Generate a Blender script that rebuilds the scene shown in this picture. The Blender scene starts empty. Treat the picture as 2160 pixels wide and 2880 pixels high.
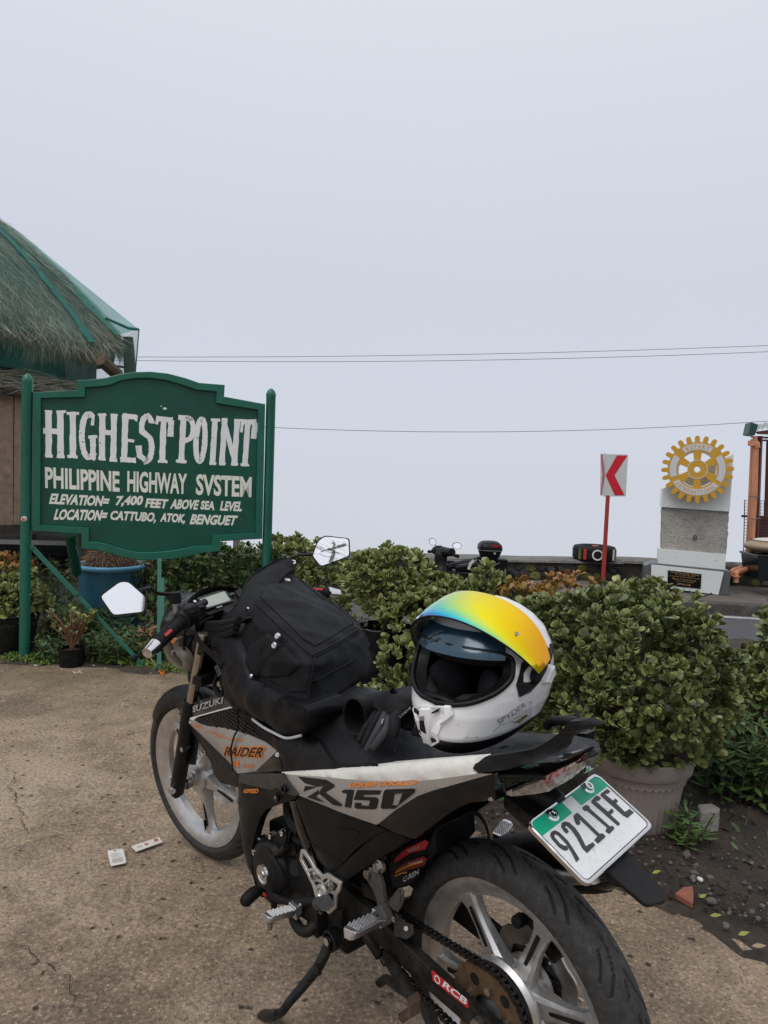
import bpy, bmesh, math, random
from math import sin, cos, pi, radians, sqrt, atan2
from mathutils import Vector, Matrix, noise
from mathutils.geometry import tessellate_polygon, delaunay_2d_cdt
SC = bpy.context.scene
COL = SC.collection
rnd = random.Random(7)

# ------------------------------------------------------------------ camera
PITCH, ROLL = 0.06091, 0.036765
cam_d = bpy.data.cameras.new('camera'); cam = bpy.data.objects.new('camera', cam_d); COL.objects.link(cam)
cam_d.sensor_fit = 'VERTICAL'; cam_d.sensor_height = 36.0; cam_d.lens = 25.5444
cam_d.clip_start = 0.05; cam_d.clip_end = 4000
fw = Vector((0, cos(PITCH), -sin(PITCH))); r0 = Vector((1, 0, 0)); u0 = r0.cross(fw)
rr = r0*cos(ROLL)+u0*sin(ROLL); uu = -r0*sin(ROLL)+u0*cos(ROLL)
cam.matrix_world = Matrix(((rr.x, uu.x, -fw.x, 0), (rr.y, uu.y, -fw.y, 0), (rr.z, uu.z, -fw.z, 1.2914), (0, 0, 0, 1)))
SC.camera = cam

# ------------------------------------------------------------------ light: bright fog on a mountain road
world = bpy.data.worlds.new('World'); SC.world = world; world.use_nodes = True
nt = world.node_tree; nt.nodes.clear()
SUN_EL, SUN_ROT = radians(58), radians(215)
sky = nt.nodes.new('ShaderNodeTexSky'); sky.sky_type = 'NISHITA'; sky.sun_disc = False
sky.sun_elevation = SUN_EL; sky.sun_rotation = SUN_ROT; sky.altitude = 2200; sky.dust_density = 5.0
k1 = nt.nodes.new('ShaderNodeMixRGB'); k1.blend_type = 'MULTIPLY'; k1.inputs[0].default_value = 1
nt.links.new(sky.outputs[0], k1.inputs[1]); k1.inputs[2].default_value = (1, 1, 1, 1)
tc = nt.nodes.new('ShaderNodeTexCoord'); sx = nt.nodes.new('ShaderNodeSeparateXYZ'); nt.links.new(tc.outputs['Generated'], sx.inputs[0])
# thick fog: brightness hardly changes with height, and the valley below is fog as well
cr = nt.nodes.new('ShaderNodeValToRGB'); mr = nt.nodes.new('ShaderNodeMapRange')
nt.links.new(sx.outputs[2], mr.inputs[0]); mr.inputs[1].default_value = -1; mr.inputs[2].default_value = 1
nt.links.new(mr.outputs[0], cr.inputs[0])
FOG = [(0.0, (6.1, 6.35, 7.0)), (0.44, (6.25, 6.5, 7.2)), (0.50, (6.1, 6.45, 7.3)), (0.62, (6.2, 6.5, 7.3)), (0.72, (6.8, 7.05, 7.75)), (1.0, (9.0, 9.2, 9.7))]
cr.color_ramp.elements[0].position = FOG[0][0]; cr.color_ramp.elements[1].position = 1.0
for i in range(1, len(FOG)-1): cr.color_ramp.elements.new(FOG[i][0])
for e, (q, c) in zip(cr.color_ramp.elements, FOG): e.color = (c[0]/10, c[1]/10, c[2]/10, 1)
nz = nt.nodes.new('ShaderNodeTexNoise'); nz.inputs['Scale'].default_value = 1.6; nz.inputs['Detail'].default_value = 3
nt.links.new(tc.outputs['Generated'], nz.inputs['Vector'])
nm = nt.nodes.new('ShaderNodeMapRange'); nt.links.new(nz.outputs[0], nm.inputs[0])
nm.inputs[3].default_value = 9.8; nm.inputs[4].default_value = 10.2
k3 = nt.nodes.new('ShaderNodeVectorMath'); k3.operation = 'SCALE'
nt.links.new(cr.outputs[0], k3.inputs[0]); nt.links.new(nm.outputs[0], k3.inputs['Scale'])
mx = nt.nodes.new('ShaderNodeMixRGB'); mx.inputs[0].default_value = 0.94
nt.links.new(k1.outputs[0], mx.inputs[1]); nt.links.new(k3.outputs[0], mx.inputs[2])
bg = nt.nodes.new('ShaderNodeBackground'); bg.inputs[1].default_value = 0.1
nt.links.new(mx.outputs[0], bg.inputs[0])
wo = nt.nodes.new('ShaderNodeOutputWorld'); nt.links.new(bg.outputs[0], wo.inputs[0])
sun_d = bpy.data.lights.new('sun', 'SUN'); sun_d.energy = 1.2; sun_d.angle = radians(35); sun_d.color = (1, .97, .93)
sun = bpy.data.objects.new('sun', sun_d); COL.objects.link(sun)
sd = Vector((sin(SUN_ROT)*cos(SUN_EL), cos(SUN_ROT)*cos(SUN_EL), sin(SUN_EL)))
sun.rotation_euler = sd.to_track_quat('Z', 'Y').to_euler()
SC.view_settings.view_transform = 'Standard'; SC.view_settings.look = 'None'
SC.view_settings.exposure = 0.07; SC.view_settings.gamma = 1; SC.view_settings.use_curve_mapping = False

# ------------------------------------------------------------------ materials
class NB:
    def __init__(s, m): s.t = m.node_tree; s.n = s.t.nodes
    def add(s, k, **kw):
        n = s.n.new(k)
        for a, b in kw.items(): setattr(n, a, b)
        return n
    def link(s, a, b): s.t.links.new(a, b)
def newmat(name):
    m = bpy.data.materials.new(name); m.use_nodes = True; b = NB(m); bs = b.n['Principled BSDF']; return m, b, bs
def ramp(b, src, stops, interp='LINEAR'):
    r = b.add('ShaderNodeValToRGB'); r.color_ramp.interpolation = interp
    while len(r.color_ramp.elements) < len(stops): r.color_ramp.elements.new(.5)
    for e, (p, c) in zip(r.color_ramp.elements, stops):
        e.position = p; e.color = (c if len(c) == 4 else (*c, 1)) if hasattr(c, '__len__') else (c, c, c, 1)
    b.link(src, r.inputs[0]); return r
def coords(b, world=False):
    if world: return b.add('ShaderNodeNewGeometry').outputs['Position']
    return b.add('ShaderNodeTexCoord').outputs['Object']
def noi(b, co, scale, detail=4, rough=.55, dist=0):
    n = b.add('ShaderNodeTexNoise'); n.inputs['Scale'].default_value = scale; n.inputs['Detail'].default_value = detail
    n.inputs['Roughness'].default_value = rough; n.inputs['Distortion'].default_value = dist; b.link(co, n.inputs['Vector']); return n
def mixc(b, f, a, c, mode='MIX'):
    m = b.add('ShaderNodeMixRGB'); m.blend_type = mode
    for i, v in enumerate((f, a, c)):
        if hasattr(v, 'links') or hasattr(v, 'is_linked'): b.link(v, m.inputs[i])
        elif i == 0: m.inputs[0].default_value = v
        else: m.inputs[i].default_value = (*v[:3], 1)
    return m.outputs[0]
def mth(b, op, a, c=None):
    m = b.add('ShaderNodeMath'); m.operation = op
    for i, v in enumerate((a, c)):
        if v is None: continue
        if hasattr(v, 'is_linked'): b.link(v, m.inputs[i])
        else: m.inputs[i].default_value = v
    return m.outputs[0]
def drops(b, co, scale=220, dens=.35):
    """rain beads: rounded bumps at some cells of a voronoi"""
    v = b.add('ShaderNodeTexVoronoi'); v.inputs['Scale'].default_value = scale; b.link(co, v.inputs['Vector'])
    h = ramp(b, v.outputs['Distance'], [(0, 1.), (.18, .85), (.30, 0.), (1, 0.)]).outputs[0]
    s = b.add('ShaderNodeSeparateColor'); b.link(v.outputs['Color'], s.inputs[0])
    k = mth(b, 'LESS_THAN', s.outputs[0], dens)
    return mth(b, 'MULTIPLY', h, k)
def bump(b, bs, h, strength=.3, dist=.002, prev=None):
    n = b.add('ShaderNodeBump'); n.inputs['Strength'].default_value = strength; n.inputs['Distance'].default_value = dist
    b.link(h, n.inputs['Height'])
    if prev is not None: b.link(prev, n.inputs['Normal'])
    b.link(n.outputs[0], bs.inputs['Normal']); return n.outputs[0]
def M_(name, col, rough=.5, metal=0, var=.12, vs=30, bs_=.15, bd=.001, bscale=80, rain=0, coat=0, dust=0, dustcol=(.16, .13, .10), spec=.5, rscale=230, wear=None, weth=.5):
    if max(col) < .03: col = tuple(x*.5 for x in col); spec = min(spec, .24); dust *= .45; dustcol = tuple(x*.6 for x in dustcol)
    m, b, bs = newmat(name); co = coords(b)
    n = noi(b, co, vs, 5)
    c1 = tuple(max(0, x*(1-var)) for x in col); c2 = tuple(x*(1+var) for x in col)
    c = ramp(b, n.outputs[0], [(.3, c1), (.7, c2)]).outputs[0]
    if dust:
        n2 = noi(b, co, vs*.6, 8, .65); f = ramp(b, n2.outputs[0], [(.42, 0.), (.72, dust)]).outputs[0]
        c = mixc(b, f, c, dustcol)
    if wear:
        n3 = noi(b, co, wear[1], 8, .7); f = ramp(b, n3.outputs[0], [(wear[2], 0.), (wear[2]+.03, 1.)]).outputs[0]
        c = mixc(b, f, c, wear[0])
    b.link(c, bs.inputs['Base Color'])
    rr_ = ramp(b, noi(b, co, vs*1.7, 4).outputs[0], [(.3, max(.02, rough-.07)), (.7, min(1, rough+.1))]).outputs[0]
    bs.inputs['Metallic'].default_value = metal; bs.inputs['Specular IOR Level'].default_value = spec
    if coat: bs.inputs['Coat Weight'].default_value = coat; bs.inputs['Coat Roughness'].default_value = .06
    pv = bump(b, bs, noi(b, co, bscale, 6, .6).outputs[0], bs_, bd)
    if rain:
        d = drops(b, co, rscale, rain); pv = bump(b, bs, d, .8, .0012, pv)
        rr_ = mixc(b, d, rr_, (.05, .05, .05))
    b.link(rr_, bs.inputs['Roughness'])
    return m

MAT = {}
MAT['black_plastic'] = M_('black_plastic', (.014, .014, .016), .42, rain=.22, var=.2, dust=.10, bscale=600, bs_=.2, bd=.0004)
MAT['gloss_black'] = M_('gloss_black', (.007, .007, .009), .16, rain=.3, coat=.5, bs_=.02)
MAT['matt_black'] = M_('matt_black', (.012, .012, .013), .6, dust=.35, vs=20)
MAT['dirty_black'] = M_('dirty_black', (.012, .011, .010), .62, dust=.75, vs=45, bscale=150, bs_=.5)
MAT['grey_panel'] = M_('grey_panel', (.05, .049, .047), .38, metal=.35, rain=.2, dust=.12)
MAT['dark_panel'] = M_('dark_panel', (.015, .0145, .014), .40, metal=0, rain=.2, dust=.06, spec=.16)
MAT['silver_panel'] = M_('silver_panel', (.44, .415, .385), .36, metal=.45, rain=.10, var=.06, dust=.12, vs=14)
MAT['white_panel'] = M_('white_panel', (.74, .72, .66), .3, rain=.12, var=.04, dust=.1, vs=12)
MAT['seat_vinyl'] = M_('seat_vinyl', (.022, .023, .027), .48, rain=.42, bscale=900, bs_=.45, bd=.0005, rscale=170)
MAT['tyre_rubber'] = M_('tyre_rubber', (.016, .016, .0165), .68, dust=.42, dustcol=(.13, .12, .11), vs=60, bscale=260, bs_=.35)
MAT['cast_alloy'] = M_('cast_alloy', (.62, .61, .60), .34, metal=.85, dust=.30, dustcol=(.16, .14, .12), vs=38, bscale=400, bs_=.35)
MAT['worn_alloy'] = M_('worn_alloy', (.66, .64, .61), .38, metal=.75, dust=.3, vs=60)
MAT['tread'] = None
MAT['chrome'] = M_('chrome', (.72, .72, .72), .12, metal=1, var=.05, dust=.12, bs_=.05)
MAT['steel'] = M_('steel', (.42, .41, .39), .32, metal=1, dust=.45)
MAT['brass_dirty'] = M_('brass_dirty', (.19, .125, .07), .45, metal=.7, dust=.6, dustcol=(.05, .04, .03), vs=50)
MAT['rusty'] = M_('rusty', (.07, .04, .028), .75, metal=.2, dust=.6, dustcol=(.10, .07, .05), vs=60, bs_=.6)
MAT['fork_steel'] = M_('fork_steel', (.50, .47, .40), .22, metal=1, var=.05)
MAT['rubber'] = M_('rubber', (.012, .012, .012), .6, bscale=300, bs_=.4)
MAT['orange'] = M_('orange', (.72, .20, .018), .4, var=.05)
MAT['decal_black'] = M_('decal_black', (.02, .019, .019), .3, var=.05)
MAT['decal_grey'] = M_('decal_grey', (.10, .095, .09), .3, var=.05)
MAT['decal_silver'] = M_('decal_silver', (.50, .50, .51), .35, metal=.3, var=.05)
MAT['decal_white'] = M_('decal_white', (.72, .72, .70), .4, var=.05)
MAT['decal_red'] = M_('decal_red', (.50, .022, .025), .35, var=.1)
MAT['red_plastic'] = M_('red_plastic', (.35, .014, .014), .3)
MAT['lcd'] = M_('lcd', (.40, .44, .38), .3, var=.04, vs=8)
MAT['plate_white'] = M_('plate_white', (.74, .75, .75), .35, var=.03, wear=((.42, .43, .44), 55, .66), rain=.25)
MAT['plate_green'] = M_('plate_green', (.0, .36, .20), .35, var=.06, rain=.3)
MAT['plate_ink'] = M_('plate_ink', (.028, .03, .034), .4)
MAT['nylon'] = M_('nylon', (.0066, .007, .0095), .66, bscale=1400, bs_=.5, bd=.0003, var=.2, vs=9, dust=.05, spec=.26)
MAT['nylon_thin'] = M_('nylon_thin', (.008, .009, .014), .5, bscale=120, bs_=.5, bd=.002, var=.2, vs=14)
MAT['glove_black'] = M_('glove_black', (.014, .014, .015), .7, bscale=900, bs_=.5, vs=40)
MAT['glove_grey'] = M_('glove_grey', (.032, .032, .038), .7, bscale=900, bs_=.5, vs=40)
MAT['helmet_white'] = M_('helmet_white', (.80, .80, .80), .17, coat=.6, var=.015, rain=.14, bs_=.0, rscale=260)
MAT['helmet_trim'] = M_('helmet_trim', (.012, .012, .013), .4)
MAT['helmet_lining'] = M_('helmet_lining', (.012, .012, .013), .9, bscale=500, bs_=.6)
MAT['lining_grey'] = M_('lining_grey', (.022, .022, .026), .8, bscale=700, bs_=.6)
MAT['gold_decal'] = M_('gold_decal', (.26, .15, .055), .4, metal=.3)
MAT['line_grey'] = M_('line_grey', (.20, .20, .22), .4)
MAT['sign_green'] = M_('sign_green', (.006, .115, .074), .42, var=.18, vs=5, dust=.06, dustcol=(.08, .13, .10), bscale=60, bs_=.35, coat=.15, wear=((.02, .05, .04), 7, .67))
MAT['sign_green_dark'] = M_('sign_green_dark', (.002, .074, .046), .38, var=.22, vs=4, dust=.08, dustcol=(.05, .09, .07), bscale=60, bs_=.25, wear=((.022, .04, .03), 6, .62))
MAT['sign_paint'] = M_('sign_paint', (.82, .82, .82), .55, var=.06, vs=8, wear=((.012, .075, .05), 30, .625))
MAT['sign_paint_cream'] = M_('sign_paint_cream', (.78, .78, .70), .55, var=.06, vs=8, wear=((.10, .14, .06), 45, .645))
MAT['blue_drum'] = M_('blue_drum', (.028, .12, .19), .5, var=.15, vs=6, dust=.2, dustcol=(.05, .09, .12))
MAT['blue_rim'] = M_('blue_rim', (.13, .37, .58), .45, var=.1, vs=12)
MAT['pot_clay'] = M_('pot_clay', (.36, .30, .265), .75, var=.12, vs=9, dust=.4, dustcol=(.12, .11, .085), bscale=90, bs_=.5)
MAT['black_pot'] = M_('black_pot', (.013, .013, .014), .45, dust=.3)
MAT['bin_bag'] = M_('bin_bag', (.012, .012, .014), .3, bscale=25, bs_=.9, bd=.01)
MAT['soil'] = M_('soil', (.055, .04, .028), .95, var=.5, vs=60, bscale=90, bs_=1, bd=.02)
MAT['wood'] = M_('wood', (.30, .25, .215), .8, var=.25, vs=14, bscale=50, bs_=.5)
MAT['wood2'] = M_('wood2', (.33, .23, .165), .8, var=.25, vs=18, bscale=50, bs_=.5)
MAT['wood_dark'] = M_('wood_dark', (.06, .045, .035), .85, var=.3, vs=14)
MAT['netting'] = M_('netting', (.006, .12, .095), .6, var=.15, vs=10)
MAT['bark'] = M_('bark', (.10, .075, .05), .9, var=.3, vs=40, bscale=60, bs_=.8, bd=.006)
MAT['twig'] = M_('twig', (.19, .085, .045), .8, var=.3, vs=60)
MAT['panel_white'] = M_('panel_white', (.74, .77, .75), .35, var=.03, vs=4, dust=.12, dustcol=(.4, .42, .4))
MAT['panel_grey'] = M_('panel_grey', (.10, .105, .11), .4, var=.05)
MAT['gear_yellow'] = M_('gear_yellow', (.62, .33, .03), .4, var=.07, vs=12)
MAT['gear_white'] = M_('gear_white', (.62, .63, .64), .4, var=.03)
MAT['plaque'] = M_('plaque', (.012, .012, .012), .25)
MAT['plaque_gold'] = M_('plaque_gold', (.42, .27, .12), .4)
MAT['sign_white'] = M_('sign_white', (.60, .61, .60), .4, var=.05, vs=8, dust=.12, dustcol=(.3, .3, .28))
MAT['sign_red'] = M_('sign_red', (.58, .012, .028), .35, var=.06)
MAT['post_red'] = M_('post_red', (.40, .03, .02), .55, var=.2, dust=.3, dustcol=(.12, .08, .07), vs=18, wear=((.12, .10, .09), 12, .60))
MAT['pipe_orange'] = M_('pipe_orange', (.56, .235, .12), .5, var=.12, vs=8, wear=((.10, .06, .05), 22, .70))
MAT['post_brown'] = M_('post_brown', (.10, .022, .018), .5, var=.15)
MAT['maroon'] = M_('maroon', (.10, .012, .016), .6)
MAT['gutter_green'] = M_('gutter_green', (.012, .06, .05), .45)
MAT['sheet_grey'] = M_('sheet_grey', (.35, .36, .34), .45, metal=.4, var=.2, vs=8)
MAT['wire_mesh'] = M_('wire_mesh', (.06, .055, .055), .6)
MAT['tan_leather'] = M_('tan_leather', (.34, .25, .17), .5)
MAT['cable'] = M_('cable', (.10, .105, .12), .6)  # grey lightened so the far cables carry fog haze in their colour
MAT['mortar'] = M_('mortar', (.17, .155, .135), .9, var=.2, vs=8, bscale=40, bs_=.7, bd=.01)
MAT['paper'] = M_('paper', (.68, .65, .60), .7, var=.05, vs=40, dust=.25, dustcol=(.4, .33, .26))
MAT['ink'] = M_('ink', (.13, .12, .12), .7)
MAT['pink_ink'] = M_('pink_ink', (.45, .12, .10), .7)
MAT['brick_red'] = M_('brick_red', (.27, .10, .065), .8, var=.2, vs=40, bscale=60, bs_=.7, bd=.004)
MAT['stone'] = M_('stone', (.12, .11, .098), .85, var=.35, vs=25, bscale=50, bs_=.7, bd=.006)
MAT['yellow_leaf'] = M_('yellow_leaf', (.27, .28, .05), .6)
MAT['petal'] = M_('petal', (.75, .72, .62), .7)
MAT['car_dark'] = M_('car_dark', (.018, .024, .028), .18, coat=.7)
MAT['car_glass'] = M_('car_glass', (.02, .025, .03), .06)
MAT['pole_grey'] = M_('pole_grey', (.22, .21, .19), .85, var=.2, vs=6)
MAT['wall_cream'] = M_('wall_cream', (.50, .46, .38), .8, var=.1, vs=3)
MAT['roof_red'] = M_('roof_red', (.25, .06, .045), .6)
MAT['clear_smoke'] = M_('clear_smoke', (.012, .03, .045), .12, coat=.4)
MAT['lens_red'] = M_('lens_red', (.36, .02, .018), .12, coat=1, var=.4, vs=90)
MAT['lens_clear'] = M_('lens_clear', (.36, .33, .31), .12, coat=1, var=.5, vs=120, bscale=160, bs_=.6, metal=.5)
MAT['lens_amber'] = M_('lens_amber', (.50, .17, .03), .15, coat=1)
m, b, bs = newmat('mirror_glass'); bs.inputs['Metallic'].default_value = 1; bs.inputs['Roughness'].default_value = .03
co = coords(b); d = drops(b, co, 260, .16)
c = mixc(b, d, (.97, .97, .98), (.80, .81, .84)); b.link(c, bs.inputs['Base Color']); bump(b, bs, d, .2, .0006); MAT['mirror_glass'] = m

def vis_mat():
    # mirror coating of the visor: an interference film, blue and green at the free edge, gold in the middle, orange at the hinge
    m, b, bs = newmat('iridescent_visor')
    at = b.add('ShaderNodeAttribute'); at.attribute_name = 'film'
    n = noi(b, coords(b), 300, 2); f = mth(b, 'ADD', at.outputs['Fac'], mth(b, 'MULTIPLY', mth(b, 'SUBTRACT', n.outputs[0], .5), .10))
    r = ramp(b, f, [(0, (.05, .10, .45)), (.07, (.02, .42, .75)), (.15, (.12, .68, .52)), (.25, (.52, .84, .18)), (.38, (.98, .86, .01)), (.58, (1., .68, .0)), (.82, (1., .46, .01)), (1, (.95, .36, .01))])
    b.link(r.outputs[0], bs.inputs['Base Color']); bs.inputs['Metallic'].default_value = .8
    bs.inputs['Coat Weight'].default_value = .12; bs.inputs['Coat Roughness'].default_value = .05
    d = drops(b, coords(b), 330, .22); bump(b, bs, d, .35, .0007)
    b.link(mixc(b, d, (.12, .12, .12), (.28, .28, .28)), bs.inputs['Roughness'])
    return m
MAT['iridescent'] = vis_mat()

def leaf_mat(name, c_in, c_mid, c_tip, edge, rough=.33, sss=.0):
    m, b, bs = newmat(name)
    at = b.add('ShaderNodeAttribute'); at.attribute_name = 'tone'
    g = b.add('ShaderNodeNewGeometry'); oi = b.add('ShaderNodeObjectInfo')
    f = mth(b, 'ADD', at.outputs['Fac'], mth(b, 'MULTIPLY', mth(b, 'SUBTRACT', g.outputs['Random Per Island'], .5), .40))
    f = mth(b, 'ADD', f, mth(b, 'MULTIPLY', mth(b, 'SUBTRACT', oi.outputs['Random'], .5), .35))
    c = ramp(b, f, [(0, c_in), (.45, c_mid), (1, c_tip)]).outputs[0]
    ae = b.add('ShaderNodeAttribute'); ae.attribute_name = 'rim'
    c = mixc(b, mth(b, 'MULTIPLY', ae.outputs['Fac'], .55), c, edge)
    n = noi(b, coords(b), 90, 3); c = mixc(b, ramp(b, n.outputs[0], [(.5, 0.), (.8, .25)]).outputs[0], c, tuple(x*1.5 for x in c_mid))
    b.link(c, bs.inputs['Base Color']); bs.inputs['Roughness'].default_value = rough; bs.inputs['Specular IOR Level'].default_value = .45
    bump(b, bs, n.outputs[0], .15, .002)
    return m
MAT['jade_leaf'] = leaf_mat('jade_leaf', (.032, .055, .018), (.125, .165, .048), (.30, .33, .11), (.34, .32, .13))
MAT['jade_red'] = leaf_mat('jade_red', (.06, .07, .02), (.22, .20, .05), (.40, .19, .06), (.50, .15, .05))
MAT['herb_leaf'] = leaf_mat('herb_leaf', (.018, .042, .012), (.05, .10, .028), (.12, .20, .05), (.08, .14, .04), .5)
MAT['dry_leaf'] = leaf_mat('dry_leaf', (.10, .05, .025), (.24, .13, .06), (.36, .24, .12), (.3, .2, .1), .7)
MAT['moss'] = leaf_mat('moss', (.04, .07, .01), (.09, .15, .02), (.16, .24, .04), (.1, .16, .03), .7)
MAT['thatch'] = leaf_mat('thatch', (.10, .10, .078), (.31, .31, .24), (.58, .56, .45), (.38, .37, .29), .9)

def ground_mat():
    m, b, bs = newmat('rough_concrete'); co = coords(b, True)
    big = noi(b, co, .9, 5, .6); mid = noi(b, co, 9, 7, .68, .4); fine = noi(b, co, 85, 6, .72); grit = noi(b, co, 300, 3, .6)
    c = ramp(b, mid.outputs[0], [(.22, (.085, .064, .047)), (.42, (.15, .118, .088)), (.60, (.225, .18, .138)), (.80, (.33, .275, .215))]).outputs[0]
    c = mixc(b, ramp(b, big.outputs[0], [(.40, 0.), (.60, .6)]).outputs[0], c, (.225, .19, .14))
    c = mixc(b, ramp(b, noi(b, co, 2.3, 4, .6).outputs[0], [(.48, 0.), (.62, .62)]).outputs[0], c, (.085, .066, .053))
    c = mixc(b, ramp(b, noi(b, co, 1.25, 6, .62, .5).outputs[0], [(.50, 0.), (.63, .55)]).outputs[0], c, (.31, .265, .215))
    # exposed aggregate, light and dark grains
    v = b.add('ShaderNodeTexVoronoi'); v.inputs['Scale'].default_value = 95; b.link(co, v.inputs['Vector'])
    s = b.add('ShaderNodeSeparateColor'); b.link(v.outputs['Color'], s.inputs[0])
    lg = mth(b, 'MULTIPLY', mth(b, 'GREATER_THAN', s.outputs[0], .82), ramp(b, v.outputs['Distance'], [(.15, 1.), (.42, 0.)]).outputs[0])
    dk = mth(b, 'MULTIPLY', mth(b, 'LESS_THAN', s.outputs[0], .16), ramp(b, v.outputs['Distance'], [(.15, 1.), (.42, 0.)]).outputs[0])
    v2 = b.add('ShaderNodeTexVoronoi'); v2.inputs['Scale'].default_value = 34; b.link(co, v2.inputs['Vector'])
    s2 = b.add('ShaderNodeSeparateColor'); b.link(v2.outputs['Color'], s2.inputs[0])
    pit = mth(b, 'MULTIPLY', mth(b, 'LESS_THAN', s2.outputs[1], .08), ramp(b, mth(b, 'ADD', v2.outputs['Distance'], mth(b, 'MULTIPLY', mth(b, 'SUBTRACT', fine.outputs[0], .5), .7)), [(.10, 1.), (.30, 0.)]).outputs[0])
    c = mixc(b, mth(b, 'MULTIPLY', ramp(b, fine.outputs[0], [(.30, 1.), (.52, 0.)]).outputs[0], .80), c, (.040, .030, .023))
    c = mixc(b, mth(b, 'MULTIPLY', ramp(b, fine.outputs[0], [(.55, 0.), (.70, 1.)]).outputs[0], .62), c, (.46, .39, .31))
    c = mixc(b, mth(b, 'MULTIPLY', lg, .42), c, (.50, .44, .37)); c = mixc(b, mth(b, 'MULTIPLY', dk, .7), c, (.035, .03, .026))
    c = mixc(b, mth(b, 'MULTIPLY', pit, .85), c, (.018, .018, .018))
    # dark oil and algae patches
    pt = ramp(b, noi(b, co, 5.5, 5, .7).outputs[0], [(.69, 0.), (.72, .8)]).outputs[0]
    c = mixc(b, pt, c, (.035, .042, .038))
    # greener and damper towards the planting
    sp = b.add('ShaderNodeSeparateXYZ'); b.link(co, sp.inputs[0])
    mo = b.add('ShaderNodeMapRange'); b.link(sp.outputs[1], mo.inputs[0]); mo.inputs[1].default_value = 3.3; mo.inputs[2].default_value = 4.5
    mo2 = mth(b, 'MULTIPLY', mo.outputs[0], ramp(b, noi(b, co, 3.5, 5, .6).outputs[0], [(.35, .2), (.6, .9)]).outputs[0])
    c = mixc(b, mo2, c, (.062, .055, .032))
    c = mixc(b, 1., c, (2.08, 1.88, 1.68), 'MULTIPLY')
    b.link(c, bs.inputs['Base Color'])
    h = mth(b, 'ADD', mth(b, 'MULTIPLY', mid.outputs[0], 1.6), mth(b, 'ADD', mth(b, 'MULTIPLY', fine.outputs[0], .9), mth(b, 'MULTIPLY', grit.outputs[0], .25)))
    h = mth(b, 'SUBTRACT', h, mth(b, 'MULTIPLY', pit, 1.2))
    bump(b, bs, h, 1., .014)
    b.link(ramp(b, mid.outputs[0], [(.3, .55), (.7, .85)]).outputs[0], bs.inputs['Roughness'])
    return m
MAT['ground'] = ground_mat()
def soil_mat(name, c1, c2, c3, sc=1.0):
    m, b, bs = newmat(name); co = coords(b, True)
    a = noi(b, co, 7*sc, 8, .7); f = noi(b, co, 60*sc, 6, .7)
    c = ramp(b, a.outputs[0], [(.3, c1), (.55, c2), (.78, c3)]).outputs[0]
    c = mixc(b, mth(b, 'MULTIPLY', ramp(b, f.outputs[0], [(.55, 0.), (.75, 1.)]).outputs[0], .6), c, c3)
    c = mixc(b, mth(b, 'MULTIPLY', ramp(b, f.outputs[0], [(.28, 1.), (.45, 0.)]).outputs[0], .7), c, tuple(x*.3 for x in c1))
    b.link(c, bs.inputs['Base Color']); bs.inputs['Roughness'].default_value = .9
    bump(b, bs, mth(b, 'ADD', a.outputs[0], mth(b, 'MULTIPLY', f.outputs[0], .6)), 1., .03); return m
MAT['dirt'] = soil_mat('dirt', (.032, .024, .018), (.066, .05, .037), (.12, .095, .072))
MAT['grassland'] = soil_mat('grassland', (.03, .05, .015), (.06, .09, .03), (.10, .12, .05), .4)
MAT['asphalt'] = soil_mat('asphalt', (.085, .085, .088), (.115, .115, .12), (.15, .15, .155), 1.6)
MAT['pavement'] = soil_mat('pavement', (.11, .095, .08), (.175, .15, .13), (.24, .215, .19), .8)
MAT['kerb'] = soil_mat('kerb', (.05, .045, .038), (.10, .09, .078), (.20, .185, .17), 1.2)
MAT['old_concrete'] = soil_mat('old_concrete', (.26, .245, .22), (.40, .375, .335), (.50, .475, .43), .5)
MAT['dark_stone'] = soil_mat('dark_stone', (.022, .021, .020), (.045, .043, .041), (.10, .095, .09), 1.)
MAT['dark_stone_b'] = soil_mat('dark_stone_b', (.035, .03, .026), (.075, .066, .056), (.14, .125, .11), 1.)
MAT['stone_yellow'] = soil_mat('stone_yellow', (.05, .05, .02), (.20, .19, .04), (.34, .31, .07), 1.4)
MAT['cap_grey'] = soil_mat('cap_grey', (.13, .125, .115), (.21, .205, .19), (.30, .29, .27), 1.)
MAT['line_paint'] = soil_mat('line_paint', (.38, .37, .34), (.52, .51, .48), (.62, .61, .58), 1.)

# ------------------------------------------------------------------ mesh helpers
XF = [None]
def V(*a): return Vector(a)
def merge(geos):
    vs, fs = [], []
    for v, f in geos:
        o = len(vs); vs += [tuple(x) for x in v]; fs += [tuple(i+o for i in q) for q in f]
    return vs, fs
def new(name, geo, mat, parent=None, smooth=False, angle=35, bevel=0, kind=None, label=None, xf=True):
    if isinstance(geo, list): geo = merge(geo)
    v, f = geo
    me = bpy.data.meshes.new(name); me.from_pydata([tuple(x) for x in v], [], f); me.validate()
    if XF[0] is not None and xf: me.transform(XF[0])
    me.update()
    bm = bmesh.new(); bm.from_mesh(me); bmesh.ops.recalc_face_normals(bm, faces=bm.faces); bm.to_mesh(me); bm.free()
    if smooth:
        me.shade_smooth()
        if angle < 180: me.set_sharp_from_angle(angle=radians(angle))
    me.materials.append(MAT[mat] if isinstance(mat, str) else mat)
    o = bpy.data.objects.new(name, me); COL.objects.link(o)
    if parent is not None: o.parent = parent
    if bevel:
        m = o.modifiers.new('bevel', 'BEVEL'); m.width = bevel; m.segments = 2; m.limit_method = 'ANGLE'; m.angle_limit = radians(40)
        me.shade_smooth(); me.set_sharp_from_angle(angle=radians(50)); m.harden_normals = True
    if kind: o['kind'] = kind
    if label: o['label'] = label
    return o
def top(o, label, cat, group=None):
    o['label'] = label; o['category'] = cat
    if group: o['group'] = group
    return o
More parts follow.
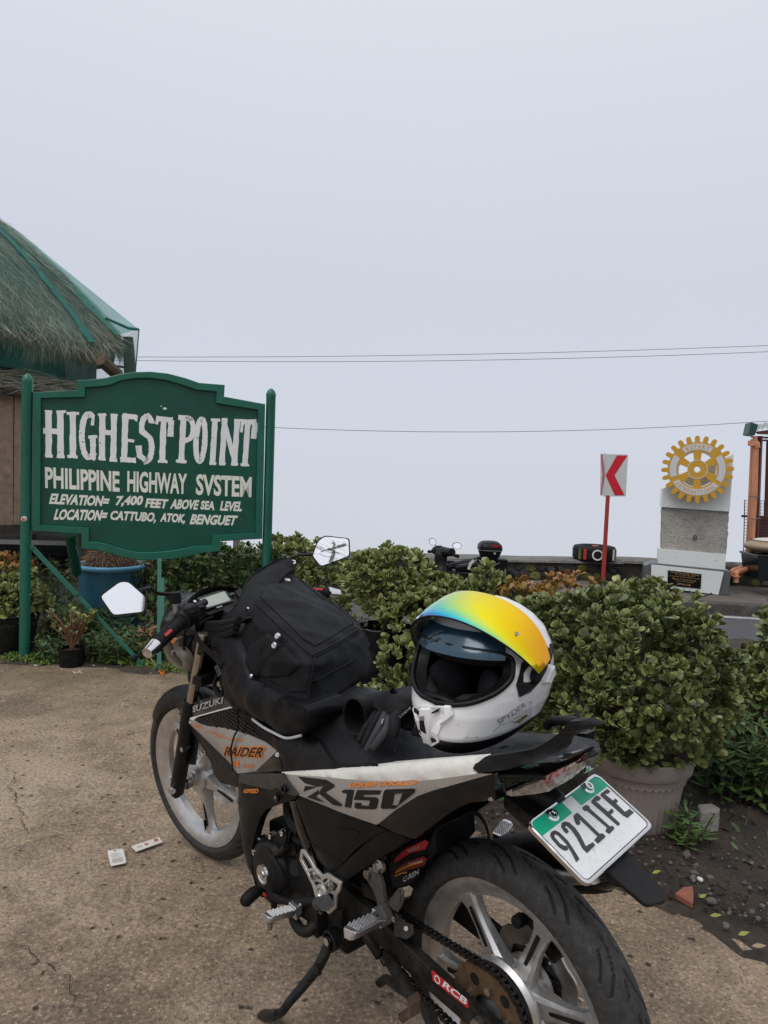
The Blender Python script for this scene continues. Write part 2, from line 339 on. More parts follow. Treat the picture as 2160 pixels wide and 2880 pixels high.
def thing(name, label, cat, loc=(0, 0, 0), rotz=0, group=None, mat=None):
    o = bpy.data.objects.new(name, None); o.empty_display_size = .1; COL.objects.link(o)
    if mat is not None: o.matrix_world = mat
    else: o.location = loc; o.rotation_euler = (0, 0, rotz)
    return top(o, label, cat, group)
def tree_copy(o, parent=None):
    c = o.copy(); COL.objects.link(c)
    if parent is not None: c.parent = parent
    for ch in list(o.children): tree_copy(ch, c)
    return c
def box(c, s, R=None):
    v = [V((a*2-1)*s[0]/2, (b_*2-1)*s[1]/2, (c_*2-1)*s[2]/2) for a in (0, 1) for b_ in (0, 1) for c_ in (0, 1)]
    if R is not None: v = [R @ x for x in v]
    v = [x+V(*c) for x in v]
    return v, [(0, 1, 3, 2), (4, 6, 7, 5), (0, 4, 5, 1), (2, 3, 7, 6), (0, 2, 6, 4), (1, 5, 7, 3)]
def frame(d):
    d = Vector(d).normalized(); a = V(0, 0, 1) if abs(d.z) < .9 else V(1, 0, 0)
    x = a.cross(d).normalized(); return x, d.cross(x), d
def ring(c, x, y, rx, ry, n, ph=0): return [Vector(c)+x*(cos(2*pi*i/n+ph)*rx)+y*(sin(2*pi*i/n+ph)*ry) for i in range(n)]
def loft(rings, cap=True, closed=False, wrap=True):
    n = len(rings[0]); v = [p for r in rings for p in r]; f = []
    m = len(rings)
    for i in range(m if closed else m-1):
        for j in range(n if wrap else n-1):
            a = i*n+j; b_ = i*n+(j+1) % n; c = ((i+1) % m)*n+(j+1) % n; d = ((i+1) % m)*n+j
            f.append((a, b_, c, d))
    if cap and not closed: f += [tuple(range(n))[::-1], tuple((m-1)*n+j for j in range(n))]
    return v, f
def smooth_path(pts, n=6):
    P = [Vector(p) for p in pts]; out = []
    if len(P) < 3: return P
    for i in range(len(P)-1):
        a = P[max(i-1, 0)]; b_ = P[i]; c = P[i+1]; d = P[min(i+2, len(P)-1)]
        for k in range(n):
            t = k/n; out.append(.5*((2*b_)+(-a+c)*t+(2*a-5*b_+4*c-d)*t*t+(-a+3*b_-3*c+d)*t*t*t))
    out.append(P[-1]); return out
def tube(pts, r, seg=10, smooth=0, flat=1.0, up=None, closed=False):
    P = [Vector(p) for p in pts]
    if smooth: 
        n0 = len(P); P = smooth_path(P, smooth)
        if hasattr(r, '__len__'): r = [r[min(int(i/smooth), n0-1)]*(1-(i % smooth)/smooth)+r[min(int(i/smooth)+1, n0-1)]*((i % smooth)/smooth) for i in range(len(P))]
    rs = r if hasattr(r, '__len__') else [r]*len(P)
    rings = []; x = None
    for i, p in enumerate(P):
        d = (P[(i+1) % len(P)]-P[i-1]) if closed else (P[min(i+1, len(P)-1)]-P[max(i-1, 0)])
        d.normalize()
        if x is None: x = frame(d)[0] if up is None else (Vector(up)-d*Vector(up).dot(d)).normalized()
        else: x = (x-d*x.dot(d)).normalized()
        y = d.cross(x); rings.append(ring(p, x, y, rs[i], rs[i]*flat, seg))
    return loft(rings, closed=closed)
def cyl(p0, p1, r0, r1=None, seg=16): return tube([p0, p1], [r0, r0 if r1 is None else r1], seg)
def lathe(prof, o=(0, 0, 0), axis=(0, 0, 1), seg=32, arc=None, cap=False):
    x, y, d = frame(axis); rings = []
    for r, h in prof: rings.append(ring(Vector(o)+d*h, x, y, r, r, seg))
    return loft(rings, cap)
def sphere(c, r, seg=16, rg=10, R=None):
    r = (r, r, r) if not hasattr(r, '__len__') else r; rings = []
    for i in range(1, rg):
        t = pi*i/rg; rings.append([V(cos(2*pi*j/seg)*sin(t)*r[0], sin(2*pi*j/seg)*sin(t)*r[1], -cos(t)*r[2]) for j in range(seg)])
    v = [p for q in rings for p in q]; f = []
    for i in range(rg-2):
        for j in range(seg): f.append((i*seg+j, i*seg+(j+1) % seg, (i+1)*seg+(j+1) % seg, (i+1)*seg+j))
    a = len(v); v += [V(0, 0, -r[2]), V(0, 0, r[2])]
    for j in range(seg): f += [(a, (j+1) % seg, j), (a+1, (rg-2)*seg+j, (rg-2)*seg+(j+1) % seg)]
    if R is not None: v = [R @ p for p in v]
    return [p+Vector(c) for p in v], f
def prism(poly, d):
    P = [Vector(p) for p in poly]; n = len(P); d = Vector(d)
    t = [tuple(q) for q in tessellate_polygon([P])]
    f = [q for q in t]+[tuple(i+n for i in q[::-1]) for q in t]+[(i, (i+1) % n, (i+1) % n+n, i+n) for i in range(n)]
    return P+[p+d for p in P], f
def ribbon(path, w, d, n=(0, 1, 0), closed=False):
    """flat bar of width w along a path lying square to n, d thick along n, mitred at the corners"""
    P = [Vector(p) for p in path]; n = Vector(n).normalized(); m = len(P); L, R = [], []
    ws = w if hasattr(w, '__len__') else [w]*m
    for i, p in enumerate(P):
        if closed: a = (p-P[i-1]).normalized(); c = (P[(i+1) % m]-p).normalized()
        else:
            a = (p-P[i-1]).normalized() if i else (P[1]-p).normalized(); c = (P[i+1]-p).normalized() if i < m-1 else a
        na = n.cross(a).normalized(); nc = n.cross(c).normalized(); k = na+nc
        if k.length < .3: k = na
        k.normalize(); s = 1/max(.45, k.dot(na)); L.append(p+k*ws[i]/2*s); R.append(p-k*ws[i]/2*s)
    v = L+R; v2 = [x+n*d for x in v]; o = 2*m; f = []
    rng = range(m if closed else m-1)
    for i in rng:
        j = (i+1) % m; f += [(i, j, m+j, m+i), (o+i, o+m+i, o+m+j, o+j), (i, o+i, o+j, j), (m+i, m+j, o+m+j, o+m+i)]
    if not closed: f += [(0, m, o+m, o), (m-1, o+m-1, o+2*m-1, 2*m-1)]
    return v+v2, f
FTX = {}
def text_tris(s, bold=0, spacing=1.0, res=3):
    k = (s, bold, spacing)
    if k in FTX: return FTX[k]
    cu = bpy.data.curves.new('t', 'FONT'); cu.body = s; cu.size = 1; cu.offset = bold; cu.space_character = spacing; cu.resolution_u = res; cu.fill_mode = 'FRONT'
    o = bpy.data.objects.new('t', cu); COL.objects.link(o); bpy.context.view_layer.update()
    me = bpy.data.meshes.new_from_object(o.evaluated_get(bpy.context.evaluated_depsgraph_get()))
    v = [tuple(p.co) for p in me.vertices]; f = [tuple(p.vertices) for p in me.polygons]
    bpy.data.objects.remove(o); bpy.data.curves.remove(cu); bpy.data.meshes.remove(me)
    x0 = min(p[0] for p in v); x1 = max(p[0] for p in v); y0 = min(p[1] for p in v); y1 = max(p[1] for p in v)
    v = [((p[0]-x0)/(x1-x0), (p[1]-y0)/(y1-y0)) for p in v]; FTX[k] = (v, f); return v, f
def text_on(s, p0, pu, pv, fy=None, bold=0, spacing=1.0, shear=0, off=.0, n=None, keep=None):
    """lettering fitted to the parallelogram p0 (lower left) pu (lower right) pv (upper left)"""
    v, f = text_tris(s, bold, spacing); p0, pu, pv = Vector(p0), Vector(pu), Vector(pv); a = pu-p0; b_ = pv-p0
    nn = a.cross(b_).normalized() if n is None else Vector(n); out = []
    for x, y in v:
        q = p0+a*(x+shear*y)+b_*y
        if fy is not None: q = V(q.x, fy(q.x, q.z)+off, q.z)
        else: q = q+nn*off
        out.append(q)
    return out, f
def strokes(paths, p0, pu, pv, w, d, n, step=.00012):
    p0, pu, pv = Vector(p0), Vector(pu), Vector(pv); g = []
    for i, pt in enumerate(paths):
        ww = w
        if isinstance(pt, tuple): pt, ww = pt
        P = [p0+(pu-p0)*x+(pv-p0)*y for x, y in pt]
        g.append(ribbon(P, ww, d+i*step, n))
    return g
def pillow(poly, side=1, th=.02, bulge=.008, edge=.02, grid=.02):
    """moulded panel: the outline's own depth, swelling smoothly inwards from a rounded edge, th thick behind"""
    P = [Vector(p) for p in poly]
    D = []
    for i, p in enumerate(P):
        q = P[(i+1) % len(P)]; k = max(1, int((q-p).length/grid)); D += [p.lerp(q, t/k) for t in range(k)]
    n = len(D); e2 = [V(p.x, p.z) for p in D]
    def inside(x, z):
        c = False; j = n-1
        for i in range(n):
            a, b_ = e2[i], e2[j]
            if (a.y > z) != (b_.y > z) and x < (b_.x-a.x)*(z-a.y)/(b_.y-a.y)+a.x: c = not c
            j = i
        return c
    def dist(x, z):
        m = 9; q = V(x, z)
        for i in range(n):
            a = e2[i]; ab = e2[(i+1) % n]-a; t = max(0, min(1, (q-a).dot(ab)/max(1e-12, ab.dot(ab)))); m = min(m, (a+ab*t-q).length)
        return m
    def base(x, z):
        sw = sy = 0
        for p in P:
            w = 1/((p.x-x)**2+(p.z-z)**2+1e-6); sw += w; sy += w*p.y
        return sy/sw
    def fy(x, z): return base(x, z)+side*bulge*(1-math.exp(-dist(x, z)/edge)) if inside(x, z) else base(x, z)
    x0, x1 = min(p.x for p in P), max(p.x for p in P); z0, z1 = min(p.z for p in P), max(p.z for p in P)
    pts = list(e2); gx = x0+grid/2
    while gx < x1:
        gz = z0+grid/2
        while gz < z1:
            if inside(gx, gz) and dist(gx, gz) > grid*.35: pts.append(V(gx, gz))
            gz += grid
        gx += grid
    r = delaunay_2d_cdt(pts, [], [list(range(n))], 1, 1e-6)
    v2, fc = r[0], r[2]
    front = [V(p.x, D[i].y if i < n else fy(p.x, p.y), p.y) for i, p in enumerate(v2)]
    m = len(front); back = [V(D[i].x, D[i].y-side*th, D[i].z) for i in range(n)]
    f = [tuple(q) for q in fc]+[(i, (i+1) % n, m+(i+1) % n, m+i) for i in range(n)]
    t = tessellate_polygon([back]); f += [tuple(m+i for i in q) for q in t]
    return (front+back, f), fy
def mirror_geo(g): return [V(p[0], -p[1], p[2]) for p in g[0]], [q[::-1] for q in g[1]]
def set_attr(o, name, vals):
    a = o.data.attributes.new(name, 'FLOAT', 'POINT'); a.data.foreach_set('value', vals)
MAT['lamp_grey'] = M_('lamp_grey', (.20, .18, .155), .35, coat=.4, var=.15)
MAT['chain_steel'] = M_('chain_steel', (.055, .052, .05), .30, metal=.9, dust=.5, dustcol=(.02, .018, .016), vs=120, var=.4)
MAT['engine_black'] = M_('engine_black', (.013, .013, .0135), .38, var=.3, dust=.25, dustcol=(.05, .045, .04), vs=40, bscale=500, bs_=.3)
MAT['worn_dark'] = M_('worn_dark', (.075, .073, .07), .55, metal=.4, dust=.5, dustcol=(.03, .028, .026), vs=90, bscale=300, bs_=.5)
MAT['peg_alloy'] = M_('peg_alloy', (.62, .62, .63), .33, metal=.9, dust=.25, dustcol=(.25, .22, .2), vs=120)
MAT['side_stand_black'] = M_('side_stand_black', (.016, .017, .018), .34, dust=.3, vs=60, bscale=250, bs_=.4)
MAT['spar_black'] = M_('spar_black', (.016, .016, .016), .5, dust=.12, vs=20, spec=.15)
MAT['decal_dark'] = M_('decal_dark', (.026, .024, .0225), .35, var=.08)
MAT['decal_dark_red'] = M_('decal_dark_red', (.16, .012, .012), .35, var=.4, vs=60)
MAT['matt_rail'] = M_('matt_rail', (.022, .023, .026), .42, rain=.35, rscale=160, bscale=700, bs_=.3)
MAT['shade_blue'] = M_('shade_blue', (.022, .06, .095), .2, coat=.6, metal=.3, var=.1)
MAT['shade_dark'] = M_('shade_dark', (.012, .03, .045), .3)
MAT['dry_tan'] = M_('dry_tan', (.34, .25, .15), .7)

m, b, bs = newmat('tread_rubber'); co = coords(b); at = b.add('ShaderNodeAttribute'); at.attribute_name = 'groove'
n = noi(b, co, 70, 7, .7); n2 = noi(b, co, 400, 3)
c = ramp(b, n.outputs[0], [(.35, (.018, .018, .0185)), (.62, (.040, .038, .036)), (.78, (.11, .10, .09))]).outputs[0]
c = mixc(b, ramp(b, n2.outputs[0], [(.66, 0.), (.74, .5)]).outputs[0], c, (.17, .155, .14))
c = mixc(b, mth(b, 'MULTIPLY', at.outputs['Fac'], .9), c, (.004, .004, .004)); b.link(c, bs.inputs['Base Color'])
bs.inputs['Roughness'].default_value = .62; bs.inputs['Specular IOR Level'].default_value = .4; bump(b, bs, n2.outputs[0], .4, .001); MAT['tread'] = m


# ================================================================== SETTING
def sheet(name, outline, z, mat, res=0, amp=0, kind='structure', seed=0, freq=3):
    """flat or gently uneven sheet filling an outline"""
    P = [V(p[0], p[1]) for p in outline]
    if not res:
        t = tessellate_polygon([[V(p.x, p.y, 0) for p in P]]); return new(name, ([V(p.x, p.y, z) for p in P], [tuple(q) for q in t]), mat, kind=kind)
    D = []
    for i, p in enumerate(P):
        q = P[(i+1) % len(P)]; k = max(1, int((q-p).length/res)); D += [p.lerp(q, j/k) for j in range(k)]
    n = len(D); pts = list(D); x0, x1 = min(p.x for p in P), max(p.x for p in P); y0, y1 = min(p.y for p in P), max(p.y for p in P)
    def ins(x, y):
        c = False; j = n-1
        for i in range(n):
            a, b_ = D[i], D[j]
            if (a.y > y) != (b_.y > y) and x < (b_.x-a.x)*(y-a.y)/(b_.y-a.y)+a.x: c = not c
            j = i
        return c
    gx = x0
    while gx < x1:
        gy = y0
        while gy < y1:
            x, y = gx+rnd.uniform(-.2, .2)*res, gy+rnd.uniform(-.2, .2)*res
            if ins(x, y): pts.append(V(x, y))
            gy += res
        gx += res
    r = delaunay_2d_cdt(pts, [], [list(range(n))], 1, 1e-6)
    v = [V(p.x, p.y, z+(0 if i < n else amp*(.45+noise.noise(V(p.x*freq, p.y*freq, seed))+.5*noise.noise(V(p.x*freq*3.1, p.y*freq*3.1, seed+4))))) for i, p in enumerate(r[0])]
    return new(name, (v, r[2]), mat, smooth=True, angle=180, kind=kind)

# the mountain top: level by the lay-by, dropping away behind the parapet into the fog
gv, gf = [], []
xs = [-900, -300, -100, -40, -15, -6, 0, 6, 15, 40, 100, 300, 900]
ys = [(-900, -40), (-200, -8), (-60, -1), (-20, -.06), (-6, -.03), (4.6, -.03), (6.2, -.26), (9.9, -.27), (10.6, -.6), (13, -3.2), (30, -22), (120, -90), (500, -240), (1500, -420)]
for y, z in ys:
    for x in xs: gv.append((x, y, z-(abs(x)/300.0)**1.3*14))
nx = len(xs)
for j in range(len(ys)-1):
    for i in range(nx-1): gf.append((j*nx+i, j*nx+i+1, (j+1)*nx+i+1, (j+1)*nx+i))
new('ground', (gv, gf), 'grassland', smooth=True, angle=180, kind='structure')
apron = [(-9, -5), (6, -5), (6, -2.0), (2.6, .9), *[p[:2] for p in [(1.071,1.868,0.0),(1.064,1.93,0.0),(1.045,1.973,0.0),(1.009,1.987,0.0),(0.981,2.015,0.0),(0.956,2.061,0.0),(0.925,2.077,0.0),(0.898,2.126,0.0)]], *[p[:2] for p in [(0.66,2.361,0.0),(0.463,2.497,0.0),(0.269,2.589,0.0)]], (.0, 2.95), (-.3, 3.5), (-.7, 4.05), (-1.0, 4.3), *[p[:2] for p in [(-1.175,4.405,0.0),(-1.303,4.388,0.0),(-1.536,4.465,0.0),(-1.831,4.453,0.0),(-2.054,4.45,0.0),(-2.282,4.532,0.0),(-2.403,4.544,0.0)]], (-3.6, 4.62), (-9, 5.0)]
yard = sheet('concrete_apron', apron, 0.0, 'ground', res=.13, amp=.006, freq=1.7)
soil = [(-9, 4.9), (-3.6, 4.50), (-2.3, 4.38), (-1.2, 4.25), (-.9, 4.0), (-.4, 3.3), (-.1, 2.8), (.25, 2.45), (.55, 2.34), (.9, 2.05), (1.1, 1.75), (2.7, .7), (6, -2.2), (6, 5.7), (3, 5.9), (0, 6.2), (-9, 7)]
sheet('soil_bed', soil, -.012, 'dirt', res=.10, amp=.034, seed=3, freq=4)
road = [(-40, 10.6), (-.1, 6.55), (3.0, 6.22), (40, 2.4), (40, 3.92), (4.058, 8.06), (-.473, 8.585), (-40, 13.2)]
sheet('road', road, -.216, 'asphalt')
def strip(a, b_, w, z, name, mat):
    a, b_ = V(*a), V(*b_); d = (b_-a).normalized(); n = V(-d.y, d.x)*w
    return sheet(name, [a, b_, b_+n, a+n], z, mat)
strip((-20, 10.62), (20, 6.02), .11, -.2115, 'road_line', 'line_paint')
# kerb and pavement
ka, kb = V(-40, 13.2), V(40, 3.92)
def roadside(y_off, z0, z1, w, name, mat):
    """block running along the road, y_off beyond the kerb line"""
    pts = [(-14, 10.155), (-.473, 8.585), (4.058, 8.06), (14, 6.91)]
    rings = []
    P = smooth_path([V(x, y, 0) for x, y in pts], 14)
    for i, p in enumerate(P):
        d = (P[min(i+1, len(P)-1)]-P[max(i-1, 0)]).normalized(); n = V(-d.y, d.x, 0); a = p+n*y_off; b_ = p+n*(y_off+w)
        k = .006*noise.noise(V(p.x*3, y_off, 1))
        rings.append([a+V(0, 0, z0), a+n*.008+V(0, 0, z1-.012+k), a+n*.02+V(0, 0, z1+k), b_+V(0, 0, z1+k), b_+V(0, 0, z0)])
    return new(name, loft(rings), mat, kind='structure', smooth=True)
roadside(0, -.26, -.092, .17, 'kerb', 'kerb')
roadside(.172, -.3, -.098, 1.6, 'pavement', 'pavement')

# low parapet of rough dark stone with faded yellow stripes and a grey coping
wall = thing('parapet_wall', 'low dark stone parapet with faded yellow diagonal stripes and a grey coping, at the far side of the road', 'wall', (0, 0, 0))
WPT = smooth_path([V(-7.5, 8.95, 0), V(-3, 8.98, 0), V(-.6, 9.07, 0), V(1.557, 9.33, 0), V(3.04, 9.54, 0), V(3.9, 9.62, 0), V(9.5, 8.9, 0)], 16)
WLEN = [0]
for i in range(1, len(WPT)): WLEN.append(WLEN[-1]+(WPT[i]-WPT[i-1]).length)
def wall_at(s):
    for i in range(len(WLEN)-1):
        if s <= WLEN[i+1]:
            t = (s-WLEN[i])/(WLEN[i+1]-WLEN[i]); d = (WPT[i+1]-WPT[i]).normalized(); return WPT[i].lerp(WPT[i+1], t), d
    return WPT[-1], (WPT[-1]-WPT[-2]).normalized()
rings = []; caps = []
for i, p in enumerate(WPT):
    d = (WPT[min(i+1, len(WPT)-1)]-WPT[max(i-1, 0)]).normalized(); n = V(-d.y, d.x, 0)
    a, b_ = p+n*.03, p+n*.36
    rings.append([a+V(0, 0, -.4), a+V(0, 0, .135), b_+V(0, 0, .135), b_+V(0, 0, -.9)])
    h = .17+.012*noise.noise(V(p.x*1.3, 0, 5)); h2 = h+.012*noise.noise(V(p.x*4, 2, 5))
    a2, b2 = p-n*.02, p+n*.40
    caps.append([a2+V(0, 0, .137), a2+n*.01+V(0, 0, h2-.006), a2+n*.04+V(0, 0, h2+.006), b2-n*.04+V(0, 0, h+.01), b2+V(0, 0, h), b2+V(0, 0, .137)])
new('core', loft(rings), 'dark_stone_b', wall); new('coping', loft(caps), 'cap_grey', wall, smooth=True)
# stones: irregular convex blocks set proud of the mortar, each one a part
stone_meshes = {}
def stone_mesh(k, mat):
    key = (k, mat)
    if key not in stone_meshes:
        r = random.Random(k); v = []
        n = r.choice((5, 6, 7)); 
        ringo = [(cos(2*pi*i/n+r.uniform(-.25, .25))*r.uniform(.85, 1.1), sin(2*pi*i/n+r.uniform(-.2, .2))*r.uniform(.85, 1.1)) for i in range(n)]
        v += [V(x, .5, z) for x, z in ringo]+[V(x*.95, -.15, z*.95) for x, z in ringo]+[V(x*.6, -.5+r.uniform(-.2, .2), z*.6) for x, z in ringo]
        f = [(i, (i+1) % n, n+(i+1) % n, n+i) for i in range(n)]+[(n+i, n+(i+1) % n, 2*n+(i+1) % n, 2*n+i) for i in range(n)]+[tuple(2*n+i for i in range(n))]
        me = bpy.data.meshes.new('stone'); me.from_pydata([tuple(x) for x in v], [], f); me.materials.append(MAT[mat])
        bm = bmesh.new(); bm.from_mesh(me); bmesh.ops.recalc_face_normals(bm, faces=bm.faces); bm.to_mesh(me); bm.free(); me.shade_smooth(); me.set_sharp_from_angle(angle=radians(50))
        stone_meshes[key] = me
    return stone_meshes[key]
def put_stone(parent, c, d, sx, sz, sy, mat, name='stone'):
    o = bpy.data.objects.new(name, stone_mesh(rnd.randrange(7), mat)); COL.objects.link(o); o.parent = parent
    o.location = c; o.rotation_euler = (0, rnd.uniform(-.25, .25), atan2(d.y, d.x)); o.scale = (sx, sy, sz); return o
s = 2.0; cnt = 0
while s < WLEN[-1]-.3:
    for row in range(2):
        z = -.045+row*.11+rnd.uniform(-.012, .012); ss = s+row*.07
        p, d = wall_at(ss); n = V(-d.y, d.x, 0)
        if 3.25 < p.x < 4.25: continue
        ph = ((ss-2)*1.0+z*1.3) % .74
        y = 'stone_yellow' if ph < .2 and p.x > -1 else rnd.choice(('dark_stone', 'dark_stone', 'dark_stone_b'))
        if p.x > 4.2 and rnd.random() < .35: y = 'pavement'
        put_stone(wall, p+n*.045+V(0, 0, z), d, rnd.uniform(.082, .105), rnd.uniform(.064, .080), rnd.uniform(.05, .11), y); cnt += 1
    s += .142

# cracks in the concrete: jagged dark grooves
def crack(pts, w, nm='ground_crack', seed=1):
    r = random.Random(seed); P = [V(*p) for p in pts]; D = []
    for i in range(len(P)-1):
        k = max(2, int((P[i+1]-P[i]).length/.018))
        for j in range(k):
            q = P[i].lerp(P[i+1], j/k); D.append(q+V(r.uniform(-1, 1)*.008+.022*noise.noise(q*14), r.uniform(-1, 1)*.008+.022*noise.noise(q*14+V(9, 9, 9)), 0))
    D.append(P[-1]); n = len(D); ws = [w*.62*r.uniform(.15, 1.3)*min(1, 4*min(i, n-1-i)/n+.15) for i in range(n)]
    v = []; f = []
    for i, p in enumerate(D):
        d = (D[min(i+1, n-1)]-D[max(i-1, 0)]).normalized(); q = V(-d.y, d.x, 0); z = .0065+.006*(.45+noise.noise(V(p.x*1.7, p.y*1.7, 0))+.5*noise.noise(V(p.x*1.7*3.1, p.y*1.7*3.1, 4)))
        v += [V(p.x+q.x*ws[i], p.y+q.y*ws[i], max(z, .004)), V(p.x-q.x*ws[i], p.y-q.y*ws[i], max(z, .004))]
        if i: f.append((2*i-2, 2*i-1, 2*i+1, 2*i))
    return new(nm, (v, f), 'crack_dark', kind='structure')
MAT['crack_dark'] = M_('crack_dark', (.045, .036, .028), .95, var=.4, vs=90)
crack([(-1.543,2.921,0.0),(-1.447,2.866,0.0),(-1.394,2.736,0.0),(-1.331,2.631,0.0),(-1.25,2.511,0.0),(-1.184,2.423,0.0),(-1.137,2.34,0.0)], .003, seed=1)
crack([(-1.137,2.34,0.0),(-1.164,2.297,0.0),(-1.19,2.255,0.0)], .0028, seed=2)
crack([(-1.137,2.34,0.0),(-1.088,2.375,0.0),(-1.038,2.412,0.0),(-0.976,2.45,0.0),(-0.916,2.501,0.0),(-0.873,2.528,0.0)], .0026, seed=3)
crack([(-0.931,1.84,0.0),(-0.868,1.799,0.0),(-0.806,1.765,0.0),(-0.751,1.716,0.0),(-0.729,1.683,0.0),(-0.698,1.658,0.0),(-0.677,1.627,0.0),(-0.657,1.583,0.0)], .0032, seed=4)
crack([(-0.817,1.789,0.0),(-0.802,1.802,0.0),(-0.795,1.835,0.0),(-0.815,1.84,0.0)], .002, seed=5)
crack([(-0.848,2.683,0.0),(-0.826,2.645,0.0),(-0.785,2.622,0.0),(-0.759,2.573,0.0)], .0016, seed=6)
crack([(-0.439,2.239,0.0),(-0.402,2.29,0.0),(-0.365,2.322,0.0)], .0016, seed=7)

# ---------------------------------------------------------------- distant cables
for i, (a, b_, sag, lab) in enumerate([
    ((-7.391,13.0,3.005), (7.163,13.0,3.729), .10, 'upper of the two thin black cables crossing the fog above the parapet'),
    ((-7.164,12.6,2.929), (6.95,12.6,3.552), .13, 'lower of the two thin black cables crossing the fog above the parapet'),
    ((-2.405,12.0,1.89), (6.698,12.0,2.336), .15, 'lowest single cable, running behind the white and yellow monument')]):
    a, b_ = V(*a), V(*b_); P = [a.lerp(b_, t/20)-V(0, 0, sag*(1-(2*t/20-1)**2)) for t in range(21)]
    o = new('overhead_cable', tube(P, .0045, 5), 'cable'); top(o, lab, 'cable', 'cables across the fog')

# ================================================================== THE SIGN BOARD
SGN = Matrix.Translation((-2.262, 4.5, 0)) @ Matrix.Rotation(radians(18.8805), 4, 'Z')
SGI = SGN.inverted()
sgn = thing('sign_board', 'large green painted board lettered HIGHEST POINT PHILIPPINE HIGHWAY SYSTEM between two pointed green posts', 'sign', mat=SGN)
OUT = [(0.0745,-0.012,1.6749),(0.1972,-0.012,1.6896),(0.3232,-0.012,1.7046),(0.3225,-0.012,1.7664),(0.4123,-0.012,1.7783),(0.493,-0.012,1.795),(0.5744,-0.012,1.8249),(0.6672,-0.012,1.8439),(0.7613,-0.012,1.8533),(0.8676,-0.012,1.8493),(0.9758,-0.012,1.8286),(1.0637,-0.012,1.8037),(1.1411,-0.012,1.8025),(1.2305,-0.012,1.8021),(1.2278,-0.012,1.7247),(1.3633,-0.012,1.7084),(1.5024,-0.012,1.6918),(1.5053,-0.012,1.2306),(1.5069,-0.012,0.7735),(1.3635,-0.012,0.7648),(1.2261,-0.012,0.7551),(1.2253,-0.012,0.6887),(1.0981,-0.012,0.6774),(1.0096,-0.012,0.6524),(0.9111,-0.012,0.6357),(0.8028,-0.012,0.6307),(0.696,-0.012,0.6336),(0.5904,-0.012,0.6566),(0.507,-0.012,0.6825),(0.4451,-0.012,0.6982),(0.3616,-0.012,0.7071),(0.3575,-0.012,0.8004),(0.2125,-0.012,0.8105),(0.0753,-0.012,0.8182),(0.0743,-0.012,1.2687)]
INN = [(0.118,-0.012,1.641),(0.2446,-0.012,1.6535),(0.3705,-0.012,1.665),(0.3698,-0.012,1.7249),(0.433,-0.012,1.7326),(0.5089,-0.012,1.7465),(0.5852,-0.012,1.7845),(0.6678,-0.012,1.8036),(0.741,-0.012,1.8112),(0.847,-0.012,1.8069),(0.955,-0.012,1.7825),(1.0427,-0.012,1.7574),(1.1089,-0.012,1.7552),(1.1778,-0.012,1.7531),(1.1773,-0.012,1.6783),(1.313,-0.012,1.664),(1.457,-0.012,1.6497),(1.4598,-0.012,1.2291),(1.4612,-0.012,0.8111),(1.3221,-0.012,0.8033),(1.1742,-0.012,0.7956),(1.1712,-0.012,0.726),(1.0526,-0.012,0.7213),(0.9756,-0.012,0.703),(0.8883,-0.012,0.6894),(0.7912,-0.012,0.6817),(0.6952,-0.012,0.6831),(0.6002,-0.012,0.7057),(0.5166,-0.012,0.7347),(0.4547,-0.012,0.7479),(0.4037,-0.012,0.7533),(0.4027,-0.012,0.8391),(0.2618,-0.012,0.8467),(0.1198,-0.012,0.8551),(0.1188,-0.012,1.2704)]
new('board', prism([V(p[0], p[1]+.010, p[2]) for p in OUT], (0, .012, 0)), 'sign_green_dark', sgn)
n = len(OUT); tr = []
for i in range(n):
    a, b_ = V(*OUT[i]), V(*INN[i]); k = (b_-a).normalized()*.004
    tr.append([a+V(0, .0095, 0), a+V(0, -.012, 0), a+k+V(0, -.015, 0), b_-k+V(0, -.015, 0), b_+V(0, -.010, 0), b_+V(0, .0095, 0)])
new('trim_frame', loft(tr, closed=True), 'sign_green', sgn, smooth=True, angle=30)
def post(x0, z1, name='post', r=.0325, lean=0):
    P = [(r, 0), (r, z1-.055), (r*1.04, z1-.05), (r*1.04, z1-.035), (r*.72, z1-.012), (r*.3, z1), (.001, z1+.003)]
    return new(name, lathe(P, (x0, 0, 0), (lean, 0, 1), 20), 'sign_green', sgn, smooth=True, angle=40)
post(.05-.018, 1.787, lean=.004); post(1.545, 1.80)
BR0 = SGI @ V(*(-1.432,4.411,0.0)); BT0 = V(*(0.0752,-0.045,0.7188))
bd = (BR0-BT0)
m1 = BT0+bd*.40
new('brace', [ribbon([BT0, m1], .030, .006, (.35, 1, .0)), ribbon([m1+V(0, .007, 0), BR0], .024, .006, (.35, 1, .0)), cyl(BT0+V(0, -.012, 0), BT0+V(0, .02, 0), .011, seg=10), cyl(m1+V(0, -.008, 0)-bd*.01, m1+V(0, .01, 0)-bd*.01, .006, seg=8)], 'sign_green', sgn, bevel=.0015)
LG = SGI @ V(*(-1.342,4.383,0.0)); LT = V(*(0.8348,-0.02,0.6395))
new('leg', [box((LT+LG)/2, (.026, .016, (LT-LG).length), (LT-LG).to_track_quat('Z', 'Y').to_matrix())], 'sign_green', sgn, bevel=.001)
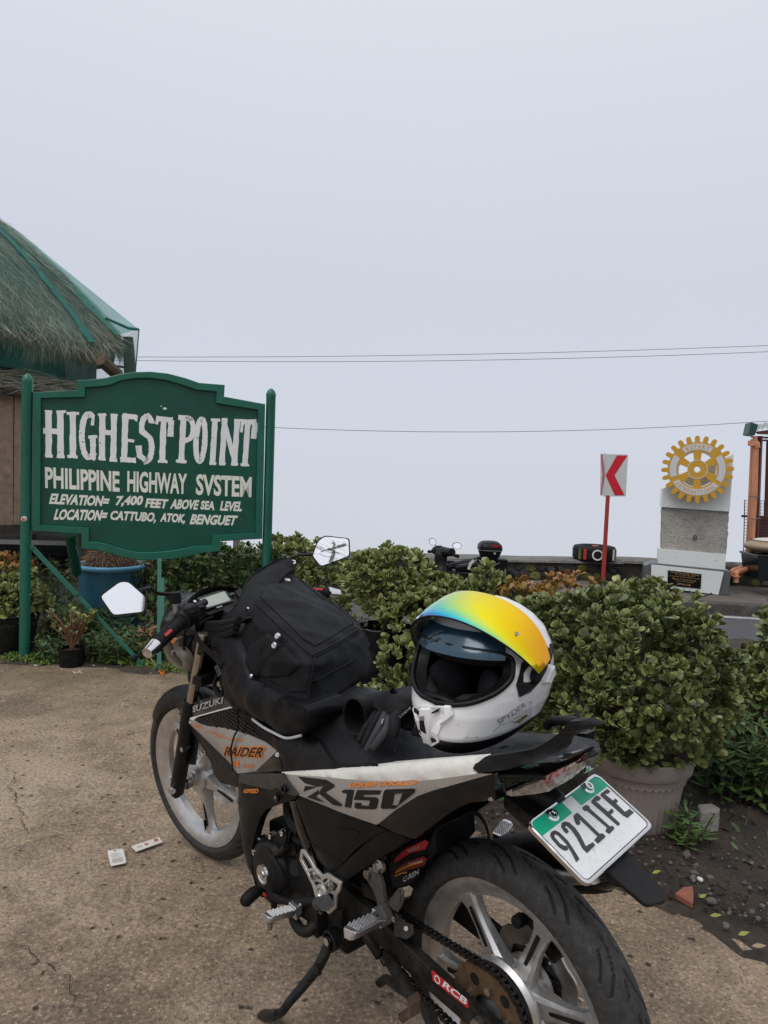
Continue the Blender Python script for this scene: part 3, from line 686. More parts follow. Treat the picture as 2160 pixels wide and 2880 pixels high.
# toothed flat bar bolted to the leg
tb0 = LT.lerp(LG, .18); tb1 = LT.lerp(LG, .66); g = [ribbon([tb0+V(.014, -.012, 0), tb1+V(.014, -.012, 0)], .03, .005, (0, 1, 0))]
for i in range(26):
    p = tb0.lerp(tb1, (i+.5)/26)+V(.029, -.012, 0); g.append(prism([p+V(0, 0, -.0045), p+V(.010, 0, .004), p+V(0, 0, .0055)], (0, .005, 0)))
new('toothed_bar', g, 'sign_green', sgn)
new('back_stay', [cyl(V(*(0.2828,0.1,0.7972)), V(*(0.2932,0.55,0.4716)), .038, .034, 16), ribbon([V(*(0.3189,0.06,0.7158)), V(*(0.3374,0.06,0.655)), V(*(0.3495,0.06,0.6612)), V(*(0.3462,0.06,0.708))], .007, .01)], 'sign_green', sgn, smooth=True)
st = new('sticker', cyl(V(*(0.0294,-0.034,0.8945)), V(*(0.03,-0.0385,0.8949)), .0165, seg=20), 'decal_white', sgn, label='small round red and white sticker on the left post')
new('sticker_red', cyl(V(*(0.03,-0.0386,0.8938)), V(*(0.0301,-0.0392,0.8939)), .0125, seg=18), 'decal_red', st)
new('lettering', text_on('B', (0.0245,-0.0395,0.8843), (0.0369,-0.0395,0.8833), (0.0244,-0.0395,0.9034)), 'decal_white', st)
def bil(c):
    a, b_, c2, d = [V(*q) for q in c]  # bl br tr tl
    return lambda x, y: (a*(1-x)+b_*x)*(1-y)+(d*(1-x)+c2*x)*y
HPM = bil([(0.1411,-0.0035,1.2777),(1.4251,-0.0035,1.2687),(1.4424,-0.0035,1.5915),(0.135,-0.0035,1.5709)])
def ux(x): return (x-260)/1220.0
def arc(cx, cy, rx, ry, a0, a1, n=10): return [(cx+rx*cos(radians(a0+(a1-a0)*i/n)), cy+ry*sin(radians(a0+(a1-a0)*i/n))) for i in range(n+1)]
LT_ = {
 'H1': [[(280, .02), (283, 1)], [(345, .02), (345, 1)], [(252, .56), (350, .56)], [(262, .03), (303, .03)], [(325, .03), (367, .03)], [(264, .965), (300, .965)], [(325, .965), (375, .985)]],
 'I1': [[(413, .03), (413, .97)], [(380, .95), (446, .96)], [(382, .04), (440, .04)]],
 'G': [arc(500, .5, 38, .46, 60, 290, 18)+[(520, .06), (530, .14)], [(524, .0), (524, .46)], [(498, .47), (548, .49)], [(520, .72), (525, .95)]],
 'H2': [[(575, .0), (575, .97)], [(640, .0), (640, .97)], [(560, .58), (650, .58)], [(552, .94), (595, .96)], [(622, .95), (660, .95)], [(555, .02), (597, .02)], [(618, .0), (662, .0)]],
 'E': [[(703, .0), (703, .97)], [(690, .95), (765, .93)], [(700, .45), (758, .42)], [(680, .02), (770, .02)], [(762, .85), (766, .97)]],
 'S': [arc(828, .74, 30, .22, 20, 210, 12)+arc(833, .28, 28, .26, 70, -120, 14)+[(792, .12), (785, .28), (768, .27)]],
 'T1': [[(925, .0), (925, .96)], [(880, .92), (978, .90)], [(968, .55), (968, .9)], [(885, .80), (889, .93)], [(900, .02), (957, .02)]],
 'P': [[(1040, .0), (1040, .97)], [(1010, .96), (1075, .95)]+arc(1070, .72, 32, .22, 80, -80, 10)+[(1040, .46)], [(1008, .04), (1072, .03)]],
 'O': [arc(1150, .5, 27, .44, 0, 360, 26)],
 'I2': [[(1231, .0), (1231, .97)], [(1205, .94), (1262, .94)], [(1212, .02), (1255, .02)]],
 'N': [[(1290, .0), (1290, .97)], [(1368, .0), (1368, .97)], [(1286, .9), (1372, .08)], [(1272, .02), (1312, .02)], [(1270, .95), (1302, .96)], [(1350, .02), (1392, .02)], [(1352, .95), (1392, .95)]],
 'T2': [[(1435, .0), (1435, .95)], [(1392, .92), (1488, .93)], [(1478, .58), (1480, .92)], [(1398, .70), (1400, .92)], [(1408, .02), (1462, .02)]],
}
for k, pt in LT_.items():
    g = []
    for i, s_ in enumerate(pt):
        vert = len(s_) == 2 and abs(s_[0][0]-s_[1][0]) < 12
        small = len(s_) == 2 and (abs(s_[0][0]-s_[1][0])+abs(s_[0][1]-s_[1][1])*270) < 75
        D = []
        for j in range(len(s_)-1):
            kk = 3 if len(s_) > 4 else 9
            for q in range(kk): t = q/kk; D.append((s_[j][0]*(1-t)+s_[j+1][0]*t, s_[j][1]*(1-t)+s_[j+1][1]*t))
        D.append(s_[-1])
        P = [HPM(ux(x), y)+V(rnd.uniform(-1, 1)*.0011, 0, rnd.uniform(-1, 1)*.0011) for x, y in D]
        w = .019 if small else (.037 if vert else .033)
        if k in ('O', 'S', 'G') and not small: w = .034
        ws = [w*rnd.uniform(.90, 1.09)*(1.12 if j in (0, len(P)-1) and not small else 1) for j in range(len(P))]
        cl = k == 'O'
        if cl: P = P[:-1]; ws = ws[:-1]
        g.append(ribbon([p+V(0, -.00015*i, 0) for p in P], ws, .001, (0, 1, 0), closed=cl))
    new('letter_'+k[0].lower(), g, 'sign_paint', sgn)
def word(s, c, mat, shear=0, bold=.02, sp=1.0, nm='lettering'):
    a, b_, d = [V(*q) for q in c]
    v, f = text_on(s, a, b_, d, bold=bold, shear=shear, spacing=sp, n=(0, -1, 0))
    v = [p+V(.0014*noise.noise(p*55), 0, .0016*noise.noise(p*55+V(7, 7, 7))) for p in v]
    return new(nm, (v, f), mat, sgn)
word('PHILIPPINE', [(0.1444,-0.003,1.0872),(0.5824,-0.003,1.0731),(0.1415,-0.003,1.2179)], 'sign_paint_cream', bold=.032)
word('HIGHWAY', [(0.6283,-0.003,1.073),(1.0021,-0.003,1.0661),(0.6274,-0.003,1.2105)], 'sign_paint_cream', bold=.032)
word('SVSTEM', [(1.0597,-0.003,1.0628),(1.4283,-0.003,1.0547),(1.059,-0.003,1.2044)], 'sign_paint_cream', bold=.032)
for s_, c in [('ELEVATION=', [(0.1658,-0.003,0.9866),(0.5112,-0.003,0.9764),(0.1653,-0.003,1.0544)]), ('7,400', [(0.5526,-0.003,0.9738),(0.7183,-0.003,0.9789),(0.5516,-0.003,1.0469)]), ('FEET', [(0.7385,-0.003,0.9748),(0.875,-0.003,0.9704),(0.7376,-0.003,1.0354)]), ('ABOVE', [(0.8946,-0.003,0.9673),(1.0706,-0.003,0.9644),(0.8934,-0.003,1.0341)]), ('SEA', [(1.0906,-0.003,0.9671),(1.1827,-0.003,0.9628),(1.0893,-0.003,1.0279)]), ('LEVEL', [(1.219,-0.003,0.961),(1.3634,-0.003,0.9586),(1.2175,-0.003,1.027)]),
              ('LOCATION=', [(0.1932,-0.003,0.8876),(0.5,-0.003,0.8845),(0.1946,-0.003,0.9568)]), ('CATTUBO,', [(0.5207,-0.003,0.8803),(0.8044,-0.003,0.8698),(0.5197,-0.003,0.9523)]), ('ATOK,', [(0.8313,-0.003,0.8724),(0.9906,-0.003,0.8648),(0.8301,-0.003,0.9425)]), ('BENGUET', [(1.0226,-0.003,0.8674),(1.3242,-0.003,0.861),(1.0212,-0.003,0.9362)])]:
    word(s_, c, 'sign_paint_cream', shear=.09/max(1, len(s_)/5), bold=.045)
new('paint_splash', [sphere((0.8527,-0.003,1.6229), (.012, .002, .008), 8, 6), sphere((0.8289,-0.003,1.637), (.004, .002, .004), 8, 6)], 'sign_paint', sgn, smooth=True)

# ================================================================== THE THATCHED HUT
hut = thing('thatched_hut', 'wooden hut with a shaggy domed thatch roof wrapped in green netting, behind the green sign', 'hut', (0, 0, 0))
EV = [V(-5.6, 4.3, 2.30), V(-4.2, 4.5, 2.30), V(-3.45, 5.05, 2.30), V(-3.05, 5.72, 2.295), V(-2.66, 6.34, 2.24), V(-2.49, 6.62, 2.37), V(-2.8, 7.5, 2.36), V(-3.3, 8.4, 2.3), V(-4.6, 8.9, 2.3), V(-5.8, 8.4, 2.3)]
APX = V(-4.35, 6.7, 3.82)
EVS = smooth_path(EV, 6)
def roof_pt(u, t, off=0):
    k = u*(len(EVS)-1); i = min(int(k), len(EVS)-2); e = EVS[i].lerp(EVS[i+1], k-i); o = (e-APX); o.z = 0; o.normalize()
    p = e.lerp(APX, t); return p+o*(sin(pi*t)*.09+off)+V(0, 0, sin(pi*t)*.07+off*.5)
R_ = []
for j in range(13): R_.append([roof_pt(i/40, j/12) for i in range(41)])
new('roof', loft(R_, cap=False, wrap=False), 'thatch', hut, smooth=True, angle=180)
bl, bf = [], []
tone = []
def straw(p, d, L, w, tn, bend=.15):
    s = d.cross(V(rnd.uniform(-1, 1), rnd.uniform(-1, 1), rnd.uniform(-1, 1))).normalized()*w; k = len(bl)
    q = V(rnd.uniform(-1, 1), rnd.uniform(-1, 1), rnd.uniform(-1, .3))*bend*L
    bl.extend([p-s, p+s, p+d*L*.55+q*.4+s*.7, p+d*L*.55+q*.4-s*.7, p+d*L+q]); bf.extend([(k, k+1, k+2, k+3), (k+3, k+2, k+4)]); tone.extend([tn]*5)
for i in range(19000):
    u = rnd.choice((rnd.uniform(.25, .66), rnd.uniform(.0, .66))); t = rnd.random()**1.5*.99
    a = roof_pt(u, t, rnd.uniform(.0, .05)); b_ = roof_pt(u+rnd.uniform(-.012, .012), max(0, t-.05), rnd.uniform(.02, .06)); d = (b_-a).normalized()
    if t < .05: d = (d+V(0, 0, -.8)).normalized()
    straw(a, d, rnd.uniform(.09, .26), rnd.uniform(.0016, .0034), rnd.uniform(.2, 1)*(.75+.5*noise.noise(a*2.2)), .16)
for i in range(5200):
    u = rnd.uniform(.0, .62); p = roof_pt(u, rnd.uniform(0, .03), rnd.uniform(-.16, .02)); straw(p, V(rnd.uniform(-.35, .35), rnd.uniform(-.35, .35), -1).normalized(), rnd.uniform(.08, .20+.13*noise.noise(V(u*30, 0, 0))), rnd.uniform(.0016, .0032), rnd.uniform(.25, 1))
o = new('thatch_straw', (bl, bf), 'thatch', hut, kind='stuff'); set_attr(o, 'tone', tone)
# wall below the eaves, netted; a straw-covered ledge; raised plank wall
WL_ = [V(-5.6, 4.9, 0), V(-4.3, 5.0, 0), V(-3.72, 5.45, 0), V(-3.30, 6.05, 0), V(-2.86, 6.55, 0), V(-3.0, 7.6, 0), V(-4.2, 8.3, 0)]
def wallstrip(z0, z1, off, mat, nm, th=.03):
    rr2 = []
    for i, p in enumerate(WL_):
        d = (WL_[min(i+1, len(WL_)-1)]-WL_[max(0, i-1)]).normalized(); n = V(d.y, -d.x, 0)
        rr2.append([p+n*off+V(0, 0, z0), p+n*off+V(0, 0, z1), p+n*(off-th)+V(0, 0, z1), p+n*(off-th)+V(0, 0, z0)])
    return new(nm, loft(rr2), mat, hut)
MAT['hut_dark'] = M_('hut_dark', (.022, .06, .048), .8, var=.5, vs=2)
wallstrip(1.86, 2.45, -.03, 'hut_dark', 'upper_wall')
wallstrip(1.78, 1.86, .16, 'wood_dark', 'ledge', .2)
wallstrip(.60, .69, .02, 'wood_dark', 'floor_beam', .12)
bl, bf, tone = [], [], []
for i in range(2600):
    k = rnd.uniform(1.0, 4.05); j = int(k); p = WL_[j].lerp(WL_[j+1], k-j); d = (WL_[j+1]-WL_[j]).normalized(); n = V(d.y, -d.x, 0)
    h = .10*(.5+.5*sin(k*2.2+.5))+.05; p = p+n*rnd.uniform(.02, .20)+V(0, 0, 1.84+rnd.random()**1.6*h)
    straw(p, (d*rnd.choice((-1, 1))+V(rnd.uniform(-.3, .3), rnd.uniform(-.3, .3), rnd.uniform(-.28, .22))).normalized(), rnd.uniform(.1, .3), rnd.uniform(.0018, .0034), rnd.uniform(.3, 1.1), .2)
for i in range(30):
    p = WL_[2].lerp(WL_[3], rnd.random()*.9)+V(.1, -.1, 1.95); straw(p, V(rnd.uniform(-1, .2), rnd.uniform(-1, .2), rnd.uniform(-.1, .7)).normalized(), rnd.uniform(.2, .4), .003, .8, .1)
o = new('ledge_straw', (bl, bf), 'thatch', hut, kind='stuff'); set_attr(o, 'tone', tone)
# planks, one by one
for j in range(len(WL_)-1):
    a, b_ = WL_[j], WL_[j+1]; L = (b_-a).length; d = (b_-a).normalized(); n = V(d.y, -d.x, 0); s = 0
    while s < L-.02:
        w = min(rnd.choice((.15, .19, .23)), L-s); c = a+d*(s+w/2)+n*(.012+rnd.uniform(-.006, .006))
        R = Matrix.Rotation(atan2(d.y, d.x), 3, 'Z') @ Matrix.Rotation(rnd.uniform(-.006, .006), 3, 'Y')
        new('plank', box(c+V(0, 0, 1.235), (w-.008, .022, 1.09), R), rnd.choice(('wood', 'wood', 'wood2')), hut); s += w
wallstrip(.7, 1.8, -.02, 'wood_dark', 'inner_wall', .02)
for x, y in ((-3.4, 6.2), (-4.4, 5.3), (-3.1, 7.5)): new('stilt', cyl((x, y, -.05), (x, y, .62), .06, seg=10), 'wood_dark', hut)
new('corner_post', [tube([(-2.389,6.7,2.39), (-2.377,6.7,2.236), (-2.364,6.7,2.043)], [.045, .05, .055], 9), tube([(-2.403,6.7,2.332), (-2.54,6.6,2.262), (-2.528,6.4,2.249)], .012, 6), tube([(-2.488,6.7,2.126), (-2.39,6.7,2.117)], .012, 6), tube([(-2.478,6.3,2.125), (-2.403,6.5,2.026)], .055, 8)], 'bark', hut, smooth=True)
# the netting: a semi-open green weave laid over the roof and hung from its corner
m, b, bs = newmat('green_net'); co = coords(b)
wv = []
for ax in (0, 1):
    w_ = b.add('ShaderNodeTexWave'); w_.wave_type = 'BANDS'; w_.bands_direction = 'DIAGONAL' if ax else 'Z'; w_.inputs['Scale'].default_value = 26; w_.inputs['Distortion'].default_value = 1.2; w_.inputs['Detail'].default_value = 1; b.link(co, w_.inputs['Vector']); wv.append(w_.outputs['Fac'])
al = ramp(b, mth(b, 'MAXIMUM', wv[0], wv[1]), [(.45, .08), (.85, .34)]).outputs[0]
al = mth(b, 'MULTIPLY', al, ramp(b, noi(b, co, 1.4, 4).outputs[0], [(.3, .45), (.7, 1.2)]).outputs[0])
b.link(ramp(b, noi(b, co, 2, 5).outputs[0], [(.3, (.014, .13, .11)), (.7, (.05, .30, .24))]).outputs[0], bs.inputs['Base Color'])
b.link(al, bs.inputs['Alpha']); bs.inputs['Roughness'].default_value = .6; MAT['green_net'] = m
MAT['green_net_double'] = m.copy(); n_ = [x for x in MAT['green_net_double'].node_tree.nodes if x.type == 'BSDF_PRINCIPLED'][0]; l_ = n_.inputs['Alpha'].links[0]; q_ = MAT['green_net_double'].node_tree.nodes.new('ShaderNodeMath'); q_.operation = 'ADD'; q_.inputs[1].default_value = .50; MAT['green_net_double'].node_tree.links.new(l_.from_socket, q_.inputs[0]); MAT['green_net_double'].node_tree.links.new(q_.outputs[0], n_.inputs['Alpha'])
N_ = []
for j in range(14):
    row = []
    for i in range(41):
        p = roof_pt(i/40, max(0, j/13), .07+.012*noise.noise(V(i*.5, j*.4, 0)))
        row.append(p)
    N_.append(row)
N_ = N_[:13]
low = [roof_pt(i/40, 0, .07) for i in range(41)]
c0 = V(*(-2.263,6.62,2.45)); c1 = V(*(-2.291,6.62,2.045))
def pull(i, p):   # the corner where the net is stretched out over a stick
    k = math.exp(-((i/40-.555)/.035)**2); return k
skirt = []
for z in (0, .12, .25, .42):
    row = []
    for i in range(41):
        p = low[i]; k = pull(i, p); base = p+V(0, 0, -z)-(p-APX).normalized()*z*.25
        tgt = c0.lerp(c1, z/.42); row.append(base.lerp(tgt, k))
    skirt.append(row)
N_[0] = skirt[0]
new('net', loft(skirt[::-1]+N_[1:], cap=False, wrap=False), 'green_net', hut, smooth=True, angle=180)
seam = [roof_pt(.455, t/20, .076+.008*noise.noise(V(t*.7, 3, 3))) for t in range(21)]
sp_ = []
for i, p in enumerate(seam):
    q = roof_pt(.455-.010-.006*noise.noise(V(i*.6, 0, 0))-.008*(i/20), i/20, .075); q2 = roof_pt(.458, i/20, .077); sp_.append([q, p.lerp(q2, .3), q2])
new('net_seam', loft(sp_, cap=False, wrap=False), 'netting', hut, smooth=True, angle=180)
new('net_corner', loft([[V(*(-2.498,6.3,2.225)).lerp(c0, i/8)+V(0, 0, .02*sin(i)) for i in range(9)], [V(*(-2.488,6.35,2.114)).lerp(c0.lerp(c1, .5), i/8)+V(0, .03*sin(i*1.7), 0) for i in range(9)], [V(*(-2.474,6.4,2.01)).lerp(c1, i/8) for i in range(9)]], cap=False, wrap=False), 'green_net', hut, smooth=True, angle=180)
a0 = roof_pt(.60, .62, .08)
new('net_drape', loft([[roof_pt(.46+.06*t/10, .62*(1-t/10), .08).lerp(a0.lerp(c0, (t/10)**.9), k/6)+V(0, 0, -.03*sin(pi*k/6)*sin(pi*t/10)) for k in range(7)] for t in range(11)], cap=False, wrap=False), 'green_net_double', hut, smooth=True, angle=180)
new('net_edge', [tube([roof_pt(.53, .08, .09), c0.lerp(roof_pt(.54, .02, .09), .5)+V(0, 0, .01), c0], [.010, .014, .012], 6), tube([c0, c1], .005, 6)], 'netting', hut, smooth=True)

# ================================================================== DRUM PLANTER, CAR
dc = V(*(-2.024,5.3,0.517)); dz = .52
drum = thing('drum_planter', 'large blue plastic drum with a light rim, holding matted brown roots, behind the sign', 'planter', (dc.x, 5.3+.1, 0))
new('drum', lathe([(.001, 0), (.20, 0), (.205, .02), (.232, .47), (.228, .47), (.2, .1)], seg=36), 'blue_drum', drum, smooth=True, angle=40)
new('rim', lathe([(.226, .46), (.243, .465), (.256, .480), (.256, .495), (.245, .505), (.228, .502), (.222, .485), (.226, .46)], seg=36), 'blue_rim', drum, smooth=True, angle=60)
hd = []
for i in range(8):
    r = .225*(1-i/8)+.001; hd.append([V(cos(2*pi*j/24)*r, sin(2*pi*j/24)*r, .46+.17*(1-(r/.22)**2.2)+.02*noise.noise(V(cos(j*.26)*r*9, sin(j*.26)*r*9, i))) for j in range(24)])
new('root_mound', loft(hd), 'soil', drum, smooth=True, angle=180)
bl, bf, tone = [], [], []
for i in range(700):
    a = rnd.uniform(0, 2*pi); r = rnd.random()**.6*.21; straw(V(cos(a)*r, sin(a)*r, .47+.17*(1-(r/.22)**2.2)), V(cos(a+rnd.uniform(-1, 1)), sin(a+rnd.uniform(-1, 1)), rnd.uniform(-.6, .4)).normalized(), rnd.uniform(.04, .12), .0016, rnd.random(), .5)
for i in range(8): straw(V(-.22, -.06, .49), V(-1, rnd.uniform(-.6, .2), rnd.uniform(-.7, .1)).normalized(), rnd.uniform(.12, .25), .0013, .9, .3)
o = new('dry_roots', (bl, bf), 'dry_leaf', drum, kind='stuff'); set_attr(o, 'tone', tone)

CX = Matrix.Translation((-4.0, 9.05, -.16)) @ Matrix.Rotation(radians(8), 4, 'Z')
car = thing('parked_car', 'dark car parked beyond the bushes, glimpsed under the left end of the sign', 'car', mat=CX)
prof = [(1.75, .28), (1.80, .50), (1.70, .66), (.95, .80), (.55, .88), (-.1, 1.30), (-1.2, 1.34), (-1.9, 1.0), (-2.05, .9), (-2.1, .35)]
rg = []
for y, k, dz_ in ((-.84, .97, -.03), (-.80, 1, 0), (0, 1, .03), (.80, 1, 0), (.84, .97, -.03)): rg.append([V(x*k, y, z*(1 if z < .6 else 1)+(dz_ if z > .6 else 0)) for x, z in prof])
new('body', loft(rg), 'car_dark', car, bevel=.03)
new('side_window', [prism([(.45, -.852, .92), (-.05, -.852, 1.22), (-1.1, -.852, 1.26), (-1.6, -.852, .98)], (0, .02, 0))], 'car_glass', car)
new('windscreen', prism([(.56, -.7, .905), (-.06, -.66, 1.29), (-.06, .66, 1.29), (.56, .7, .905)], (.02, 0, .02)), 'car_glass', car)
new('headlight', prism([(1.35, -.86, .62), (1.72, -.85, .56), (1.74, -.85, .66), (1.4, -.86, .72)], (0, .1, 0)), 'lens_clear', car)
new('trim_strip', box((-.1, -.856, .46), (3.2, .02, .05)), 'sheet_grey', car)
for x in (1.15, -1.35):
    w_ = new('wheel', lathe([(.16, -.11), (.26, -.11), (.31, -.07), (.31, .07), (.26, .11), (.16, .11)], (x, -.78, .31), (0, 1, 0), 28), 'tyre_rubber', car, smooth=True)
    new('rim', lathe([(.001, -.07), (.08, -.09), (.19, -.08), (.20, -.10)], (x, -.78, .31), (0, 1, 0), 20), 'cast_alloy', w_, smooth=True)

# ================================================================== MONUMENT
MM = Matrix.Translation((3.1782, 8.9624, -.09)) @ Matrix.Rotation(radians(-16.2602), 4, 'Z')
mon = thing('roadside_monument', 'concrete and white panel monument carrying a big yellow cogwheel emblem, across the road', 'monument', mat=MM)
def pz(nm, pts, d, mat, bev=.003): return new(nm, prism(pts, (0, d, 0)), mat, mon, bevel=bev)
pz('plinth', [(0.0712,0.03,0.2856),(0.1548,0.03,0.3243),(0.9836,0.03,0.2973),(1.0564,0.03,0.283),(1.0446,0.03,0.001),(0.8547,0.03,-0.0352),(0.0616,0.03,0.0442)], .34, 'panel_grey')
pz('base_panel', [(0.15,0.0,0.3072),(0.973,-0.0,0.2766),(0.9301,0.0,-0.002),(0.1589,0.0,0.0442)], .36, 'panel_white')
pz('step_panel', [(0.2334,0.1,0.5032),(0.9995,0.1,0.4828),(1.0018,0.1,0.2938),(0.2345,0.1,0.3138)], .24, 'panel_white')
cp = [(0.2487,0.13,1.0159),(1.0094,0.13,1.001),(1.0081,0.13,0.4783),(0.2644,0.13,0.5003)]
a, b_, c, d = [V(*q) for q in cp]
ed = []
for t in range(15): ed.append(b_.lerp(c, t/14)+V(rnd.uniform(-.008, .008), 0, 0))
ed2 = [d.lerp(a, t/8)+V(rnd.uniform(-.004, .004), 0, 0) for t in range(9)]
pz('concrete_core', ed+ed2, .20, 'old_concrete', .004)
pz('upper_panel', [(0.2339,0.09,1.0209),(1.0083,0.09,1.0029),(1.0111,0.09,1.7015),(0.9256,0.09,1.6597),(0.8215,0.09,1.5877),(0.6097,0.09,1.4617),(0.3947,0.09,1.3338),(0.2361,0.09,1.2508)], .27, 'panel_white')
for p in ((1046,706), (1205,716), (1375,732)): pass
g = [cyl(V(*q)+V(0, .002, 0), V(*q)-V(0, .003, 0), .006, seg=8) for q in [(0.3103,0.09,1.0369),(0.6071,0.09,1.0318),(0.919,0.09,1.016)]+[(0.4482,0.1,0.4144),(0.8934,0.1,0.4016)]]
for q in g: new('screw', q, 'steel', mon)
new('lifting_hook', [tube([(0.6237,0.11,0.6269),(0.6297,0.11,0.6835),(0.6476,0.11,0.6946),(0.6591,0.11,0.6552),(0.6418,0.11,0.634)], .005, 6, 2), cyl(V(*(0.6388,0.13,0.6623)), V(*(0.6352,0.1,0.6646)), .006, seg=8)], 'rusty', mon)
pq = new('plaque', prism([(0.3443,-0.008,0.2539),(0.7261,-0.008,0.235),(0.7274,-0.008,0.0558),(0.3474,-0.008,0.0668)], (0, .012, 0)), 'plaque', mon)
for s_, c in [('Roland "Chong hoy" Yimmog', [(0.3778,-0.0085,0.2223),(0.7022,-0.0085,0.2053),(0.3766,-0.0085,0.2444)]), ('Community Specialist', [(0.4309,-0.0085,0.2063),(0.6572,-0.0085,0.1918),(0.4321,-0.0085,0.2185)]), ('Rotary Club of Baguio Summer Capital', [(0.3689,-0.0085,0.1814),(0.71,-0.0085,0.1661),(0.3681,-0.0085,0.1955)]),
              ('Mayor Franklin Smith', [(0.4026,-0.0085,0.1478),(0.6752,-0.0085,0.1334),(0.4015,-0.0085,0.1659)]), ('Town of Atok, Benguet', [(0.4355,-0.0085,0.1263),(0.6468,-0.0085,0.1172),(0.4348,-0.0085,0.1383)]), ('DPWH-CAR', [(0.4601,-0.0085,0.0861),(0.6142,-0.0085,0.0766),(0.4607,-0.0085,0.1082)])]:
    new('lettering', text_on(s_, *c, bold=.01, n=(0, -1, 0)), 'plaque_gold', pq)
for q in [(0.3561,-0.01,0.241),(0.7139,-0.01,0.2204),(0.7153,-0.01,0.0711),(0.3577,-0.01,0.08)]: new('screw', cyl(V(*q), V(*q)+V(0, .01, 0), .004, seg=8), 'steel', pq)
# cogwheel emblem
GC = V(*(0.6004,0.0,1.4983)); GR = .405
def gring(r0, r1, a0, a1, y, th, n):
    rg = []
    full = abs(a1-a0) >= 360
    for i in range(n if full else n+1):
        a = radians(a0+(a1-a0)*i/n); c_, s_ = cos(a), sin(a)
        rg.append([GC+V(c_*r*GR, yy, s_*r*GR) for r, yy in ((r0, y), (r1, y), (r1, y+th), (r0, y+th))])
    return loft(rg, closed=full)
def gpt(r, a, y): return GC+V(cos(radians(a))*r*GR, y, sin(radians(a))*r*GR)
gear = new('gear_emblem', [gring(.54, .805, 0, 360, -.055, .05, 72), gring(.10, .265, 0, 360, -.0555, .05, 36)], 'gear_yellow', mon)
new('spokes', [prism([gpt(.25, a-19, -.0548), gpt(.56, a-12, -.0548), gpt(.56, a+12, -.0548), gpt(.25, a+19, -.0548)], (0, .049, 0)) for a in range(32, 392, 60)], 'gear_yellow', gear)
for i in range(24):
    a = i*15+3; o = new('tooth', prism([gpt(.79, a-4.8, -.0545), gpt(.93, a-4.1, -.0545), gpt(.995, a-2.5, -.0545), gpt(.995, a+2.5, -.0545), gpt(.93, a+4.1, -.0545), gpt(.79, a+4.8, -.0545)], (0, .05, 0)), 'gear_yellow', gear)
new('white_edge', [gring(.805, .825, 0, 360, -.048, .043, 72), gring(.505, .54, 0, 360, -.048, .043, 60), gring(.265, .285, 0, 360, -.058, .004, 36), gring(.085, .10, 0, 360, -.05, .04, 30)], 'gear_white', gear)
for a0, a1 in ((58, 128), (-28, 36), (212, 322), (148, 200)):
    new('white_band', gring(.585, .765, a0, a1, -.058, .004, 20), 'gear_white', gear)
def arc_text(s, r, a0, a1, h, flip=False):
    n = len(s); out = []
    for i, ch in enumerate(s):
        a = radians(a0+(a1-a0)*(i+.5)/n); v, f = text_tris(ch, .02); w = abs(radians(a1-a0))*r/n*.72
        if ch == 'I': w *= .3
        up = V(cos(a), 0, sin(a)) if not flip else V(-cos(a), 0, -sin(a)); ri = V(sin(a), 0, -cos(a)) if not flip else V(-sin(a), 0, cos(a))
        c = GC+V(cos(a), 0, sin(a))*r*GR+V(0, -.0590, 0)
        out.append(([c+ri*((x-.5)*w*GR)+up*((y-.5)*h*GR) for x, y in v], f))
    return out
new('lettering', arc_text('ROTARY', .675, 122, 64, .115), 'gear_yellow', gear)
new('lettering', arc_text('INTERNATIONAL', .675, 216, 318, .115, True), 'gear_yellow', gear)

# ================================================================== CHEVRON SIGN, TYRE, POST
chv = thing('chevron_sign', 'white sign box with a red chevron pointing left, on a leaning red post', 'road sign', (2.857, 9.314, -.09)); CB = V(2.857, 9.314, -.09)
def rel(pts, o): return [V(*p)-o for p in pts]
new('post', cyl(V(0, 0, 0), V(*(2.855,9.3,1.043))-CB, .028, .026, 12), 'post_red', chv, smooth=True)
F4 = rel([(2.801,9.3,1.569),(3.063,9.24,1.574),(3.065,9.24,1.041),(2.812,9.3,1.027)], CB)
pn = new('front_panel', prism(F4, (.004, .016, 0)), 'sign_white', chv, bevel=.004)
fn = (F4[1]-F4[0]).cross(F4[3]-F4[0]).normalized(); fn = fn if fn.y < 0 else -fn
def f4(u, v): return (F4[0].lerp(F4[1], u)).lerp(F4[3].lerp(F4[2], u), v)+fn*.004
new('red_chevron', [([f4(.02, .5), f4(.5, .03), f4(.97, .03), f4(.43, .5)], [(0, 1, 2, 3)]), ([f4(.02, .5), f4(.43, .5), f4(.93, .97), f4(.48, .97)], [(0, 1, 2, 3)])], 'sign_red', pn)
SP4 = rel([(2.779,9.46,1.574),(2.795,9.302,1.575),(2.807,9.302,1.027),(2.803,9.46,1.035)], CB)
ps = new('side_panel', prism(SP4, (.01, .004, 0)), 'sign_white', chv)
new('red_chevron', prism([SP4[0]+V(-.002, -.004, -.01), SP4[0].lerp(SP4[1], .35)+V(-.002, -.004, -.01), SP4[1].lerp(SP4[2], .5)+V(-.006, -.002, 0), SP4[3].lerp(SP4[2], .45)+V(-.002, -.004, .01), SP4[3].lerp(SP4[2], .05)+V(-.002, -.004, .01), SP4[1].lerp(SP4[2], .5)*.45+SP4[0].lerp(SP4[3], .5)*.55+V(-.003, -.004, 0)], (.001, 0, 0)), 'decal_red', ps)
new('clamp', [box(V(*(2.843,9.33,1.041))-CB, (.04, .05, .03))], 'steel', chv)

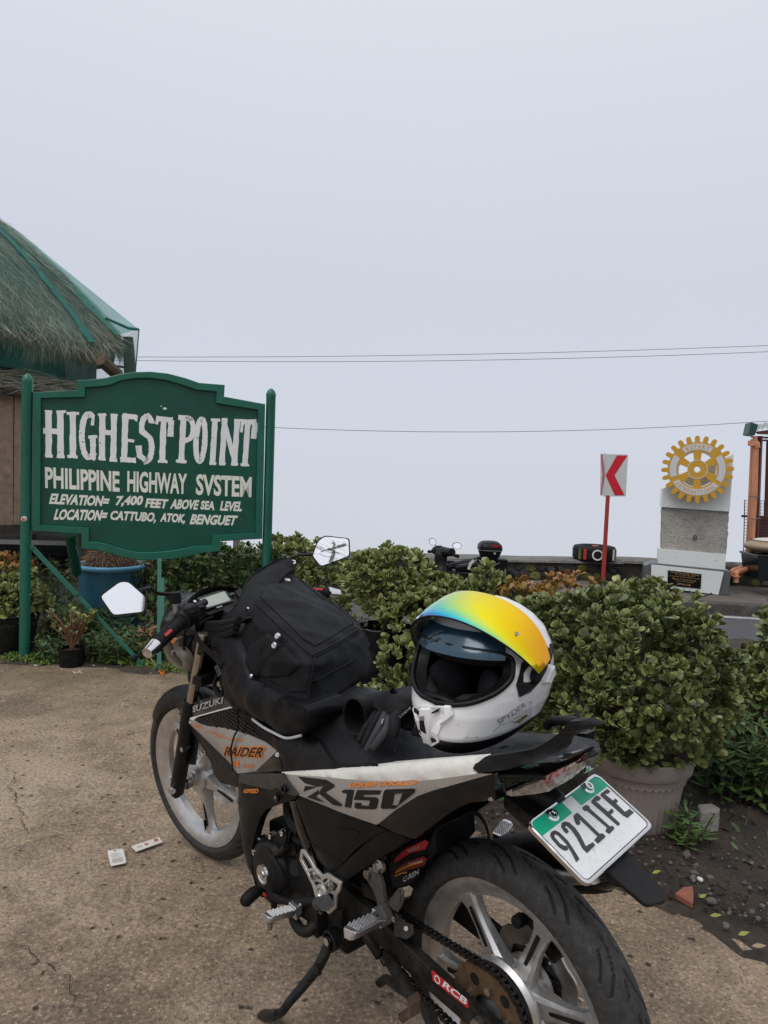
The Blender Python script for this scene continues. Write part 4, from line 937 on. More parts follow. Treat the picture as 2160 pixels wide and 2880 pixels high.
TC = V(*(2.813,9.62,0.205)); TC.z = .265
ty = thing('painted_tyre', 'old tyre lying flat on the parapet, painted with a white ring and coloured bars', 'tyre', TC)
TP = [(.165, -.085), (.22, -.10), (.262, -.09), (.277, -.055), (.280, 0), (.277, .055), (.262, .09), (.22, .10), (.165, .085), (.15, .04), (.15, -.04)]
new('tyre_body', lathe(TP+[TP[0]], seg=48), 'tyre_rubber', ty, smooth=True, angle=60)
new('tread_groove', [lathe([(.281, z-.006), (.2825, z-.006), (.2825, z+.006), (.281, z+.006)], seg=48) for z in (-.045, .045)], 'tyre_rubber', ty)
def tpatch(nm, a0, a1, z0, z1, mat):
    rg = []
    for i in range(9):
        a = radians(a0+(a1-a0)*i/8); rg.append([V(cos(a)*r, sin(a)*r, z) for r, z in ((.2795, z0), (.284, z0), (.285, 0), (.284, z1), (.2795, z1))])
    new(nm, loft(rg), mat, ty)
tpatch('yellow_bar', 210, 219, -.075, .075, 'stone_yellow'); tpatch('red_bar', 226, 234, -.07, .07, 'post_red'); tpatch('white_bar', 310, 318, -.07, .07, 'decal_white'); tpatch('red_bar', 324, 331, -.07, .07, 'post_red'); tpatch('white_bar', 338, 344, -.06, .06, 'decal_white')
rg = []
for i in range(24):
    t = 2*pi*i/24; q = []
    for rr3, dr in ((.052, 0), (.070, 0), (.070, .006), (.052, .006)):
        a = radians(263)+cos(t)*rr3/.284; q.append(V(cos(a)*(.2865-dr), sin(a)*(.2865-dr), sin(t)*rr3))
    rg.append(q)
new('white_ring', loft(rg, closed=True), 'decal_white', ty)
new('pink_rag', sphere((-.02, -.1, .10), (.05, .03, .012), 8, 5), 'pink_ink', ty)
bp = V(*(-1.859,9.7,0.176)); bo = thing('marker_post', 'short grey concrete post standing on the parapet, seen under the right end of the sign', 'post', (bp.x, 9.2, .1))
new('shaft', tube([(0, 0, -.15), (0, 0, .28), (.0, 0, .62)], [.05, .045, .04], 8), 'pole_grey', bo)
new('top_cap', cyl((0, 0, .62), (0, 0, .65), .045, .03, 8), 'pole_grey', bo)

# ================================================================== SCOOTER BEHIND THE HEDGE
sc = thing('scooter', 'black scooter with round mirrors and a black top box, parked behind the hedge', 'scooter', (0, 0, 0))
hb = (0.664,8.15,0.375)
new('handlebar', [tube([(0.532,8.35,0.343),(0.593,8.25,0.355),(0.691,8.1,0.358),(0.761,7.95,0.372),(0.82,7.85,0.363)], .014, 8, 3), tube([(0.587,8.25,0.361),(0.625,8.2,0.386),(0.69,8.1,0.376),(0.766,7.95,0.39)], [.04, .05, .055, .045], 10, 2)], 'black_plastic', sc, smooth=True)
new('grip', [cyl((0.532,8.35,0.343), (0.58,8.27,0.354), .019, seg=10)], 'rubber', sc); new('grip', [cyl((0.777,7.93,0.367), (0.822,7.85,0.359), .019, seg=10)], 'rubber', sc)
new('front_cover', tube([(0.639,8.15,0.411),(0.658,8.13,0.341),(0.655,8.12,0.257),(0.669,8.1,0.163),(0.685,8.0,0.034)], [.03, .075, .07, .085, .12], 12, 3), 'black_plastic', sc, smooth=True)
new('phone_holder', [tube([(0.627,8.15,0.408),(0.626,8.15,0.434)], .006, 6), tube([(0.651,8.15,0.399),(0.651,8.15,0.441)], .008, 6), box((0.638,8.15,0.42), (.05, .01, .03))], 'rubber', sc)
for c_, rx_, rz_, stem, rot in (((0.564,8.2,0.474), .040, .034, [(0.588,8.2,0.45),(0.609,8.2,0.414)], .6), ((0.811,7.9,0.469), .046, .032, [(0.786,7.92,0.451),(0.749,7.97,0.411)], 0)):
    R = Matrix.Rotation(rot, 3, 'Y')
    mm = new('mirror', [([V(*c_)+R @ V(cos(2*pi*i/20)*rx_*1.12, y+.45*sin(2*pi*i/20)*rz_*1.12, sin(2*pi*i/20)*rz_*1.12) for y in (0, .02) for i in range(20)], [tuple(range(20)), tuple(range(20, 40))[::-1]]+[(i, (i+1) % 20, 20+(i+1) % 20, 20+i) for i in range(20)]), tube(stem, .005, 6)], 'black_plastic', sc)
    new('mirror_glass', ([V(*c_)+R @ V(cos(2*pi*i/20)*rx_, -.004+.45*sin(2*pi*i/20)*rz_, sin(2*pi*i/20)*rz_) for i in range(20)], [tuple(range(20))]), 'mirror_glass', mm)
bx_ = V(*(1.184,8.0,0.436)); 
def bxr(z, rx_, ry_, ex=.5): 
    return [bx_+V(0, 0, z)+V(math.copysign(abs(cos(t))**ex, cos(t))*rx_, math.copysign(abs(sin(t))**ex, sin(t))*ry_, 0) for t in [2*pi*i/28 for i in range(28)]]
tbx = new('top_box', loft([bxr(-.108, .06, .07), bxr(-.09, .10, .11), bxr(-.02, .122, .14), bxr(.0, .128, .15), bxr(.004, .132, .152), bxr(.05, .126, .145), bxr(.082, .09, .11), bxr(.09, .05, .07)]), 'black_plastic', sc, smooth=True, angle=60)
new('reflector', prism([bx_+V(.0, -.152, .035), bx_+V(.112, -.148, .042), bx_+V(.10, -.150, .056), bx_+V(-.015, -.153, .062)], (0, .02, 0)), 'lens_red', tbx)
new('lid_seam', loft([bxr(-.006, .1305, .1515), bxr(-.001, .1305, .1515)]), 'sheet_grey', tbx)
new('badge', box(bx_+V(.035, -.146, -.03), (.022, .004, .02)), 'decal_silver', tbx)
new('carrier', [tube([bx_+V(-.02, 0, -.10), bx_+V(-.05, .02, -.16), bx_+V(-.12, .03, -.2)], [.05, .035, .03], 8), box(bx_+V(.02, 0, -.115), (.16, .12, .02))], 'black_plastic', sc)
new('tail_body', tube([(1.187,8.1,0.279),(1.091,8.1,0.276),(0.986,8.1,0.224),(0.818,8.1,0.199)], [.04, .07, .09, .08], 12, 3), 'gloss_black', sc, smooth=True)
new('white_flash', ribbon([(1.014,7.99,0.305),(0.977,7.99,0.268),(0.959,7.99,0.202)], .03, .01, (0, 1, 0)), 'white_panel', sc)
new('seat', tube([(1.091,8.1,0.294),(0.959,8.1,0.271),(0.817,8.1,0.235),(0.746,8.1,0.203)], [.06, .075, .07, .05], 12, 3, flat=.5), 'seat_vinyl', sc, smooth=True)
for x in (.65, 1.35):
    w_ = new('wheel', lathe([(.13, -.035), (.19, -.04), (.215, -.02), (.22, 0), (.215, .02), (.19, .04), (.13, .035)], (x, 8.1, .01), (0, 1, 0), 26), 'tyre_rubber', sc, smooth=True)
    new('rim', lathe([(.001, -.03), (.05, -.035), (.13, -.03), (.135, .03)], (x, 8.1, .01), (0, 1, 0), 20), 'cast_alloy', w_, smooth=True)
new('floorboard', [box((.95, 8.1, .12), (.5, .2, .1)), box((1.25, 8.1, .2), (.3, .18, .25))], 'black_plastic', sc, bevel=.02)

# ================================================================== SHED AT THE RIGHT EDGE
sh = thing('roadside_shed', 'shed with brown steel posts, maroon wall and green gutter at the right edge', 'shed', (0, 0, 0))
new('steel_post', [tube([(4.748,9.3,1.868),(4.796,9.3,0.156)], .036, 4)], 'post_brown', sh)
new('steel_post', [tube([(5.177,9.9,1.838),(5.244,9.9,0.088)], .036, 4)], 'post_brown', sh)
new('wall_panel', prism([(4.909,9.6,0.736),(5.006,9.6,0.816),(5.285,9.6,0.839),(5.334,9.6,0.147),(4.937,9.6,0.132)], (0, .04, 0)), 'maroon', sh)
new('top_rail', [box(V(*(5.081,9.55,0.829))+V(0, 0, 0), (.75, .03, .03)), box(V(*(5.033,9.5,1.866)), (.6, .03, .02)), box(V(*(5.036,9.5,1.825)), (.6, .03, .02))]+[tube([V(*p)+V(.038*k, 0, .001*k) for p in [(4.895,9.5,1.861),(4.917,9.5,1.82),(4.933,9.5,1.862)]], .005, 5) for k in range(6)], 'post_brown', sh)
new('gutter', prism([(4.473,9.0,2.016),(4.567,9.0,1.99),(4.529,9.0,1.853),(4.449,9.0,1.864)], (.05, .25, 0)), 'gutter_green', sh, bevel=.006)
rf = []
for i in range(19):
    x = i/18; rf.append([V(*(4.513,9.0,1.911)).lerp(V(*(4.875,9.0,2.007)), x)+V(0, 0, .018*sin(i*2.1)), V(*(5.024,9.9,2.06)).lerp(V(*(5.42,9.9,2.185)), x)+V(0, 0, .018*sin(i*2.1))])
new('roof_sheet', loft(rf, cap=False, wrap=False), 'sheet_grey', sh, smooth=True, angle=180)
new('fascia', prism([(4.536,9.02,1.901),(4.889,9.02,1.962),(4.895,9.02,1.873),(4.585,9.02,1.874)], (0, .02, 0)), 'post_brown', sh)
dp = thing('downpipe', 'orange drainpipe pair strapped to the shed post and bent over the parapet', 'pipe', (0, 0, 0))
new('pipe', tube([(4.576,9.05,1.749),(4.6,9.05,1.188),(4.603,9.05,0.646),(4.607,9.05,0.27),(4.599,9.05,0.221),(4.545,9.0,0.195),(4.39,8.9,0.174),(4.352,8.88,0.157),(4.359,8.88,0.044)], .033, 12), 'pipe_orange', dp, smooth=True)
new('pipe', tube([(4.609,9.18,1.755),(4.623,9.18,1.124),(4.636,9.18,0.451),(4.639,9.18,0.217),(4.583,9.15,0.194),(4.384,9.0,0.177),(4.346,8.98,0.161),(4.35,8.98,0.1)], .033, 12), 'pipe_orange', dp, smooth=True, label='redder pipe behind the first')
new('inlet', [cyl((4.528,9.05,1.795), (4.533,9.05,1.73), .052, seg=12), cyl((4.555,9.05,1.85), (4.567,9.05,1.761), .028, seg=10), tube([(4.531,9.05,1.762),(4.576,9.05,1.749),(4.579,9.05,1.708)], .05, 10)], 'pipe_orange', dp, smooth=True)
for P_ in ([(4.508,9.0,1.102),(4.575,8.99,1.098),(4.627,9.0,1.107)], [(4.527,9.0,0.828),(4.594,8.99,0.823),(4.646,9.0,0.832)], [(4.543,9.0,0.582),(4.61,8.99,0.578),(4.663,9.0,0.586)]): new('strap', tube(P_, .006, 5), 'cable', dp)
new('elbow_collar', [cyl((4.354,8.88,0.127), (4.355,8.88,0.109), .048, seg=12), cyl((4.347,8.98,0.136), (4.348,8.98,0.118), .048, seg=12)], 'pipe_orange', dp)
ms = thing('wire_mesh_fence', 'square wire mesh panel standing behind the orange drainpipes', 'fence', (0, 0, 0))
g = []
q0, q1, q2, q3 = [V(*p) for p in [(4.634,9.35,1.037),(5.13,9.35,1.056),(5.17,9.35,0.213),(4.672,9.35,0.195)]]
for i in range(13): g.append(tube([q0.lerp(q1, i/12), q3.lerp(q2, i/12)], .0035, 4))
for j in range(22): g.append(tube([q0.lerp(q3, j/21)+V(0, .004, 0), q1.lerp(q2, j/21)+V(0, .004, 0)], .003, 4))
new('wires', g, 'wire_mesh', ms); new('edge_bar', tube([(4.632,9.35,1.05), (4.67,9.35,0.182)], .006, 6), 'wire_mesh', ms)
bn = thing('storage_bin', 'dark blue plastic bin under a tan cushion, cut by the right picture edge', 'bin', (0, 0, 0))
bc = V(*(4.81,8.9,0.285))
new('tub', loft([[bc+V(x*.26, y*.2, -.19) for x, y in ((-1, -1), (1, -1), (1, 1), (-1, 1))], [bc+V(x*.30, y*.22, .10) for x, y in ((-1, -1), (1, -1), (1, 1), (-1, 1))]]), 'car_dark', bn, bevel=.012)
new('lid', box(bc+V(0, 0, .115), (.63, .46, .03)), 'car_dark', bn, bevel=.01)
cu_ = thing('cushion', 'tan padded cushion lying on the dark blue bin', 'cushion', tuple(bc+V(-.03, -.0, .215)))
new('pad', sphere((0, 0, 0), (.34, .24, .085), 20, 10), 'tan_leather', cu_, smooth=True, angle=180); new('cover_sheet', sphere((.05, 0, .075), (.28, .2, .03), 16, 8), 'paper', cu_, smooth=True, angle=180)
rk = thing('wall_boulder', 'rounded grey boulder lying on the parapet between the monument and the pipes', 'rock', tuple((4.556,9.45,0.164)))
o = sphere((0, 0, 0), (.11, .09, .065), 14, 9); new('rock', ([p*(1+.15*noise.noise(p*9)) for p in o[0]], o[1]), 'stone', rk, smooth=True, angle=180)
# painted rough wall right of the monument

# ================================================================== THE MOTORCYCLE
BM = Matrix.Translation((.29442, 1.34682, 0)) @ Matrix.Rotation(2.2843765, 4, 'Z') @ Matrix.Rotation(-.0381679, 4, 'X')
bike = thing('motorcycle', 'black underbone motorcycle with silver side panels and a white stripe, leaning on its side stand', 'motorcycle', mat=BM)
AX = V(-sin(radians(25.5)), 0, cos(radians(25.5))); PV = V(1.25292, 0, .26608)
STEER = Matrix.Translation(PV) @ Matrix.Rotation(.165017, 4, AX) @ Matrix.Translation(-PV)
FORK = V(-(1.2964-1.0954), 0, .7943-.2695).normalized()

def tyre(R, hw, cx, cz, seed, parent, NU=620, NV=34, period=.118):
    Rt = R-hw*1.02; v = []; f = []; r = random.Random(seed)
    nper = max(1, round(2*pi*R/period)); period = 2*pi*R/nper
    segs = []   # groove centre lines in (along, across) metres within one period, (half width)
    for sd in (1, -1):
        o = 0 if sd == 1 else period*.5
        for P_, w in (([(.000, .003), (.030, .008), (.062, .020), (.088, .040)], .0012), ([(.020, .024), (.036, .030), (.062, .048)], .0011), ([(.078, .006), (.104, .012)], .0009)):
            for i in range(len(P_)-1): segs.append(((P_[i][0]+o, sd*P_[i][1]), (P_[i+1][0]+o, sd*P_[i+1][1]), w))
    def groove(s, t):
        d = 0
        for k in (-1, 0, 1):
            for a, b_, w in segs:
                ax_, ay = a[0]+k*period, a[1]; bx, by = b_[0]+k*period, b_[1]; dx, dy = bx-ax_, by-ay
                q = max(0, min(1, ((s-ax_)*dx+(t-ay)*dy)/(dx*dx+dy*dy))); e = math.hypot(s-ax_-dx*q, t-ay-dy*q)
                if e < w*1.5+.0014: d = max(d, min(1, (w*1.5+.0014-e)/.0014))
        return d
    # table of groove depth over one period
    per = NU//nper; NU = per*nper; tab = [[0]*(NV+1) for _ in range(per)]
    phis = [radians(-102+204*j/NV) for j in range(NV+1)]
    for i in range(per):
        for j in range(NV+1): tab[i][j] = groove(i*period/per, phis[j]*hw)
    for i in range(NU):
        a = 2*pi*i/NU; ca, sa = cos(a), sin(a)
        for j in range(NV+1):
            ph = phis[j]; rr_ = hw-.0036*tab[i % per][j]; q = Rt+cos(ph)*rr_*1.02; y = sin(ph)*rr_
            if j in (0, NV): q -= .0035; y *= .68
            v.append((cx+ca*q, y, cz+sa*q))
    n = NV+1
    for i in range(NU):
        for j in range(NV): f.append((i*n+j, ((i+1) % NU)*n+j, ((i+1) % NU)*n+j+1, i*n+j+1))
    o = new('tyre', (v, f), 'tread', parent, smooth=True, angle=60); set_attr(o, 'groove', [tab[i % per][j] if abs(phis[j]) < 1.25 else 0 for i in range(NU) for j in range(NV+1)]); return o
def wheel(R, hw, cx, cz, rb, angs, hub, seed, parent, nm, spoke_w=(.040, .030)):
    """cast wheel: rim barrel, hub, and every spoke a part of its own"""
    o = (cx, 0, cz)
    pr = [(rb-.008, -.029), (rb+.004, -.031), (rb+.004, -.027), (rb-.014, -.023), (rb-.030, -.012), (rb-.030, .012), (rb-.014, .023), (rb+.004, .027), (rb+.004, .031), (rb-.008, .029), (rb-.024, .021), (rb-.040, .010), (rb-.040, -.010), (rb-.024, -.021)]
    w = new(nm, lathe(pr+[pr[0]], o, (0, 1, 0), 96), 'cast_alloy', parent, smooth=True, angle=38)
    new('hub', lathe(hub, o, (0, 1, 0), 40), 'cast_alloy', w, smooth=True, angle=38)
    for a in angs:
        a = radians(a); d = V(cos(a), 0, sin(a)); t = V(-sin(a), 0, cos(a)); c = V(*o); rg = []
        for r_, sw, th, y0 in ((.035, spoke_w[0]*1.25, .052, .0), (.075, spoke_w[0]*.8, .036, 0), (.13, spoke_w[1]*.85, .026, 0), (.17, spoke_w[1], .026, 0), (rb-.030, spoke_w[1]*1.7, .034, 0)):
            p = c+d*r_; rg.append([p+t*sw/2+V(0, th*.25+y0, 0), p+t*sw*.36+V(0, th/2+y0, 0), p-t*sw*.36+V(0, th/2+y0, 0), p-t*sw/2+V(0, th*.25+y0, 0), p-t*sw/2+V(0, -th*.25, 0), p-t*sw*.36-V(0, th/2, 0), p+t*sw*.36-V(0, th/2, 0), p+t*sw/2-V(0, th*.25, 0)])
        new('spoke', loft(rg), 'cast_alloy', w, smooth=True, angle=30)
        new('spoke_slot', prism([c+d*.095+t*.0035+V(0, .0155, 0), c+d*.17+t*.0045+V(0, .0137, 0), c+d*.17-t*.0045+V(0, .0137, 0), c+d*.095-t*.0035+V(0, .0155, 0)], (0, .0012, 0)), 'matt_black', w)
    return w
def disc(cx, cz, y, r, th, parent, holes=18, nm='brake_disc'):
    rg = []; N = 120
    for i in range(N):
        a = 2*pi*i/N; w = r+.0035*sin(a*10); rg.append([V(cx+cos(a)*q, yy, cz+sin(a)*q) for q, yy in ((r*.66+.003*sin(a*10), y), (w, y), (w, y+th), (r*.66+.003*sin(a*10), y+th))])
    o = new(nm, loft(rg, closed=True), 'steel', parent, smooth=True, angle=30)
    new('carrier', [prism([V(cx+cos(a)*.03-sin(a)*.012, y, cz+sin(a)*.03+cos(a)*.012), V(cx+cos(a)*.03+sin(a)*.012, y, cz+sin(a)*.03-cos(a)*.012), V(cx+cos(a)*r*.68+sin(a)*.008, y, cz+sin(a)*r*.68-cos(a)*.008), V(cx+cos(a)*r*.68-sin(a)*.008, y, cz+sin(a)*r*.68+cos(a)*.008)], (0, th*.8, 0)) for a in [2*pi*k/5+.3 for k in range(5)]]+[lathe([(.02, y), (.04, y), (.04, y+th), (.02, y+th), (.02, y)], (cx, 0, cz), (0, 1, 0), 24)], 'dirty_black', o)
    return o

# --- front end, turned a little to the left
XF[0] = STEER
fw_ = wheel(.279, .036, 1.28, .279, .2235, [-96, -24, 48, 120, 192], [(.001, .052), (.016, .052), (.016, .048), (.026, .046), (.026, .040), (.030, .040), (.048, .032), (.05, .0), (.046, -.03), (.062, -.034), (.062, -.042), (.001, -.042)], 5, bike, 'front_wheel')
tyre(.279, .0385, 1.28, .279, 5, fw_, NU=520, NV=28, period=.11)
new('valve_stem', cyl((1.272, .012, .279-.185), (1.266, .020, .279-.150), .005, .004, 8), 'rubber', fw_)
disc(1.28, .279, -.056, .125, .004, bike)
for s_, lb in ((1, None), (-1, None)):
    b0 = V(1.2964, .09*s_, .2600); b1 = V(1.2056, .09*s_, .4900); t1 = b0+FORK*.585
    fl = new('fork_leg', tube([b0-FORK*.028, b0-FORK*.01, b0+FORK*.07, b0+FORK*.20, b0+FORK*.30, b0+FORK*.315], [.012, .023, .0235, .0235, .026, .024], 18), 'black_plastic', bike, smooth=True)
    new('fork_tube', tube([b0+FORK*.30, t1], .0158, 18), 'fork_steel', fl, smooth=True)
    new('dust_seal', tube([b0+FORK*.313, b0+FORK*.335, b0+FORK*.345], [.0225, .021, .017], 18), 'rubber', fl, smooth=True)
new('axle', [cyl((1.288, -.115, .27), (1.288, .105, .27), .0075, seg=12)], 'steel', bike, smooth=True)
new('axle_nut', [cyl((1.288, .105, .27), (1.288, .118, .27), .013, seg=6), cyl((1.288, .112, .27), (1.288, .124, .27), .008, seg=12)], 'chrome', bike)
new('axle_spacer', lathe([(.010, .048), (.020, .050), (.021, .066), (.014, .068), (.014, .086), (.009, .087)], (1.286, 0, .272), (0, 1, 0), 22), 'steel', bike, smooth=True)
# mudguard
rg = []
for i in range(25):
    a = radians(28+i/24*122); k = sin(pi*i/24)**.35; hw_ = .050*(.55+.45*k); q = []
    for t in range(13):
        ph = radians(-96+192*t/12); rr_ = .243+cos(ph)*.052*1.0; q.append(V(1.28+cos(a)*rr_, sin(ph)*hw_, .279+sin(a)*rr_))
    for t in range(12, -1, -1):
        ph = radians(-96+192*t/12); rr_ = .240+cos(ph)*.050; q.append(V(1.28+cos(a)*rr_, sin(ph)*(hw_-.003), .279+sin(a)*rr_))
    rg.append(q)
fd = new('front_mudguard', loft(rg), 'black_plastic', bike, smooth=True, angle=40)
for s_ in (1, -1):
    new('mudguard_stay', [prism([V(1.35, .055*s_, .545), V(1.26, .066*s_, .56), V(1.16, .085*s_, .47), V(1.19, .088*s_, .37), V(1.235, .088*s_, .36), V(1.25, .06*s_, .47)], (0, -.005*s_, 0))], 'black_plastic', fd, bevel=.003)
    new('bolt', cyl((1.213, .115*s_ , .425), (1.213, .088*s_, .425), .008, seg=8), 'chrome', fd)
# yokes, stem and bars
new('steering_stem', [box((1.10, 0, .76), (.06, .21, .035)), cyl((1.11, 0, .62), (1.06, 0, .86), .028, seg=16), box((1.13, 0, .66), (.07, .21, .03))], 'matt_black', bike, bevel=.004)
GO, GI = V(*(0.9604,0.345,0.8439)), V(1.022, .20, .8795)
BI = V(1.075, .085, .90)
for s_ in (1, -1):
    m_ = lambda p: V(p.x, p.y*s_, p.z)
    d = (GO-GI).normalized()
    new('handlebar', tube([m_(BI), m_(V(1.05, .14, .893)), m_(GI), m_(GO-d*.03)], .011, 12, 3), 'black_plastic', bike, smooth=True)
    a, b_ = GI+d*.004, GO-d*.040; rg = []; N = 60
    X_, Y_, D_ = frame(m_(b_)-m_(a))
    for i in range(N+1):
        p = m_(a).lerp(m_(b_), i/N); q = []
        for j in range(20):
            t = 2*pi*j/20; w = .0172+.0010*(1 if sin(i*.62+t*2.0) > .1 else -.6)*(1 if 3 < i < N-3 else 0)+(.003 if i < 3 else 0); q.append(p+X_*cos(t)*w+Y_*sin(t)*w)
        rg.append(q)
    gp = new('handlebar_grip', loft(rg), 'rubber', bike, smooth=True, angle=50)
    new('bar_end', tube([m_(GO-d*.040), m_(GO-d*.036), m_(GO-d*.004), m_(GO), m_(GO-d*.003)], [.0165, .0205, .0150, .0140, .006], 24), 'chrome', gp, smooth=True, angle=40)
    # small red maker's tag on the grip, facing up and back
    up = (V(-.75, 0, .66)-d*V(-.75, 0, .66).dot(d)).normalized(); sd_ = up.cross(d).normalized()
    e0 = a.lerp(b_, .78)+up*.0178; e1 = a.lerp(b_, .52)+up*.0178
    new('grip_tag', prism([m_(e0+sd_*.004), m_(e1+sd_*.004), m_(e1-sd_*.004), m_(e0-sd_*.004)], tuple(m_(up)*.0012)), 'decal_red', gp)
    hs = new('switch_housing', [tube([m_(GI-d*.052), m_(GI-d*.048), m_(GI-d*.02), m_(GI), m_(GI+d*.004)], [.020, .028, .030, .027, .022], 18), box(m_(GI-d*.03+V(-.016, 0, .012)), (.034, .042, .030), Matrix.Rotation(.3, 3, 'Y'))], 'black_plastic', bike, bevel=.002)
    new('switch_button', [box(m_(GI-d*.018+V(-.034, 0, .018)), (.008, .014, .010)), box(m_(GI-d*.04+V(-.036, 0, .010)), (.008, .010, .014))], 'rubber', hs)
    new('screw', [cyl(m_(GI-d*.05+V(-.018, 0, .030)), m_(GI-d*.05+V(-.022, 0, .036)), .0045, seg=10)], 'chrome', hs, smooth=True)
    new('perch', [box(m_(GI-d*.062+V(.012, 0, .004)), (.040, .024, .026)), box(m_(GI-d*.085+V(-.004, 0, -.012)), (.03, .03, .03))], 'matt_black', bike, bevel=.003)
    lv = [m_(GI-d*.06+V(.030, 0, -.004)), m_(GI-d*.03+V(.052, 0, -.010)), m_(GI+d*.03+V(.060, 0, -.016)), m_(GI+d*.09+V(.056, 0, -.018)), m_(GO+V(.055, 0, -.020)), m_(GO+d*.008+V(.056, 0, -.020))]
    new('lever', [tube(lv, [.006, .006, .0055, .005, .0055, .0065], 10, 3, flat=.7), sphere(tuple(lv[-1]), .0095, 12, 8)], 'matt_black', bike, smooth=True)
# mirrors: tilted up, they show the white fog and the utility pole behind the camera
XF[0] = None
BI_ = BM.inverted()
def mirror(nm, glass, cen, n, stalk, lab, crv=1.3):
    G = [BI_ @ V(*p) for p in glass]; c = sum(G, V(0, 0, 0))/len(G); nn = (BI_.to_3x3() @ V(*n)).normalized()
    if nn.dot(BI_ @ V(0, 0, 1.29)-c) < 0: nn = -nn
    # rounded outline
    out = []
    for i, p in enumerate(G):
        a, b_ = G[i-1], G[(i+1) % len(G)]; e0 = p+(a-p).normalized()*.008; e1 = p+(b_-p).normalized()*.008
        out += [e0, (e0+e1)/4+p/2, e1]
    big = [c+(p-c)*1.0+(p-c).normalized()*.0045 for p in out]; sm = [c+(p-c)*.72 for p in out]
    sh_ = new(nm, loft([[p+nn*.0015 for p in big], [p-nn*.004 for p in big], [p-nn*.014 for p in [c+(q-c)*.93 for q in big]], [p-nn*.028 for p in sm]]), 'black_plastic', bike, smooth=True, angle=35, label=lab)
    mv = []; K = 10
    for k in range(K, 0, -1): mv += [c+(p-c)*k/K+nn*(.0035-((p-c).length*k/K)**2/crv) for p in out]
    no = len(out); mv.append(c+nn*.0035); mf = [(k*no+i, k*no+(i+1) % no, (k+1)*no+(i+1) % no, (k+1)*no+i) for k in range(K-1) for i in range(no)]+[((K-1)*no+i, (K-1)*no+(i+1) % no, K*no) for i in range(no)]
    new('mirror_glass', (mv, mf), 'mirror_glass', sh_, smooth=True, angle=180)
    new('stalk', [tube([BI_ @ V(*stalk[0])-nn*.012]+[BI_ @ V(*q) for q in stalk[1:]], [.009]+[.0085]*(len(stalk)-1), 8, flat=.65)], 'matt_black', sh_, bevel=.001)
    return sh_
NL = (.225, -.88, .42); NR = (.07, -.90, .44)
lm = mirror('mirror', [(-0.701,1.802,0.9428), (-0.6627,1.8277,0.9762), (-0.6432,1.8327,0.9761), (-0.5971,1.8272,0.9399), (-0.5954,1.8118,0.9067), (-0.6646,1.7908,0.8999)], None, NL,
    [(-0.6233,1.8448,0.9516), (-0.6227,1.8626,0.9519), (-0.6171,1.91,0.951), (-0.6108,1.96,0.9276), (-0.5803,2.0,0.9181)], 'left mirror showing only white fog', 60)
new('rubber_boot', tube([BI_ @ V(*(-0.5728,2.0,0.9249)), BI_ @ V(*(-0.5703,2.0,0.8944))], [.0155, .0165], 14), 'rubber', lm, smooth=True, angle=40)
new('stem', tube([BI_ @ V(*(-0.5692,2.0,0.8957)), BI_ @ V(*(-0.5638,2.0,0.867))], .011, 10), 'steel', lm, smooth=True)
rm = mirror('mirror', [(-0.2261,2.3469,0.9969), (-0.2115,2.37,1.0417), (-0.192,2.3791,1.0573), (-0.1138,2.3828,1.0524), (-0.1086,2.3575,1.0), (-0.1971,2.3341,0.966)], None, NR,
    [(-0.2225,2.3608,1.0043), (-0.2726,2.37,0.9961), (-0.3124,2.36,0.9802), (-0.3351,2.36,0.9558), (-0.3463,2.36,0.8926)], 'right mirror reflecting a utility pole', 2.4)
XF[0] = STEER
# instrument cluster and its hood
mtz = [(1.1478,0.0869,0.8805),(1.1627,0.061,0.8881),(1.1747,0.0216,0.8934),(1.1795,-0.0195,0.8944),(1.1731,-0.0691,0.8886),(1.1658,-0.083,0.8838),(1.1418,-0.0796,0.87),(1.1193,-0.0643,0.8576),(1.1113,-0.0383,0.854),(1.1002,0.0545,0.8515),(1.1065,0.0646,0.8555),(1.1291,0.0831,0.8695)]
cb = new('instrument_cluster', loft([[V(*p) for p in mtz], [V(*p)+V(.030, 0, -.040) for p in mtz]]), 'black_plastic', bike, smooth=True, angle=35)
sc4 = [V(*p) for p in [(1.1569,0.05,0.8877),(1.1671,-0.05,0.8894),(1.1295,-0.045,0.8633),(1.1173,0.05,0.8647)]]; mn = (sc4[1]-sc4[0]).cross(sc4[3]-sc4[0]).normalized(); mn = mn if mn.z > 0 else -mn
new('lcd_screen', prism([p+mn*.004 for p in sc4], tuple(mn*-.003)), 'lcd', cb)
cs = sum(sc4, V(0, 0, 0))/4
new('bezel', ribbon([cs+(p-cs)*1.06+mn*.002 for p in sc4], .006, .0035, tuple(mn), closed=True), 'gloss_black', cb)
new('badge', prism([p+mn*.003 for p in [V(*q) for q in [(1.1131,0.0212,0.8611),(1.1147,-0.0002,0.8611),(1.1123,0.0005,0.8597),(1.1104,0.0218,0.8595)]]], tuple(mn*.001)), 'decal_silver', cb)
for q in ([(1.146,-0.0556,0.8769),(1.1479,-0.0663,0.8776)]): new('button', cyl(V(*q)+mn*.002, V(*q)+mn*.006, .006, seg=10), 'grey_panel', cb)
hd_ = [(1.1244,0.1145,0.8878),(1.1399,0.0996,0.8961),(1.1564,0.0728,0.9046),(1.1718,0.0312,0.9118),(1.1756,-0.0025,0.9125),(1.1724,-0.0316,0.9095),(1.1627,-0.0657,0.9024),(1.1467,-0.0954,0.8918),(1.1244,-0.1,0.8787)]
hi_ = [(1.1408,0.0918,0.8801),(1.1514,0.078,0.8857),(1.1643,0.0505,0.892),(1.1731,0.0195,0.8958),(1.1767,-0.0082,0.8967),(1.1769,-0.0337,0.8958),(1.1722,-0.0687,0.8915),(1.1626,-0.0839,0.8854),(1.136,-0.0834,0.8699)]
